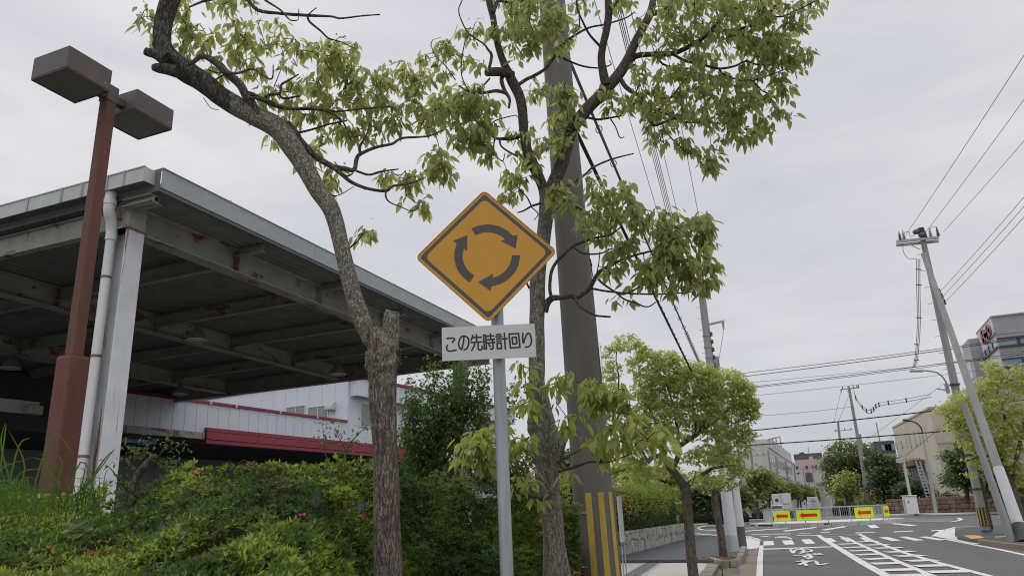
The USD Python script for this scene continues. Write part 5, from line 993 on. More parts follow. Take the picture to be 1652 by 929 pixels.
def rubble(t, A_, B_, h, mat, cw, ch, seed, depth=.35, dz=0.0):
    rng = np.random.default_rng(seed); mk, on, L, n, u = plane2(A_, B_); part('mortar', mk(-depth, -.05, 0, L, dz, h-.03), 'stone_joint', t); A3 = np.array([A_[0], A_[1], 0.0])
    nc, nr = max(2, int(L/cw)), max(2, int((h-dz)/ch)); pts = [((i+.5+rng.uniform(-.42, .42)+.5*(j % 2))*L/nc, dz+(j+.5+rng.uniform(-.36, .36))*(h-dz)/nr) for i in range(-1, nc+1) for j in range(nr)]
    fr = sbox(0, dz, L, h); vd_ = shapely.voronoi_polygons(shapely.MultiPoint(pts), extend_to=sbox(-2, -2, L+2, h+2))
    for c in vd_.geoms:
        c = c.intersection(fr)
        if c.area < .004 or c.geom_type != 'Polygon': continue
        o = c.buffer(-.045).buffer(.033, 2)
        if o.is_empty or o.geom_type != 'Polygon': continue
        pr = np.array(o.exterior.coords)[:-1]; cen = pr.mean(0); inn = cen+(pr-cen)*.8; dd = rng.uniform(0, .07); v3 = lambda q, d: A3+u*q[0]+n*d+np.array([0, 0, q[1]]); N_ = len(pr)
        V = [v3(q, -.06) for q in pr]+[v3(q, dd*.5) for q in pr]+[v3(q, dd+.025+rng.uniform(-.01, .01)) for q in inn]+[v3(cen, dd+.04)]; F = []
        for i in range(N_):
            j = (i+1) % N_
            for r in (0, 1): F += [(r*N_+i, r*N_+j, (r+1)*N_+j), (r*N_+i, (r+1)*N_+j, (r+1)*N_+i)]
            F.append((2*N_+i, 2*N_+j, 3*N_))
        part('stone', (np.array(V), np.array(F)), mat, t)
rw = thing('stone_wall', 'low grey rubble stone wall under the left pavement hedge', 'stone wall', loc=(A_[0], A_[1], 0)); rubble(rw, A_, B_, 0.93, 'stone_grey', .5, .42, 3)
A2_ = A_+np.array([-6.5, -.4, 0]); rubble(rw, A2_, A_, .93, 'stone_grey', .55, .42, 4)
A_ = gp(1430, 829.5, .1); B_ = gp(1700, 822, .1)
A_, B_ = atY(1432, 826, 101), atY(1660, 826, 86)
bw_ = thing('stone_wall', 'brown stone retaining wall along the right side beyond the crossing', 'stone wall', loc=(A_[0], A_[1], 0)); stone_wall(bw_, A_, B_, 1.75, ['stone_brown', 'stone_tan', 'stone_brown'], 4, 1.0, seed=5)
q = atY(1472, 826, 93); cb = thing('utility_cabinet', 'white metal utility cabinet in front of the brown stone wall', 'cabinet', loc=(q[0], q[1], .1))
part('body', box((q[0], q[1]+.4, 1.05), (1.25, .7, 1.9), rotz(.25), bev=.03), 'car_white', cb); part('side_panel', box((q[0]-.55, q[1]+.02, .95), (.22, .12, 1.5), rotz(.25)), 'board_back', cb)
part('cap', box((q[0], q[1]+.4, 2.03), (1.4, .85, .08), rotz(.25), bev=.02), 'car_white', cb); part('handle', box((q[0]-.2, q[1]-.02, 1.4), (.08, .06, .2)), 'frame_dark', cb)
q = atY(1467, 792, 97); sp_ = thing('short_pole', 'short white pole with a box on top beside the utility cabinet', 'pole', loc=(q[0], q[1], 0)); tq = atY(1457, 741, 97); part('shaft', tube([[q[0], q[1], 0], q, tq], [.17, .16, .13], 10), 'sign_white', sp_); part('box', box(tq+[-.35, 0, -.1], (.75, .5, .5), bev=.05), 'gutter_grey', sp_)
A_, B_ = gp(1100, 838.5, .1), gp(1232, 832, .1); A_, B_ = CAM+(A_-CAM)*.95, CAM+(B_-CAM)*.95
lw = thing('stone_wall', 'dark low stone wall on the left behind the sleeved poles', 'stone wall', loc=(A_[0], A_[1], 0)); stone_wall(lw, A_+[0, 0, 0], B_, 0.95, ['stone_grey', 'stone_brown'], 2, 1.1, seed=8)

# ================================================================== TREES
from scipy.spatial import cKDTree
def seen(p): d = np.asarray(p)-CAM; t = d@fwd; return t
def limb(pts, ga, gb, step=2.5, sides=8, rough=.06, rs=9.0, seed=0, lump=None, cap=True):
    """a limb whose course is surveyed: (x, y, width) along the sight lines, forward distance from ga to gb"""
    pts = [tuple(p) if len(p) == 3 else (*p, 1.6) for p in pts]; a = np.array(pts, float); s = np.concatenate([[0], np.cumsum(np.hypot(np.diff(a[:, 0]), np.diff(a[:, 1])))]); s = s/max(s[-1], 1e-9)
    P = np.array([atg(x, y, ga+(gb-ga)*t) for (x, y, w), t in zip(pts, s)]); Rr = np.array([w/2*pxsize(p) for (x, y, w), p in zip(pts, P)])
    n = max(4, int(np.sum(np.hypot(np.diff(a[:, 0]), np.diff(a[:, 1])))/step)); n = min(n, 220)
    PR = spline(np.column_stack([P, Rr]), n); PR[:, 3] = np.maximum(PR[:, 3], .0009)
    return tube(PR[:, :3], PR[:, 3], sides, cap, rough, rs, seed, lump), PR
def shoots_of(clumps, rng, per=7.0, spread=1.0):
    """clumps: (x, y, rx, ry, leaves, forward distance)"""
    out = []
    for cx, cy, rx, ry, n, g in clumps:
        k = max(1, int(round(n/per)))
        for _ in range(k):
            r, a = math.sqrt(rng.random()), rng.uniform(0, 2*math.pi); dg = rng.uniform(-1, 1)*max(rx, ry)*1.0*pxsize(atg(cx, cy, g))*spread
            out.append(atg(cx+rx*r*math.cos(a), cy+ry*r*math.sin(a)-4, g+dg))
    return np.array(out)
def grow(nodes, tips, maxd=9.9):
    """joins every shoot to the nearest wood that already stands: returns pairs (from, to)"""
    have = [np.asarray(nodes)]; pairs = []; left = list(range(len(tips))); H = np.asarray(nodes); tips = np.asarray(tips)
    d, i = cKDTree(H).query(tips); near = H[i].copy(); dist = d.copy(); done = np.zeros(len(tips), bool)
    for _ in range(len(tips)):
        k = int(np.argmin(np.where(done, 1e9, dist))); done[k] = True; pairs.append((near[k].copy(), tips[k]))
        dd = np.linalg.norm(tips-tips[k], axis=1)*1.05+.004; m = dd < dist; near[m] = tips[k]; dist[m] = dd[m]
    return pairs
def twigs(pairs, r0, r1, rng, sides=4, sag=.06):
    ms = []
    for a, b in pairs:
        L = np.linalg.norm(b-a)
        if L < 1e-4: continue
        m = (a+b)/2+rng.normal(size=3)*L*.09+np.array([0, 0, sag*L]); ms.append(tube(spline([a, m, b], 5), np.linspace(r0, r1, 5), sides, False))
    return join(ms)
def whorls(tips, rng, L=(.075, .105), per=7, droop=.8, tmpl=(LV, LF), wr=.44, spread=.035, curl=.28, drop=0.0):
    n = rng.poisson(per-1, len(tips))+1; B = np.repeat(tips, n, 0); k = len(B)
    az = rng.uniform(0, 2*math.pi, k); D = np.column_stack([np.cos(az), np.sin(az), np.zeros(k)])*rng.uniform(.25, .85, (k, 1)); D[:, 2] = -rng.uniform(.25, 1.15, k)*droop+rng.uniform(0, .15, k)
    B = B+np.column_stack([np.cos(az), np.sin(az), np.zeros(k)])*spread*rng.uniform(.1, 1, (k, 1))+rng.normal(size=(k, 3))*spread*.5-np.array([0, 0, drop])*rng.random((k, 1))
    return leaves(B, D, rng.uniform(L[0], L[1], k)*np.where(rng.random(k) < .18, .6, 1.0), wr*rng.uniform(.85, 1.15, k), tmpl, curl, rng, up=np.array([0, 0, 1.0]))
def foliage(t, LVs, F, mat, nparts=300, name='foliage', pick=None):
    """the leaves that show largest as parts of their own, the rest as one"""
    d = seen(LVs[:, 0]); x = PW/2+FPX*((LVs[:, 5 if LVs.shape[1] > 5 else 0]-CAM)@rgt)/d; y = PH/2-FPX*((LVs[:, 0]-CAM)@upv)/d
    inside = (x > 0) & (x < PW) & (y > 0) & (y < PH); o = np.argsort(np.where(inside, d, d+100)); mats = mat if isinstance(mat, (list, tuple)) else [mat]
    for i in o[:nparts]: part('leaf', (LVs[i], F), mats[int(i) % len(mats)], t)
    rest = o[nparts:]; rng = np.random.default_rng(5); m = rng.integers(len(mats), size=len(rest))
    for k in range(len(mats)):
        if (m == k).any(): part(name, flat(LVs[rest[m == k]], F), mats[k], t, smooth=False, kind='stuff')

# ---- left tree: bare lower trunk, swollen pruned knob, one long limb bending left
tl_ = thing('tree', 'tall camphor tree with knobbly pruned trunk bending left beside the canopy', 'tree', loc=tuple(atg(626, 929, 4.25)*[1, 1, 0]))
base = np.array([*atg(626, 929, 4.25)[:2], 0.0])
rngL = np.random.default_rng(11)
knobs = [(594, 590, 9), (640, 586, 9), (604, 578, 9), (602, 556, 8), (636, 570, 7), (620, 590, 8)]
KP = [(atg(x, y, 4.2), r*pxsize(atg(x, y, 4.12))) for x, y, r in knobs]
def lumpL(q):
    f = np.ones(q.shape[:-1])
    for p, r in KP: d = np.linalg.norm(q-p, axis=-1); f = f+.16*np.exp(-(d/(r*1.2))**2)
    kn = np.exp(-((q[..., 2]-KP[0][0][2]-.05)/.13)**2); f = f+kn*(meshkit.fbm(q*26, 3, 9)-.5)*.55
    return f
P0 = [base+[0, 0, z] for z in (0, .4, .8)]
trk = [(627, 960, 45), (626.5, 929, 44.5), (624.5, 850, 43), (622.5, 760, 41), (620, 690, 41), (617, 640, 45), (617, 612, 46), (617, 600, 48), (616, 585, 54), (616, 570, 50), (614, 558, 46), (605, 547, 37), (595, 536, 31), (587, 522, 29), (579, 501, 28), (573, 485, 27), (561, 440, 26), (549, 390, 25), (541, 357, 26), (531, 332, 28), (512, 306, 28), (492, 270, 30), (470, 235, 33), (445, 205, 33), (408, 194-8, 32), (360, 158, 32), (328, 133, 33), (301, 116, 35), (279, 100, 35), (266, 84, 32), (261, 64, 28), (264, 35, 28), (271, 10, 29), (280, -14, 28), (300, -80, 24), (330, -150, 18)]
m1, PR1 = limb(trk, 4.25, 3.7, 1.6, 40, .07, 16, 3, lumpL)
low = tube([np.array([*base[:2], 0.0])*(1-t)+PR1[0, :3]*t for t in np.linspace(0, 1, 8)], np.linspace(PR1[0, 3]*1.35, PR1[0, 3]*1.02, 8), 40, True, .07, 16, 3)
stub, PRs = limb([(618, 585, 40), (623, 562, 38), (629, 545, 31), (631, 528, 27), (631.5, 516, 26), (632, 504, 25)], 4.12, 4.10, 2, 24, .08, 16, 8)
s2, _ = limb([(285, 116, 20), (268, 112, 18), (254, 110, 15), (246, 109, 10)], 3.72, 3.7, 2, 14, .08, 16, 2); s3, _ = limb([(268, 96, 24), (252, 88, 17), (240, 85, 14), (235, 83, 13)], 3.72, 3.7, 2, 14, .08, 16, 4)
zk = KP[0][0][2]-.12
vv, ff = m1; cut = vv[ff][:, :, 2].mean(1) < zk+.12+(meshkit.fbm(vv[ff].mean(1)*np.array([9, 9, 3.0]), 3, 2)-.5)*1.1
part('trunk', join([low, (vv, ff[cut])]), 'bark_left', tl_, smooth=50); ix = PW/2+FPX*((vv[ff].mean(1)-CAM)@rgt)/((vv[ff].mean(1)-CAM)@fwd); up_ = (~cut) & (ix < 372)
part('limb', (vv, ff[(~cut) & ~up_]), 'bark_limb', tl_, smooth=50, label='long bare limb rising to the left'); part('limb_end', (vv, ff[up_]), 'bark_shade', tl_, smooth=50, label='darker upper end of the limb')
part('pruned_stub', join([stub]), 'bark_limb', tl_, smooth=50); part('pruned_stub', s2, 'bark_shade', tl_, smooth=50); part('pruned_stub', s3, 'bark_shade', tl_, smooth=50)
sc_, rs_ = PRs[-1, :3], PRs[-1, 3]; part('cut_face', cyl(sc_+[0, 0, -.004], sc_+np.array([.004, 0, .006]), rs_*.9, rs_*.86, 14), 'cut_wood', tl_)
BRL = [([(419, 190, 9), (408, 167, 11), (398, 157, 13), (387, 137, 14), (365, 118, 13), (352, 104, 12), (328, 91, 9), (312, 100, 7), (301, 106, 6)], 3.85, 3.7),
       ([(398, 155, 10), (403, 152, 9), (424, 161, 8), (449, 172, 7), (470, 175, 6), (519, 176, 4)], 3.85, 3.9), ([(400, 157, 5), (433, 163, 5), (460, 175, 4), (500, 175, 4), (533, 182, 4), (553, 197, 3), (567, 226, 3)], 3.8, 3.95),
       ([(424, 160, 5), (435, 153, 5), (451, 151, 4), (454, 137, 4), (467, 129, 3), (482, 120, 2)], 3.85, 3.75), ([(451, 151, 4), (457, 159, 4), (484, 155, 3)], 3.85, 3.8), ([(365, 118, 5), (385, 118, 4), (408, 112, 3), (437, 128, 3), (441, 105, 2)], 3.75, 3.6),
       ([(448, 205, 14), (462, 201, 13), (467, 203, 12), (478, 217, 12), (485, 228, 11), (511, 254, 10), (538, 270, 9), (552, 282, 7), (567, 294, 6), (592, 304, 5), (622, 308, 5), (635, 300, 4), (662, 296, 3), (686, 286, 2)], 3.95, 4.05),
       ([(622, 306, 3), (623, 319, 3), (630, 327, 2.5), (649, 335, 2), (662, 340, 1.6), (678, 339, 1.2)], 4.0, 4.0), ([(538, 270, 8), (555, 272, 8), (571, 274, 7), (575, 258, 7), (581, 249, 6), (606, 238, 5), (633, 232, 4.5), (649, 223, 4), (689, 220, 3), (716, 210, 2.5)], 4.0, 4.15),
       ([(581, 249, 5), (581, 236, 4.5), (591, 218, 3), (598, 196, 2)], 4.0, 3.95), ([(575, 276, 4), (595, 282, 3.5), (614, 277, 3), (643, 273, 2)], 4.0, 4.0), ([(552, 282, 3), (562, 284, 3), (570, 279, 2)], 4.0, 3.95), ([(519, 312, 2.2), (535, 316, 2), (549, 314, 1.6), (571, 301, 1.2)], 4.05, 3.9),
       ([(395, -12, 7), (400, 0, 6.5), (417, 17, 6), (450, 22, 5), (490, 25, 5), (533, 27, 3.5), (550, 30, 3), (585, 26, 2.5), (613, 24, 2)], 3.6, 3.7), ([(422, -8, 4), (427, 0, 4), (453, 17, 3), (467, 32, 2.5), (480, 33, 1.6), (482, 26, 1)], 3.6, 3.6), ([(496, 27, 4), (500, 36, 4), (517, 50, 3.5), (530, 62, 3), (550, 68, 2), (570, 78, 1.6)], 3.65, 3.8),
       ([(497, 25, 2.5), (504, 18, 2), (511, 13, 1.4)], 3.65, 3.6), ([(482, 25, 1.8), (482, 15, 1.2)], 3.65, 3.6), ([(563, 401, 3), (572, 393, 2.6), (579, 387, 2), (588, 374, 1.6)], 4.1, 4.0), ([(345, 130, 2), (365, 158-40, 3), (352, 118, 2.5), (335, 113, 2)], 3.75, 3.7), ([(328, 158, 1.4), (340, 174, 1.3), (353, 178, 1)], 3.7, 3.7),
       ([(478, 215, 4), (500, 210, 3.5), (533, 200, 3), (560, 195, 2.5)], 3.95, 4.0), ([(567, 294, 3), (575, 299, 2.5), (590, 306, 2)], 4.0, 3.9), ([(519, 176, 3.5), (545, 180, 3), (590, 175, 2.6), (630, 172, 2)], 3.9, 4.1), ([(385, -12, 6), (360, -4, 5), (330, 2, 4), (305, 12, 3)], 3.6, 3.6)]
nodesL = []
for i, (pts, ga, gb) in enumerate(BRL):
    m, PR = limb(pts, ga, gb, 3, 9 if pts[0][2] > 5 else 6, .07, 14, 20+i); part('branch', m, 'bark_branch' if pts[0][2] > 4 else 'twig_dark', tl_, smooth=60); nodesL.append(PR[::2, :3])
nodesL = np.vstack(nodesL+[PR1[-60:, :3]])
CLL = [(240, 20, 14, 12, 6), (243, 48, 9, 14, 4), (232, 30, 8, 6, 2), (246, 68, 6, 8, 2), (310, 8, 32, 18, 18), (365, 0, 24, 18, 14), (393, 3, 10, 12, 6), (300, 55, 26, 36, 26), (328, 75, 20, 35, 20), (296, 88, 18, 20, 9), (385, 58, 25, 22, 24), (395, 95, 40, 32, 26), (445, 50, 35, 18, 14), (440, 82, 40, 30, 26), (500, 82, 35, 26, 26), (548, 98, 34, 34, 58), (525, 82, 25, 18, 16),
       (480, 135, 50, 32, 38), (540, 155, 50, 30, 52), (590, 145, 42, 30, 48), (640, 145, 38, 36, 46), (668, 126, 28, 22, 24), (500, 185, 45, 26, 26), (560, 205, 40, 26, 30), (612, 182, 45, 28, 40), (622, 212, 28, 18, 14), (450, 210, 28, 26, 12), (520, 240, 25, 22, 14), (540, 284, 18, 14, 9), (425, 175, 22, 16, 10), (530, 297, 18, 14, 10), (690, 180, 34, 30, 40), (715, 268, 20, 26, 40), (682, 282, 22, 18, 14), (640, 283, 25, 16, 14), (660, 306, 16, 14, 12), (680, 335, 9, 11, 6), (700, 255, 12, 10, 8),
       (592, 374, 20, 12, 12), (600, 372, 12, 8, 4), (500, 278, 18, 10, 5), (470, 180, 25, 16, 10), (350, 110, 25, 16, 8), (575, 125, 25, 20, 18), (420, 130, 25, 18, 12), (300, -40, 50, 25, 24), (380, -40, 50, 20, 20)]
gL = lambda x: np.interp(x, [230, 270, 330, 450, 700], [3.75, 3.95, 4.05, 4.25, 4.3])
tipsL = shoots_of([(*c, float(gL(c[0]))) for c in CLL], rngL, 2.7)
part('twigs', twigs(grow(nodesL, tipsL), .0036, .0019, rngL), 'twig_dark', tl_, kind='stuff')
lv, F_ = whorls(tipsL, rngL, (.054, .094), 8.4, .9, wr=.40); foliage(tl_, lv, F_, ['leaf_camphor', 'leaf_camphor_dark'])

# ---- right tree: lichen trunk behind the sign, forked crown
GR = 5.0
tr_ = thing('tree', 'forked camphor tree with grey lichen trunk between the road sign and the big pole', 'tree', loc=tuple(atg(895, 929, GR)*[1, 1, 0]))
base = np.array([*atg(895, 929, GR)[:2], 0.0]); rngR = np.random.default_rng(12)
KP2 = [(atg(x, y, GR), r*pxsize(atg(x, y, GR))) for x, y, r in ((858, 690, 8), (862, 725, 8), (905, 712, 12), (885, 700, 9), (872, 768, 8), (868, 735, 7), (908, 728, 8))]
def lumpR(q):
    f = np.ones(q.shape[:-1])
    for p, r in KP2: d = np.linalg.norm(q-p, axis=-1); f = f+.22*np.exp(-(d/(r*1.5))**2)
    return f+np.exp(-((q[..., 2]-KP2[3][0][2])/.2)**2)*(meshkit.fbm(q*24, 3, 5)-.5)*.4
trk = [(896, 960, 38), (894, 929, 37), (893, 866, 35), (888, 813, 36), (884, 770, 35), (884, 742, 40), (882, 717, 46), (876, 692, 43), (872, 671, 40), (870, 646, 33), (866, 618, 26), (866, 600, 26), (866, 560, 26), (866, 520, 25), (867, 490, 25), (867, 457, 25), (870, 423, 24), (876, 390, 23), (880, 357, 24), (884, 323, 28), (884, 308, 30)]
m1, PR1 = limb(trk, GR, GR, 1.6, 40, .07, 16, 31, lumpR)
low = tube([np.array([*base[:2], 0.0])*(1-t)+PR1[0, :3]*t for t in np.linspace(0, 1, 8)], np.linspace(PR1[0, 3]*1.5, PR1[0, 3]*1.02, 8), 40, True, .07, 16, 31)
root, _ = limb([(922, 975, 18), (916, 940, 17), (910, 900, 12), (903, 850, 6)], GR, GR, 2, 16, .15, 16, 33)
part('trunk', join([low, m1, root]), 'bark_right', tr_, smooth=50)
BRR = [([(881, 316, 20), (874, 297, 17), (864, 274, 18), (851, 245, 17), (845, 210, 15), (843, 181, 16), (838, 155, 16), (825, 129, 16), (812, 100, 12), (801, 65, 10), (796, 32, 10), (790, 6, 11), (786, -20, 10), (775, -70, 8)], 5.0, 4.7), ([(886, 318, 22), (892, 297, 21), (903, 272, 22), (913, 240, 21), (919, 218, 21), (930, 198, 21), (948, 175, 20), (967, 156, 19), (986, 135, 18), (1000, 118, 18), (1010, 102, 17), (1016, 89, 15), (1026, 67, 14), (1037, 46, 13), (1048, 24, 13), (1053, 5, 11), (1058, -30, 9), (1062, -80, 7)], 5.0, 5.3),
       ([(796, 20, 7), (801, 5, 6), (808, 2, 5), (830, 6, 4)], 4.72, 4.8), ([(826, 122, 15), (812, 117, 14), (800, 116, 14), (787, 117, 13), (785, 117, 11)], 4.85, 4.7), ([(812, 120, 7), (809, 130, 7), (814, 146, 6), (822, 160, 5), (821, 174, 4)], 4.85, 4.75), ([(818, 152, 6), (812, 149, 6), (799, 147, 6), (780, 150, 5), (757, 149, 3.5), (740, 138, 2)], 4.8, 4.5), ([(790, 127, 3), (777, 142, 2.5), (773, 150, 2)], 4.8, 4.7),
       ([(789, 112, 5), (793, 90, 5), (787, 80, 4), (780, 71, 3), (757, 55, 2.5), (745, 35, 2.2), (740, 16, 2), (746, 0, 1.8), (752, -20, 1.5)], 4.7, 4.5), ([(758, 56, 2), (751, 65, 2), (745, 97, 2), (745, 123, 2), (755, 146, 2)], 4.5, 4.5), ([(735, 130, 1.8), (720, 108, 1.6), (702, 90, 1.3), (696, 68, 1), (712, 60, .8)], 4.5, 4.4), ([(728, 95, 1.2), (719, 77, 1), (732, 58, .9), (738, 40, .8)], 4.45, 4.4),
       ([(842, 219, 6), (830, 223, 6), (819, 224, 6), (798, 223, 4), (791, 212, 2.5), (796, 197, 2), (815, 190, 1.8), (832, 186, 1.6)], 4.95, 4.7), ([(806, 224, 3.5), (808, 235, 3), (819, 244, 3), (835, 252, 2)], 4.85, 4.7), ([(798, 223, 2.5), (797, 245, 2), (810, 260, 2), (815, 247, 1.5)], 4.8, 4.7), ([(838, 136, 6), (850, 128, 6), (861, 123, 6), (880, 111, 5), (893, 94, 5), (906, 74, 5), (922, 61, 4.5), (938, 51, 4), (954, 44, 3.5), (975, 40, 3), (1008, 30, 2.5), (1024, 20, 2)], 4.85, 5.4),
       ([(895, 88, 4), (902, 91, 3.6), (916, 98, 3.4), (940, 107, 3), (965, 110, 2.4), (985, 105, 2), (983, 98, 1.5)], 5.0, 5.2), ([(977, 137, 15), (973, 116, 14), (970, 94, 12), (973, 73, 12), (979, 46, 12), (982, 21, 12), (981, 0, 11), (980, -50, 8)], 5.1, 4.9), ([(985, 16, 6), (992, 8, 5), (1000, -4, 5)], 4.95, 5.0), ([(968, 75, 4.5), (951, 56, 4), (940, 35, 3.5), (932, 16, 3), (929, -8, 2.5)], 5.0, 4.8), ([(934, 20, 2), (935, 40, 2), (932, 50, 1.5), (922, 53, 1.2)], 4.8, 4.8),
       ([(930, 204, 13), (927, 195, 11), (925, 189, 10)], 5.0, 4.95), ([(1052, 22, 10), (1064, 20, 9), (1075, 16, 9), (1083, 12, 8)], 5.25, 5.1), ([(1014, 104, 10), (1018, 97, 9.5), (1029, 90, 9), (1051, 88, 8.5), (1083, 87, 8), (1105, 79, 8), (1129, 65, 7.5), (1148, 49, 7), (1162, 31, 5.5), (1185, 15, 4.5), (1204, 0, 3.5), (1215, -15, 3)], 5.2, 4.9), ([(1149, 49, 6), (1165, 50, 5), (1191, 47, 4.5), (1217, 39, 4), (1240, 23, 4), (1259, 0, 3)], 5.0, 4.8), ([(1235, 27, 3), (1262, 27, 2.6), (1288, 16, 2.4), (1314, 3, 2), (1330, -4, 1.6)], 4.8, 4.7),
       ([(1086, 88, 5), (1098, 95, 4.5), (1110, 100, 4.5), (1131, 104, 4), (1159, 111, 4), (1185, 107, 3.5), (1204, 99, 3), (1223, 105, 2.6), (1256, 105, 2)], 5.05, 4.8), ([(1159, 111, 3.5), (1168, 120, 3), (1191, 129, 3), (1214, 131, 2.6), (1230, 147, 2.2), (1246, 152, 1.8)], 4.95, 4.75), ([(1214, 131, 2.4), (1243, 121, 2), (1272, 110, 1.6)], 4.85, 4.7), ([(1058, 90, 4), (1064, 98, 3.6), (1072, 105, 3.4), (1094, 110, 3), (1123, 112, 2)], 5.15, 5.3),
       ([(998, 125, 9), (1003, 131, 7.5), (1010, 141, 7.5), (1024, 151, 7), (1037, 157, 7), (1039, 172, 6.5), (1045, 188, 6), (1055, 202, 5.5), (1075, 196, 4.5), (1088, 192, 4), (1099, 197, 3.6), (1137, 198, 3.2), (1162, 199, 2.6), (1190, 195, 2)], 5.15, 4.9), ([(1050, 190, 4), (1062, 178, 3.6), (1075, 164, 3.4), (1088, 151, 3), (1105, 129, 2.6), (1123, 116, 2)], 5.1, 5.0), ([(1040, 172, 3.5), (1061, 180, 3.2), (1088, 186, 3), (1120, 182, 2.6), (1142, 178, 2)], 5.1, 5.3), ([(1069, 200, 3), (1072, 210, 2.6), (1083, 223, 2.4), (1094, 234, 2), (1110, 248, 1.6)], 5.05, 4.95),
       ([(948, 190, 4), (965, 193, 3.4), (986, 190, 3), (1002, 187, 2.4)], 5.05, 5.2), ([(985, 192, 2.4), (993, 205, 2), (1000, 222, 1.8), (1007, 221, 1.4)], 5.15, 5.2), ([(877, 502, 15), (882, 490, 12), (891, 481, 10), (908, 480, 8), (922, 477, 8), (930, 480, 7.5), (949, 467, 7.5), (965, 441, 6.5), (978, 432, 5.5), (1003, 419, 4.5), (1027, 411, 3.6), (1043, 407, 3.2), (1070, 401, 2.6), (1097, 388, 2)], 5.0, 4.6), ([(890, 481, 6), (887, 466, 6), (889, 441, 5.5), (896, 425, 5.5), (908, 412, 5.2), (925, 397, 5), (941, 390, 4.5), (960, 384, 4), (986, 378, 3), (1003, 365, 2.2)], 4.95, 4.7),
       ([(925, 399, 3.5), (941, 409, 3), (968, 409, 2.6), (984, 402, 2)], 4.8, 4.7), ([(962, 447, 4.5), (976, 460, 4), (1000, 474, 3.4), (1016, 471, 3), (1038, 460, 2.6), (1065, 454, 2)], 4.75, 4.6), ([(994, 472, 3.4), (1008, 483, 3.2), (1027, 489, 3), (1038, 494, 2.6), (1048, 494, 2.2), (1058, 487, 1.8)], 4.7, 4.6), ([(953, 465, 4), (981, 470, 3.4), (1027, 474, 2.8), (1075, 474, 2.2), (1116, 471, 1.6)], 4.8, 4.6), ([(928, 480, 5), (933, 492, 4.5), (949, 503, 4), (962, 509, 3.6), (985, 511, 3)], 4.85, 4.7),
       ([(955, 430, 2), (952, 418, 1.8), (958, 450, 1.8), (965, 430, 1.8), (968, 405, 1.5)], 4.75, 4.7), ([(897, 312, 6), (905, 318, 5), (917, 328, 4.5), (938, 339, 4), (954, 347, 3), (970, 355, 2.6), (985, 357, 2)], 5.0, 4.8), ([(893, 308, 6), (904, 304, 5.5), (922, 297, 5), (935, 288, 4.5), (946, 280, 4), (957, 270, 3.4), (987, 257, 3), (1022, 248, 2)], 5.0, 5.3), ([(875, 327, 4), (866, 330, 4), (857, 333, 3.6), (845, 340, 3), (835, 343, 2)], 4.98, 4.8), ([(857, 332, 3), (850, 318, 2.4), (838, 306, 2), (832, 296, 1.6)], 4.9, 4.8), ([(857, 334, 2), (868, 345, 1.8), (862, 355, 1.4)], 4.9, 4.85),
       ([(854, 465, 4), (850, 457, 3.5), (848, 452, 3)], 4.95, 4.9), ([(902, 760, 5), (912, 757, 4.5), (926, 754, 4), (951, 745, 3.4), (979, 745, 3), (997, 740, 2.4), (1020, 730, 2)], 4.95, 4.3), ([(902, 748, 5), (907, 735, 4), (912, 713, 3), (916, 695, 2.4), (918, 680, 2)], 4.95, 4.8), ([(905, 740, 4), (918, 734, 3.6), (930, 728, 3.2), (958, 711, 3), (985, 690, 2.6), (1005, 660, 2)], 4.9, 4.4), ([(872, 805, 6), (866, 802, 5), (841, 798, 4.5), (833, 790, 4), (827, 778, 3), (815, 765, 2.4), (795, 752, 2)], 4.95, 4.5), ([(862, 795, 3), (850, 785, 2.8), (841, 772, 2.6), (832, 752, 2.4), (830, 735, 2)], 4.9, 4.7), ([(835, 752, 2), (815, 735, 2), (800, 715, 1.6)], 4.7, 4.5)]
nodesR = []
for i, (pts, ga, gb) in enumerate(BRR):
    big = pts[0][2] > 12; m, PR = limb(pts, ga, gb, 2.0 if big else 3, 22 if big else 8 if pts[0][2] > 5 else 6, .08, 15, 60+i)
    part('branch', m, 'bark_branch' if pts[0][2] > 4.5 else ('twig_olive' if pts[0][1] > 730 else 'twig_dark'), tr_, smooth=60); nodesR.append(PR[::2, :3])
nodesR = np.vstack(nodesR+[PR1[-20:, :3]])
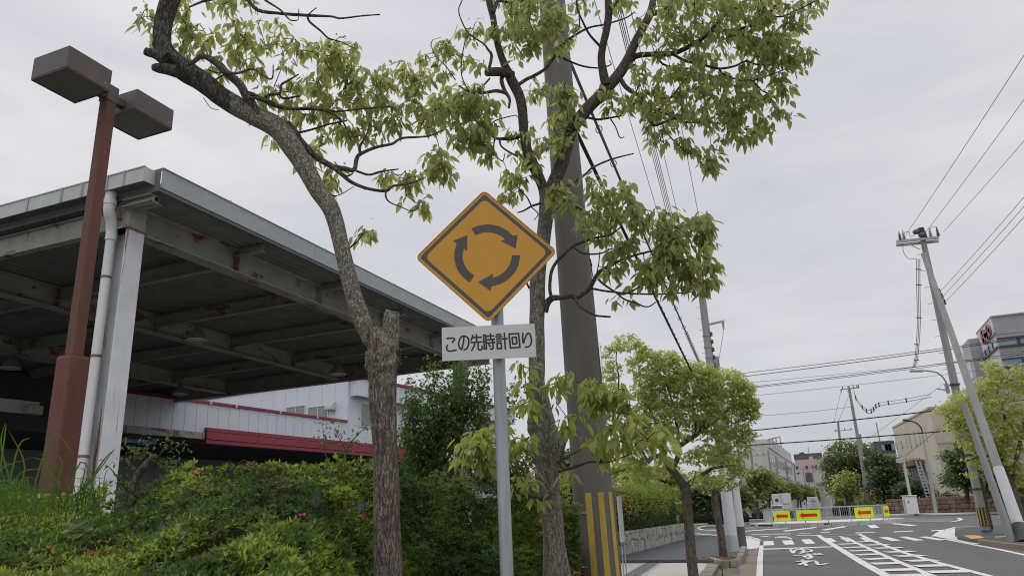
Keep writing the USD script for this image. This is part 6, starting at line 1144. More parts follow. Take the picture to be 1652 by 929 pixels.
CLR = [(870, 38, 44, 42, 120), (835, 42, 25, 36, 50), (830, 2, 45, 16, 40), (900, 58, 24, 32, 44), (842, 92, 26, 24, 20), (905, 160, 28, 26, 44), (908, 200, 26, 32, 42), (888, 236, 24, 22, 20), (852, 258, 24, 20, 18), (858, 150, 16, 16, 9), (800, 50, 16, 22, 16), (720, 98, 36, 26, 40), (765, 108, 10, 16, 6), (750, 162, 52, 22, 70), (735, 188, 48, 32, 70), (775, 186, 34, 28, 46), (762, 220, 32, 22, 42), (786, 250, 10, 16, 9), (775, 236, 16, 18, 18), (762, 50, 18, 16, 12), (830, 300, 28, 20, 26), (815, 316, 14, 18, 12), (836, 210, 18, 26, 12),
       (1000, 6, 35, 12, 20), (938, 5, 18, 12, 12), (1060, 38, 36, 34, 36), (1100, 22, 50, 28, 72), (1150, 28, 50, 32, 72), (1200, 18, 50, 26, 60), (1250, 13, 44, 22, 44), (1318, 5, 28, 13, 14), (1288, 28, 28, 22, 26), (1230, 56, 50, 26, 60), (1180, 72, 48, 22, 46), (1268, 72, 34, 26, 46), (1290, 96, 20, 20, 22), (1240, 112, 44, 22, 42), (1130, 108, 44, 22, 42), (1062, 78, 18, 14, 10), (1080, 60, 24, 22, 20), (1050, 128, 38, 26, 40), (1100, 138, 48, 26, 60), (1160, 146, 48, 26, 72), (1210, 160, 38, 22, 46), (1260, 136, 22, 18, 14), (1264, 176, 20, 14, 11),
       (1030, 168, 34, 22, 34), (1080, 178, 44, 22, 56), (1140, 190, 54, 22, 72), (1200, 205, 38, 22, 44), (1236, 208, 12, 20, 12), (1180, 230, 28, 10, 11), (1066, 222, 28, 17, 24), (1120, 236, 28, 16, 22), (1142, 260, 20, 16, 18), (1146, 282, 8, 8, 4), (985, 152, 24, 14, 14), (1225, 85, 30, 20, 26), (1120, 75, 30, 20, 26), (980, 168, 18, 12, 10),
       (915, 312, 25, 22, 30), (960, 320, 28, 14, 15), (1000, 316, 24, 22, 30), (960, 346, 34, 18, 34), (1010, 352, 28, 22, 40), (960, 376, 34, 14, 24), (1003, 388, 24, 18, 20), (1050, 360, 38, 14, 30), (1085, 366, 28, 22, 40), (1128, 370, 20, 22, 36), (1136, 396, 14, 18, 15), (1060, 396, 34, 18, 30), (1100, 410, 38, 22, 46), (1050, 430, 38, 20, 36), (1000, 416, 24, 18, 20), (990, 446, 18, 12, 11), (1030, 450, 24, 14, 16), (1090, 436, 38, 20, 46), (1138, 446, 18, 25, 30), (1118, 466, 24, 14, 16), (1072, 466, 24, 10, 11), (1003, 490, 12, 8, 5), (898, 332, 14, 14, 10), (960, 300, 24, 12, 10),
       (830, -40, 60, 25, 40), (1000, -45, 50, 20, 25), (1150, -40, 90, 25, 60), (1280, -30, 60, 18, 30)]
CLY = [(925, 618, 25, 16, 28), (915, 686, 24, 16, 22), (896, 650, 12, 20, 9), (965, 622, 24, 22, 34), (972, 642, 22, 20, 24), (995, 638, 28, 24, 36), (1002, 678, 34, 22, 44), (1040, 698, 30, 20, 36), (992, 716, 38, 18, 40), (1055, 726, 24, 14, 16), (950, 722, 18, 14, 14), (980, 738, 24, 12, 14), (958, 668, 20, 24, 22), (765, 735, 32, 30, 62), (790, 698, 28, 18, 24), (842, 648, 18, 22, 20), (842, 608, 16, 18, 16), (835, 726, 24, 26, 40), (846, 776, 20, 22, 22), (864, 808, 12, 12, 5), (842, 698, 16, 18, 14), (880, 800, 10, 14, 4), (890, 632, 10, 14, 7), (800, 752, 20, 16, 14), (920, 775, 8, 16, 4)]
def gR(x, y): return float(np.interp(x, [700, 850, 950, 1130, 1300], [4.5, 4.9, 5.1, 5.0, 4.75]) if y < 295 else np.interp(x, [820, 900, 1000, 1140], [4.85, 4.85, 4.7, 4.6]))
tipsR = shoots_of([(*c, gR(c[0], c[1])) for c in CLR], rngR, 2.4); tipsY = shoots_of([(*c, float(np.interp(c[0], [740, 880, 920, 1060], [4.5, 4.9, 4.7, 4.3]))) for c in CLY], rngR, 4.2, .8)
part('twigs', twigs(grow(nodesR, np.vstack([tipsR, tipsY])), .0036, .0019, rngR), 'twig_dark', tr_, kind='stuff')
lv, F_ = whorls(tipsR, rngR, (.056, .090), 8.4, .95, wr=.43); foliage(tr_, lv, F_, ['leaf_camphor_dark', 'leaf_camphor'], 200)
lv, F_ = whorls(tipsY, rngR, (.068, .102), 7.0, .85, wr=.40); foliage(tr_, lv, F_, ['leaf_young'], 100, 'young_foliage')

# ---- trees further off: crowns of leaves over traced limbs
def far_tree(name, lab, limbs, clumps, mat, Lf, per, bark='bark_street', group=None, tm=(SV, SF), wr=.5, seed=1, droop=.42, twr=(.004, .002), spread=.06, base=None, twig='twig_dark', sides=8, dens=1.0):
    """limbs: (points, forward distance from, to); clumps: (x, y, rx, ry, leaves, forward distance)"""
    rng = np.random.default_rng(seed); t = thing(name, lab, 'tree', group, loc=tuple(base if base is not None else (0, 0, 0))); nodes = []
    for i, (pts, ga, gb) in enumerate(limbs):
        m, PR = limb(pts, ga, gb, 3, sides if i else sides+6, .08, 6, seed*9+i); part('trunk' if i == 0 else 'branch', m, bark, t, smooth=60); nodes.append(PR[:, :3] if i else PR[len(PR)//2:, :3])
    tips = shoots_of([(*c[:4], c[4]*dens, c[5]) for c in clumps], rng, per); part('twigs', twigs(grow(np.vstack(nodes), tips[::max(1, int(dens*.6))]), *twr, rng, 3), twig, t, kind='stuff')
    LVs, F = whorls(tips, rng, Lf, per, droop, tm, wr, spread); mats = mat if isinstance(mat, list) else [mat]; pk = rng.integers(len(mats), size=len(LVs))
    for k, mm in enumerate(mats): part('crown', flat(LVs[pk == k], F), mm, t, kind='stuff')
    return t
b = gp(1118, 931, .03); gM = float(b@HEAD)
far_tree('street_tree', 'bushy light green street tree on the left pavement right of the big pole', [([(1122, 960, 17), (1119, 931, 17), (1114, 880, 16), (1110, 830, 15), (1107, 795, 17), (1104, 780, 16)], gM, gM), ([(1103, 782, 13), (1092, 768, 13), (1080, 752, 12), (1070, 735, 8), (1052, 738, 7), (1046, 745, 6)], gM, gM-.6), ([(1085, 757, 9), (1094, 735, 9), (1093, 722, 9), (1106, 712, 8), (1122, 702, 7), (1131, 692, 6), (1140, 672, 4), (1150, 645, 3), (1160, 620, 2)], gM, gM+.3), ([(1128, 696, 5), (1150, 682, 4.5), (1170, 665, 3.5), (1190, 648, 2.5)], gM, gM+.5), ([(1109, 782, 10), (1120, 774, 9), (1135, 765, 7), (1150, 755, 5), (1170, 752, 3.5), (1190, 750, 2.5)], gM, gM-.6),
         ([(1093, 722, 6), (1094, 700, 5), (1090, 675, 4), (1085, 650, 3), (1075, 620, 2)], gM, gM-.3), ([(1070, 735, 5), (1065, 710, 4), (1062, 690, 3.5), (1050, 665, 3), (1040, 640, 2)], gM-.4, gM-.5), ([(1122, 702, 4), (1122, 680, 3.5), (1118, 650, 3), (1122, 620, 2)], gM, gM+.2), ([(1046, 745, 4), (1035, 725, 3.5), (1020, 700, 3), (1005, 690, 2)], gM-.6, gM-.7), ([(1020, 700, 2.5), (1000, 640, 2.5), (998, 607, 2.2), (994, 580, 2), (996, 560, 1.5)], gM-.6, gM-.6)],
         [(1010, 556, 24, 12, 110, gM-.5), (980, 570, 10, 10, 30, gM-.5), (985, 600, 18, 16, 80, gM-.5), (1040, 590, 30, 22, 200, gM), (1035, 572, 14, 10, 50, gM), (1070, 582, 24, 14, 120, gM), (1085, 600, 40, 22, 340, gM), (1130, 600, 20, 14, 120, gM), (1120, 622, 45, 24, 400, gM), (1165, 620, 38, 22, 330, gM+.2), (1195, 640, 24, 26, 240, gM+.2), (1208, 668, 14, 22, 110, gM+.2), (1170, 655, 40, 22, 330, gM+.2), (1120, 660, 44, 24, 380, gM), (1070, 640, 40, 28, 380, gM), (1040, 630, 24, 24, 160, gM-.3), (1055, 672, 36, 24, 260, gM-.3), (1100, 695, 38, 18, 180, gM+.5), (1165, 690, 38, 18, 240, gM+.2), (1195, 705, 20, 16, 130, gM), (1180, 730, 30, 14, 150, gM-.3), (1150, 722, 26, 14, 110, gM+.6), (1165, 745, 24, 10, 80, gM-.5), (1030, 690, 24, 18, 120, gM-.5), (1060, 755, 34, 18, 170, gM+.4), (1030, 770, 28, 12, 70, gM+.5), (1020, 720, 26, 20, 130, gM), (985, 650, 26, 30, 170, gM), (960, 690, 24, 30, 120, gM+.2), (1140, 778, 26, 10, 90, gM-.6), (1130, 740, 34, 12, 120, gM-.2), (1215, 660, 10, 16, 60, gM), (1190, 760, 12, 10, 40, gM-.5), (1020, 745, 24, 16, 70, gM), (1072, 705, 24, 16, 90, gM-.6)],
         ['leaf_street', 'leaf_street'], (.085, .125), 8, wr=.52, seed=21, dens=4.3, base=(b[0], b[1], .03))
b = gp(1167, 898, .13); g2 = float(b@HEAD)
far_tree('street_tree', 'smaller leaning street tree in the round pit before the white sleeved pole', [([(1168, 903, 14), (1166, 885, 13), (1163, 860, 12), (1157, 830, 11), (1154, 812, 12), (1152, 795, 9), (1150, 770, 6)], g2, g2), ([(1153, 800, 6), (1165, 785, 5), (1182, 770, 4), (1192, 762, 3)], g2, g2), ([(1152, 790, 5), (1135, 775, 4), (1120, 768, 3)], g2, g2)],
         [(1150, 770, 26, 14, 130, g2), (1185, 765, 24, 16, 130, g2), (1125, 772, 18, 10, 70, g2), (1165, 785, 24, 8, 60, g2), (1190, 752, 12, 12, 60, g2), (1140, 795, 12, 6, 24, g2), (1185, 788, 14, 6, 24, g2)], ['leaf_street', 'leaf_far'], (.085, .13), 8, seed=22, dens=3.0, base=(b[0], b[1], .13))
gT = 30.0
far_tree('street_tree', 'yellow tipped street tree at the right edge over the corner poles', [([(1652, 880, 26), (1642, 840, 24), (1632, 800, 22), (1622, 770, 20), (1612, 745, 16), (1605, 725, 12)], gT, gT), ([(1618, 762, 10), (1612, 730, 8), (1618, 700, 6), (1620, 670, 4), (1610, 640, 3), (1608, 610, 2)], gT, gT), ([(1608, 735, 7), (1590, 712, 6), (1570, 700, 5), (1548, 685, 3.5), (1530, 672, 2.5)], gT, gT), ([(1630, 790, 8), (1640, 740, 7), (1648, 700, 5), (1660, 650, 3)], gT, gT), ([(1612, 740, 5), (1590, 735, 4), (1570, 740, 3), (1550, 745, 2)], gT, gT)],
         [(1530, 665, 18, 12, 90, gT), (1555, 650, 26, 16, 170, gT), (1590, 632, 26, 18, 180, gT), (1605, 605, 14, 18, 110, gT), (1598, 590, 10, 8, 36, gT), (1640, 620, 24, 18, 170, gT), (1650, 600, 14, 10, 60, gT), (1620, 660, 36, 20, 280, gT), (1570, 680, 34, 16, 220, gT), (1540, 690, 18, 10, 70, gT), (1600, 695, 36, 18, 260, gT), (1640, 690, 24, 22, 220, gT), (1585, 722, 30, 14, 160, gT), (1630, 728, 30, 16, 200, gT), (1550, 712, 12, 8, 30, gT), (1600, 748, 24, 8, 70, gT), (1640, 758, 20, 12, 110, gT), (1575, 745, 14, 8, 40, gT), (1648, 780, 12, 8, 40, gT), (1690, 680, 40, 50, 260, gT), (1567, 768, 8, 5, 14, gT)],
         ['leaf_right', 'leaf_street'], (.12, .18), 8, seed=23, twr=(.008, .004), spread=.12, dens=3.9, wr=.55)
def simple(name, lab, x, ybase, w, tops, Y, n, mat, Lf, seed, group=None, bark='bark_street'):
    g = float(atY(x, ybase, Y)@HEAD); y0 = tops[0][1]; b = atY(x, ybase, Y)
    lim = [([(x+1, ybase+4, w), (x, (ybase*2+y0)/3, w*.8), (x-1, y0+tops[0][3]*.4, w*.6), (x-1, y0, w*.4)], g, g)]
    for k, (cx, cy, rx, ry) in enumerate(tops): lim.append(([(x-.5, (ybase+y0)/2, w*.5), ((x+cx)/2, (cy+(ybase+y0)/2)/2, w*.35), (cx, cy, w*.2)], g, g))
    A_ = sum(rx*ry for _, _, rx, ry in tops); return far_tree(name, lab, lim, [(cx, cy, rx, ry, max(20, int(n*rx*ry/A_)), g) for cx, cy, rx, ry in tops], mat, Lf, 6, bark, group, (QV, QF), .62, seed, .3, (.03, .012), Lf[1]*.9, (b[0], b[1], 0), sides=6, dens=2.2)
LR = 'street trees along the left of the far road'
for i, (x, yb, w, tops, Y, n, lab) in enumerate(((1222, 832, 5, [(1216, 780, 22, 18), (1232, 772, 14, 12), (1205, 795, 12, 12)], 95, 700, 'street tree right beside the leaning no-parking pole, nearest of the far left row'), (1242, 828, 4, [(1240, 786, 20, 14), (1252, 796, 16, 10)], 130, 600, 'street tree above the white box truck in the far left row'), (1268, 825, 3.5, [(1266, 792, 20, 12), (1280, 797, 12, 9)], 165, 520, 'street tree left of the small traffic signal in the far row'),
                                             (1292, 822, 3, [(1290, 796, 17, 11), (1300, 800, 10, 8)], 200, 420, 'street tree behind the smaller far truck'), (1308, 820, 2.6, [(1306, 797, 13, 9), (1316, 800, 9, 7)], 230, 320, 'street tree right of the smaller far truck'), (1326, 815, 2.4, [(1324, 797, 13, 8), (1334, 799, 8, 6)], 270, 260, 'farthest street tree closing the far road'), (1184, 835, 6, [(1180, 800, 22, 18), (1165, 806, 16, 14), (1196, 806, 14, 14)], 80, 700, 'darker street tree behind the two white sleeved poles'))):
    simple('roadside_tree', lab, x, yb, w, tops, Y, n, ['leaf_far'] if i != 6 else ['leaf_far_dark', 'leaf_far'], (.28+.0012*Y, .45+.0022*Y), 40+i, LR)
simple('large_tree', 'large round camphor tree beyond the roundabout, right of the far road', 1372, 815, 8, [(1370, 735, 38, 22), (1345, 752, 22, 16), (1400, 745, 24, 18), (1358, 775, 26, 16), (1390, 775, 26, 18), (1375, 755, 30, 18), (1346, 790, 12, 10)], 125, 3200, ['leaf_far', 'leaf_far', 'leaf_far_dark'], (.35, .65), 51)
simple('large_tree', 'lighter green tree in front of the large round camphor tree', 1366, 818, 5, [(1364, 778, 18, 16), (1352, 795, 14, 12), (1378, 796, 12, 10)], 112, 700, ['leaf_far', 'leaf_street'], (.3, .5), 52)
simple('dark_tree', 'dark evergreen tree right of the middle far pole', 1428, 822, 8, [(1428, 760, 24, 24), (1420, 785, 22, 24), (1440, 790, 20, 26), (1412, 745, 14, 14), (1450, 775, 14, 16)], 112, 1900, ['leaf_far_dark'], (.35, .6), 53)
simple('dark_tree', 'dark green bush-like tree in front of the cream house wall', 1470, 812, 6, [(1468, 790, 18, 14), (1490, 795, 14, 10), (1455, 795, 12, 12)], 102, 800, ['leaf_far_dark'], (.28, .48), 54)
simple('broadleaf_tree', 'dark green broadleaf tree between the cream house and the right utility pole', 1560, 808, 7, [(1545, 742, 22, 14), (1560, 755, 26, 18), (1545, 775, 24, 14), (1575, 780, 24, 18), (1530, 738, 10, 6), (1560, 725, 14, 10)], 86, 1700, ['leaf_far_dark', 'leaf_shrub'], (.3, .5), 55)
simple('broadleaf_tree', 'green tree behind the corner poles at the right edge', 1625, 808, 7, [(1615, 770, 24, 20), (1640, 785, 20, 16), (1600, 790, 16, 12)], 84, 900, ['leaf_far_dark', 'leaf_far'], (.3, .5), 56)
simple('small_tree', 'tiny bright yellow green tree top before the dark evergreen', 1417, 800, 2, [(1417, 759, 8, 4.5)], 110.6, 90, ['leaf_street'], (.2, .3), 57)
gB = 45.0
for i, (x, yb, w, tops, Y, n, m, lab) in enumerate(((1065, 820, 4, [(1062, 770, 24, 14), (1045, 785, 20, 12), (1085, 782, 18, 12), (1062, 795, 30, 10)], 46, 1500, ['leaf_far', 'leaf_street'], 'small tree behind the left pavement hedge, under the street tree crown'), (1020, 815, 4, [(1015, 765, 24, 16), (1000, 780, 18, 14), (1030, 785, 26, 12)], 44, 1300, ['leaf_street', 'leaf_far'], 'green garden tree right of the big pole behind the globe lamp'), (925, 810, 4, [(915, 770, 20, 24), (925, 745, 10, 14)], 30, 520, ['leaf_shrub', 'leaf_far_dark'], 'dark garden tree glimpsed between the forked tree and the big pole'), (1120, 830, 6, [(1128, 800, 26, 18), (1150, 808, 22, 16), (1110, 810, 14, 14)], 70, 800, ['leaf_far_dark'], 'dark tree mass behind the left street tree trunk'))):
    simple('garden_tree', lab, x, yb, w, tops, Y, n, m, (.16+.003*Y, .24+.005*Y), 60+i)
# shrubs along the right stone wall, dark hedge at the left
def mound(name, lab, pts, Y, h, n, mat, Lf, seed, cat='shrub', group=None):
    """a low clipped mass along a line of sight points, standing on the ground at y = Y"""
    rng = np.random.default_rng(seed); A_, B_ = atY(*pts[0], Y[0]), atY(*pts[1], Y[1]); t = thing(name, lab, cat, group, loc=(A_[0], A_[1], 0)); zt = (A_[2]+B_[2])/2; s = rng.random(n); a = rng.uniform(0, 2*math.pi, n); r = np.sqrt(rng.uniform(.35, 1, n))
    P = A_*(1-s)[:, None]+B_*s[:, None]; P[:, 1] += r*np.cos(a)*h*.6; P[:, 2] = zt-h/2+r*np.sin(a)*h/2*(1+.25*np.sin(s*17+seed)); D = rng.normal(size=(n, 3))+[0, -.4, .5]
    LVs, F = leaves(P, D, rng.uniform(*Lf, n), .6, (QV, QF), .2, rng); part('leaves', flat(LVs, F), mat, t, kind='stuff')
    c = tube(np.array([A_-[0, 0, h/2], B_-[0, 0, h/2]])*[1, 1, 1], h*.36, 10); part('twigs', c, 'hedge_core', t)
mound('clipped_shrub', 'dark clipped shrub row on top of the brown stone wall left of the lamp column', ((1486, 797), (1545, 794)), (101, 98), 1.5, 900, 'leaf_far_dark', (.2, .32), 71)
mound('clipped_shrub', 'dull brown green clipped hedge on the brown stone wall right of the lamp column', ((1500, 801), (1560, 799)), (98, 95), .8, 500, 'leaf_far', (.15, .25), 72)
mound('red_shrub', 'dark red leaved shrub on the stone wall behind the corner poles', ((1586, 795), (1612, 794)), (94, 92), 1.6, 420, 'leaf_bronze', (.2, .3), 73)
mound('clipped_shrub', 'green shrubs along the wall at the far right edge', ((1612, 793), (1665, 790)), (92, 88), 1.8, 600, 'leaf_far_dark', (.2, .32), 74)
mound('dark_hedge', 'dark hedge along the far left pavement behind the railing', ((1195, 824), (1240, 822)), (98, 102), 1.6, 800, 'leaf_far_dark', (.25, .4), 75, 'hedge')
mound('dark_hedge', 'dark hedge behind the low stone wall at the left', ((1100, 822), (1200, 820)), (84, 90), 2.0, 1100, 'leaf_far_dark', (.25, .4), 76, 'hedge')
mound('dark_hedge', 'thin dark hedge right of the far road under the large round tree', ((1345, 813), (1425, 811)), (112, 108), 1.8, 900, 'leaf_far_dark', (.25, .4), 77, 'hedge')

rngB = np.random.default_rng(88)
for lab, x0, x1, yt, yb, Y, n, Lf in (('distant band of trees closing the view behind the far road', 1235, 1480, 796, 815, 330, 2600, (1.2, 2.2)), ('band of trees far left behind the street trees', 690, 1240, 780, 830, 120, 6500, (.45, .8)), ('band of trees far right behind the stone wall', 1420, 1720, 782, 808, 135, 2600, (.5, .9))):
    P = np.array([atY(rngB.uniform(x0, x1), rngB.uniform(yt+10*math.sin(k*.7)*.4, yb), Y+rngB.uniform(-6, 6)) for k in range(n)]); P[:, 2] = np.maximum(P[:, 2], .2); LVs, F = leaves(P, rngB.normal(size=(n, 3))+[0, -.3, .2], rngB.uniform(*Lf, n), .7, (QV, QF), .2, rngB); solo('tree_belt', flat(LVs, F), 'leaf_far_dark' if Y < 300 else 'leaf_far', lab, 'trees', kind='stuff')
# ================================================================== HEDGES AND SMALL PLANTS IN FRONT
def rosettes(P, axis, rng, L=(.026, .04), per=9, wr=.31, tm=(SV, SF), open_=(.75, 1.35), curl=.12):
    n = len(P); k = rng.integers(per-2, per+2, n); B = np.repeat(P, k, 0); A_ = np.repeat(axis, k, 0); m = len(B); A_ = A_/np.linalg.norm(A_, axis=1, keepdims=True)
    r = rng.normal(size=(m, 3)); r -= A_*np.sum(r*A_, 1, keepdims=True); r /= np.linalg.norm(r, axis=1, keepdims=True); th = rng.uniform(*open_, m)[:, None]
    return leaves(B, A_*np.cos(th)+r*np.sin(th), rng.uniform(*L, m), wr, tm, curl, rng, up=A_)
HX = [-120, 0, 60, 130, 200, 260, 300, 340, 400, 470, 520, 560, 600, 650, 720, 800, 860, 940]
ytop = lambda x: np.interp(x, HX, [782, 785, 796, 802, 804, 782, 765, 757, 748, 750, 746, 750, 756, 766, 776, 785, 798, 810])
gfr = lambda x: np.interp(x, [-120, 300, 480, 600, 700, 940], [2.7, 2.85, 3.3, 4.55, 4.9, 5.5]); gtp = lambda x: np.interp(x, [-120, 200, 400, 600, 700, 940], [5.3, 5.1, 4.8, 5.0, 5.5, 6.0])
def hedge_point(x, v):
    """v: 0 at the foot in front, 1 along the crest"""
    yt = ytop(x); y = yt+(985-yt)*(1-v)**.9; e = np.interp(x, [300, 480, 620], [1.0, 1.5, 1.0]); g = gfr(x)+(gtp(x)-gfr(x))*np.clip(v, 0, 1)**e
    return atg(x, y, g)
def hedge(name, lab, x0, x1, n, mats, seed, L, holes=.0):
    rng = np.random.default_rng(seed); P0_ = hedge_point(x0, 0.0); t = thing(name, lab, 'hedge', loc=(P0_[0], P0_[1], 0))
    xs, vs = rng.uniform(x0, x1, n), rng.random(n)**.85; P = np.array([hedge_point(x, v) for x, v in zip(xs, vs)])
    nz = meshkit.fbm(P*3.2, 3, seed); nz2 = meshkit.fbm(P*9.0, 2, seed+3)
    P = P+np.array([0, 0, 1.0])*((nz-.5)*.22+(nz2-.5)*.09+rng.normal(size=n)*.012)[:, None]-HEAD*((nz-.5)*.22+rng.uniform(-.02, .05, n))[:, None]
    keep = nz2 > holes; P, xs, vs, nz = P[keep], xs[keep], vs[keep], nz[keep]; n = len(P)
    ax = np.array([0, 0, 1.0])*rng.uniform(.5, 1.0, (n, 1))-HEAD*rng.uniform(.3, 1.0, (n, 1))+rng.normal(size=(n, 3))*.3
    LVs, F = rosettes(P, ax, rng, L); isl_ = np.repeat(np.arange(n), 1)
    # which tone a rosette has goes with its clump
    per = len(LVs)
    q = meshkit.fbm(LVs[:, 0]*2.2, 2, seed+7)+rng.normal(size=per)*.09; edges = np.quantile(q, np.cumsum([m[1] for m in mats])[:-1])
    idx = np.digitize(q, edges)
    for k, (mm, _) in enumerate(mats): part('leaves', flat(LVs[idx == k], F), mm, t, kind='stuff')
    # twiggy dark inside
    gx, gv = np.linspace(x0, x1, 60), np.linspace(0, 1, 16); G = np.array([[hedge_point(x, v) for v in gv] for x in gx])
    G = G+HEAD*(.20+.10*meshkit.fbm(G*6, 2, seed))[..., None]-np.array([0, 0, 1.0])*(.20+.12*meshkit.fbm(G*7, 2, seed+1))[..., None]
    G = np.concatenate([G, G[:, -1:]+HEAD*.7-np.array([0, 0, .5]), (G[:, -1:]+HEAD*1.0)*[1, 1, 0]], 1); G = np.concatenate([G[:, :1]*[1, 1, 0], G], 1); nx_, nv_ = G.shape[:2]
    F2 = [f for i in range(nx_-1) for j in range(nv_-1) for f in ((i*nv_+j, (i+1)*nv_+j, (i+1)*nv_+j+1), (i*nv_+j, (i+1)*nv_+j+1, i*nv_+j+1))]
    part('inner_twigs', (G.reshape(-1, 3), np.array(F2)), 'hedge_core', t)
    tw = []
    for k in range(420):
        p = P[int(rng.integers(n))]; tw.append(tube([p+HEAD*.12+np.array([0, 0, -.22])+rng.normal(size=3)*.05, p+np.array([0, 0, -.02])], [.0025, .0012], 3, False))
    part('twigs', join(tw), 'twig_dark', t, kind='stuff')
    return t, P, xs, vs
h1, HP, hxs, hvs = hedge('azalea_hedge', 'bright yellow green azalea hedge in the left foreground below the canopy', -110, 612, 6000, [('leaf_azalea_dark', .20), ('leaf_azalea', .44), ('leaf_azalea_bright', .26), ('leaf_azalea', .10)], 101, (.034, .054), .33)
h2, HP2, _, _ = hedge('azalea_hedge', 'darker clipped azalea hedge behind the sign pole and tree trunks', 598, 935, 5200, [('leaf_azalea_dark', .40), ('leaf_azalea', .60)], 102, (.028, .042), .30)
def flower(p, t, r, mat, rng):
    B = np.repeat(np.asarray(p)[None], 5, 0); a = np.arange(5)*2*math.pi/5; ax = np.array([0, -.3, .6])+rng.normal(size=3)*.3; f = frame(ax); D = np.cos(a)[:, None]*f[:, 0]+np.sin(a)[:, None]*f[:, 1]+f[:, 2]*.5
    LVs, F = leaves(B, D, r, .7, (SV, SF), .2, rng); part('flower', flat(LVs, F), mat, t)
rngF = np.random.default_rng(9)
for x, y in ((392, 797), (490, 838), (587, 824), (318, 772), (328, 770), (391, 790), (65, 816), (488, 834), (590, 832)):
    k = int(np.argmin(np.abs(hxs-x)+np.abs((ytop(hxs)+(985-ytop(hxs))*(1-hvs)**.9)-y)*1.0)); p = HP[k]-HEAD*.05; flower(p, h1, .026, 'petal_pink', rngF)
for x, y, n in ((150, 905, 14), (320, 890, 10), (450, 790, 8), (470, 800, 6), (420, 770, 7), (30, 925, 14), (560, 780, 7), (95, 812, 9), (350, 800, 6)):
    k = int(np.argmin(np.abs(hxs-x)+np.abs((ytop(hxs)+(985-ytop(hxs))*(1-hvs)**.9)-y))); p = HP[k]-HEAD*.03; B = p+rngF.normal(size=(n, 3))*.05; LVs, F = rosettes(B, np.tile([0, -.2, 1.0], (n, 1)), rngF, (.026, .04)); part('bronze_leaves', flat(LVs, F), 'leaf_bronze', h1, kind='stuff')
for x, y, n in ((905, 905, 6), (890, 860, 5), (930, 930, 5)):
    B = atg(x, y, 5.2)+rngF.normal(size=(n, 3))*.05; LVs, F = rosettes(B, np.tile([0, -.2, 1.0], (n, 1)), rngF, (.02, .03)); part('red_leaves', flat(LVs, F), 'petal_red', h2, kind='stuff')
# large heart shaped weed leaves and dry stalks in the hedge
wd = thing('weed', 'broad leaved weed growing out of the front hedge near the column', 'weed', loc=tuple(atg(130, 845, 3.6)*[1, 1, 0])); rngW = np.random.default_rng(4)
for x, y, L in ((128, 838, .085), (140, 820, .075), (150, 843, .07), (170, 838, .07), (305, 850, .07), (118, 850, .06), (298, 840, .06)):
    p = atg(x, y, 3.45); LVs, F = leaves(p[None], np.array([[rngW.uniform(-.5, .5), -.6, -.25]]), L, .85, (LV, LF), .15, rngW, up=np.array([0, -.5, 1.0])); part('leaf', (LVs[0], F), 'leaf_azalea_dark', wd)
for x, y, dx in ((290, 830, 12), (305, 845, 18), (318, 838, 14), (345, 832, 22), (200, 845, 30), (450, 850, 14)): a = atg(x, y+40, 3.5); part('stalk', tube([a, atg(x+dx*.5, y+10, 3.45), atg(x+dx, y-14, 3.4)], [.0018, .0015, .001], 4), 'leaf_litter', wd)
# long grass at the left
gs = thing('grass_tuft', 'long wild grass rising out of the hedge at the left edge', 'grass', kind='stuff', loc=tuple(atg(40, 850, 4.3)*[1, 1, 0])); rngG = np.random.default_rng(6); bl_ = []
def blade(p, q, tip, w):
    P = spline([p, q, tip], 9); T = np.gradient(P, axis=0); s = np.cross(T, fwd); s /= np.maximum(np.linalg.norm(s, axis=1, keepdims=True), 1e-9); ww = (w*np.sin(np.linspace(.25, 1, 9)*math.pi)**.6)[:, None]; V = np.vstack([P-s*ww, P+s*ww+T*.0, ]); n = 9
    return V, np.array([f for i in range(n-1) for f in ((i, i+1, n+i+1), (i, n+i+1, n+i))])
for x0, y0, x1, y1, x2, y2 in ((10, 830, 40, 755, 12, 690), (60, 850, 95, 760, 48, 735), (70, 850, 100, 745, 60, 732), (10, 800, 30, 720, 50, 705), (120, 800, 150, 770, 188, 720), (100, 790, 72, 745, 84, 742), (100, 830, 130, 745, 160, 790), (115, 830, 130, 790, 140, 740), (60, 840, 70, 780, 82, 742), (20, 790, 2, 720, 8, 680), (50, 800, 85, 700, 120, 735), (0, 760, 8, 700, 10, 682), (130, 800, 165, 745, 187, 722)):
    bl_.append(blade(atg(x0, y0, 4.4), atg(x1, y1, 4.3), atg(x2, y2, 4.2), .005))
for k in range(150):
    x, y = rngG.uniform(-60, 70), rngG.uniform(795, 850); g = rngG.uniform(4.0, 5.0); h = rngG.uniform(25, 75)*(1-(max(x, 0)/160)); dx = rngG.normal()*22; bl_.append(blade(atg(x, y, g), atg(x+dx*.4, y-h*.7, g), atg(x+dx*1.4, y-h*rngG.uniform(.6, 1.05), g-.05), rngG.uniform(.0018, .0035)))
for k in range(60):
    x, y = rngG.uniform(80, 170), rngG.uniform(800, 850); g = 4.3; h = rngG.uniform(30, 60); dx = rngG.normal()*20; bl_.append(blade(atg(x, y, g), atg(x+dx*.4, y-h*.7, g), atg(x+dx*1.4, y-h*rngG.uniform(.7, 1.1), g-.05), .0025))
part('blades', join(bl_), 'grass_blade', gs, kind='stuff')
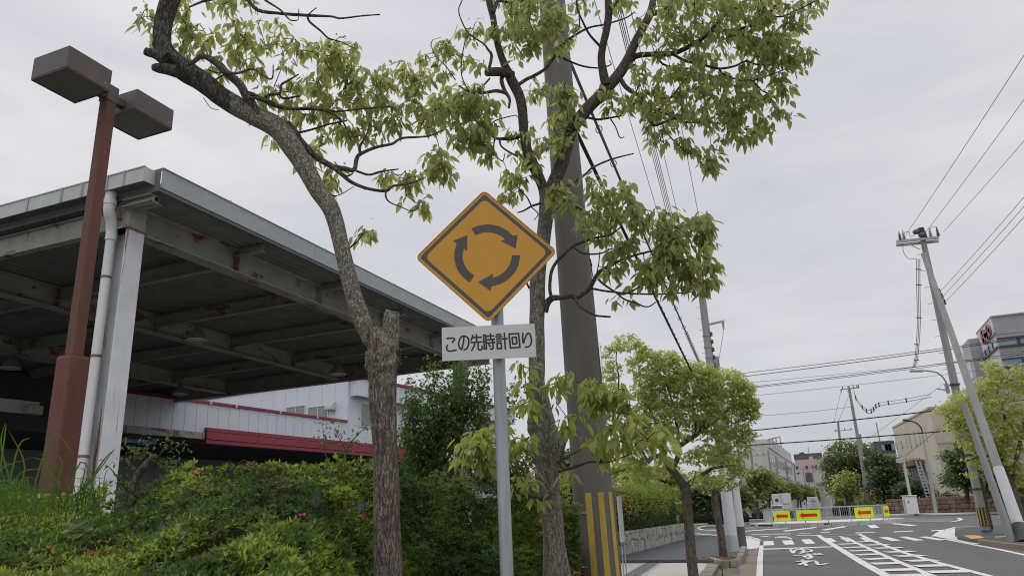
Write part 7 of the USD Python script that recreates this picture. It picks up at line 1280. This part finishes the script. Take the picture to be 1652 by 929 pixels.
# small pruned shrub before the column, leafy sprigs
def shrub(name, lab, limbs, clumps, mat, L, seed, per=6, nparts=0, bark='bark_street', cat='shrub', wr=.5, up=True, twr=(.002, .0012)):
    rng = np.random.default_rng(seed); t = thing(name, lab, cat, loc=tuple(atg(limbs[0][0][0][0], limbs[0][0][0][1], limbs[0][1])*[1, 1, 0])); nodes = []
    for i, (pts, ga, gb) in enumerate(limbs): m, PR = limb(pts, ga, gb, 2, 10 if pts[0][2] > 5 else 5, .1, 20, seed+i); part('stem', m, bark, t, smooth=60); nodes.append(PR[:, :3])
    tips = shoots_of(clumps, rng, per); part('twigs', twigs(grow(np.vstack(nodes), tips), *twr, rng, 3), 'twig_dark', t, kind='stuff'); k = rng.poisson(max(per, 6), len(tips))+1; B = np.repeat(tips, k, 0); D = rng.normal(size=(len(B), 3))+[0, 0, .35]; B = B+rng.normal(size=B.shape)*L[1]*.6
    LVs, F = leaves(B, D, rng.uniform(*L, len(B)), wr, (SV, SF), .2, rng, up=np.array([0, 0, 1.0]))
    for i in range(min(nparts, len(LVs))): part('leaf', (LVs[i], F), mat, t)
    if len(LVs) > nparts: part('leaves', flat(LVs[nparts:], F), mat, t, kind='stuff')
shrub('pruned_shrub', 'small pruned shrub with pale stub trunk in front of the white column', [([(212, 815, 12), (216, 790, 12), (224, 765, 14), (234, 752, 13), (246, 738, 11), (252, 735, 8)], 4.9, 4.8), ([(224, 770, 6), (214, 755, 6), (205, 742, 5), (202, 738, 4)], 4.9, 4.85), ([(238, 750, 4), (252, 740, 3), (262, 728, 2.5), (268, 722, 2)], 4.85, 4.8), ([(250, 735, 3), (232, 730, 2), (240, 718, 2)], 4.85, 4.8), ([(222, 800, 4), (205, 790, 3), (190, 770, 2.5), (178, 755, 1.5), (170, 750, 1)], 4.9, 4.7)],
      [(215, 730, 12, 8, 22, 4.85), (225, 735, 14, 10, 22, 4.85), (246, 722, 12, 8, 16, 4.8), (278, 722, 10, 8, 14, 4.8), (292, 722, 6, 8, 8, 4.8), (262, 745, 10, 10, 14, 4.8), (198, 772, 10, 10, 18, 4.75), (178, 752, 10, 6, 8, 4.7), (285, 742, 10, 8, 12, 4.8), (272, 758, 12, 10, 18, 4.8), (268, 775, 14, 12, 20, 4.8)], 'leaf_shrub', (.026, .042), 31, 5, 80)
shrub('climbing_sprig', 'thin leafy sprigs standing up over the hedge before the red band', [([(548, 752, 2.5), (556, 735, 2.2), (565, 715, 2), (580, 698, 1.5), (592, 690, 1)], 4.8, 4.8), ([(560, 728, 1.6), (548, 708, 1.4), (542, 695, 1)], 4.8, 4.75), ([(528, 748, 1.6), (524, 725, 1.4), (522, 700, 1)], 4.8, 4.8), ([(382, 752, 1.5), (392, 742, 1.3), (400, 745, 1)], 4.8, 4.8)],
      [(545, 697, 8, 8, 10, 4.75), (562, 705, 10, 10, 10, 4.8), (586, 690, 10, 6, 10, 4.8), (524, 708, 8, 14, 12, 4.8), (575, 712, 8, 8, 8, 4.8), (555, 722, 10, 8, 8, 4.8), (540, 730, 14, 8, 10, 4.8), (565, 735, 12, 6, 8, 4.8), (520, 690, 5, 5, 4, 4.8)], 'leaf_shrub', (.022, .036), 33, 4, 80)
shrub('tall_shrub', 'tall dense green shrub between the left tree trunk and the sign pole', [([(700, 860, 10), (702, 800, 9), (705, 740, 8), (710, 690, 6), (716, 640, 4)], 8.2, 8.2), ([(703, 780, 6), (680, 740, 5), (668, 690, 4), (665, 650, 2.5)], 8.2, 8.0), ([(704, 760, 6), (735, 720, 5), (752, 670, 4), (762, 620, 2.5)], 8.2, 8.2), ([(707, 720, 4), (700, 670, 3), (692, 620, 2)], 8.2, 8.2), ([(735, 720, 4), (770, 690, 3), (785, 650, 2)], 8.2, 8.2)],
      [(690, 760, 44, 30, 900, 8.2), (700, 715, 50, 28, 900, 8.2), (672, 700, 26, 36, 420, 8.1), (740, 690, 44, 30, 700, 8.2), (705, 668, 44, 22, 480, 8.2), (745, 650, 36, 22, 320, 8.2), (690, 640, 34, 16, 110, 8.2), (725, 620, 40, 18, 130, 8.2), (755, 605, 30, 16, 120, 8.2), (690, 612, 28, 18, 44, 8.2), (662, 640, 14, 26, 44, 8.1), (780, 615, 10, 22, 50, 8.2), (775, 660, 16, 34, 180, 8.2), (770, 740, 30, 34, 420, 8.2), (660, 670, 12, 26, 70, 8.1), (700, 590, 12, 8, 8, 8.2), (735, 590, 30, 10, 34, 8.2), (820, 660, 24, 40, 120, 8.4), (820, 760, 30, 30, 200, 8.2), (795, 775, 36, 22, 420, 8.2), (830, 785, 30, 20, 260, 8.2), (850, 740, 24, 30, 200, 8.3), (730, 800, 60, 30, 400, 8.2)], 'leaf_shrub', (.042, .066), 35, 3.5, 0, twr=(.003, .0016))
shrub('small_shoot', 'tiny leafy shoot growing from the left tree knob', [([(641, 582, 1.2), (646, 579, 1)], 4.1, 4.1)], [(648, 579, 4, 4, 6, 4.1)], 'leaf_young', (.014, .022), 37, 3, 6, cat='shoot')
# weeds by the pavement kerb
shrub('kerb_weed', 'small upright weed at the kerb beside the left pavement', [([(1166, 931, 2), (1165, 918, 1.8), (1164, 908, 1)], gM, gM)], [(1165, 922, 3, 6, 30, gM), (1165, 913, 2.5, 5, 20, gM)], 'leaf_azalea', (.04, .07), 39, 5, 0, cat='weed', wr=.3)
# the hedge on the low stone wall
A_ = gp(1008, 898, .03); B_ = gp(1104, 872, .03); u = (B_-A_)/np.linalg.norm(B_-A_); nrm = np.array([-u[1], u[0], 0]); nrm = nrm if nrm@np.array([-1, 0, 0]) > 0 else -nrm
hh = thing('azalea_hedge', 'clipped hedge with pinkish blossom on top of the low grey stone wall', 'hedge', loc=(A_[0], A_[1], .9)); rng = np.random.default_rng(77); L_ = np.linalg.norm(B_-A_); n = 15000
s = rng.uniform(-6.5, L_+1.0, n); f = rng.random(n); dpt = np.where(f < .55, rng.uniform(-.1, .25, n), rng.uniform(.1, 3.2, n)); hz = np.where(f < .55, rng.uniform(-.1, 1.75, n), 1.75+rng.uniform(-.1, .1, n)+.25*np.clip(dpt-.2, 0, 3)*.5)
P = A_+u*s[:, None]+nrm*(dpt+.1*hz)[:, None]+np.array([0, 0, 1.0])*(.92+hz+.8*(meshkit.fbm(np.column_stack([s, dpt, hz])*1.1, 3, 3)-.5))[:, None]-nrm*(.8*(meshkit.fbm(np.column_stack([s, hz, dpt])*1.6, 3, 5)-.5))[:, None]
LVs, F = leaves(P+rng.normal(size=(n, 3))*.05, rng.normal(size=(n, 3))+[.4, -.4, .6], rng.uniform(.06, .115, n), .5, (QV, QF), .2, rng, up=np.array([0, 0, 1.0]))
q = meshkit.fbm(P*1.1, 2, 8)+rng.normal(size=n)*.05; pink = (s < 2.2) & (hz > .6) & (meshkit.fbm(P*1.4, 2, 4) > .46) & (rng.random(n) < .55)
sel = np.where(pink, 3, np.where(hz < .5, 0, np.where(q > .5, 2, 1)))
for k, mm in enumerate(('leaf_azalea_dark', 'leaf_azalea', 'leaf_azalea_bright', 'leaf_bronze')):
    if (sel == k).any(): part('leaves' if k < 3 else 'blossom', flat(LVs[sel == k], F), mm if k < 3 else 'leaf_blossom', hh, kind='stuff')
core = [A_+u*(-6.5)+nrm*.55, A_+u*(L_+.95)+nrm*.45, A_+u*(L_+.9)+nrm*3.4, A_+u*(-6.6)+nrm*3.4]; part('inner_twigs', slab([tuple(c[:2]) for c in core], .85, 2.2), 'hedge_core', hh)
# fallen leaves at the tree pit
lt = []; rng = np.random.default_rng(3)
for k in range(160):
    a, r = rng.uniform(0, 2*math.pi), rng.uniform(.15, .75); c = gp(1166, 899, .14)[:2]; B = np.array([[c[0]+r*math.cos(a), c[1]+r*1.1*math.sin(a), .15]]); LVs, F = leaves(B, rng.normal(size=(1, 3))*[1, 1, .1], .07, .5, (QV, QF), .2, rng); lt.append((LVs[0], F))
solo('leaf_litter', join(lt), 'leaf_litter', 'brown fallen leaves in the round tree pit', 'leaf litter', kind='stuff')
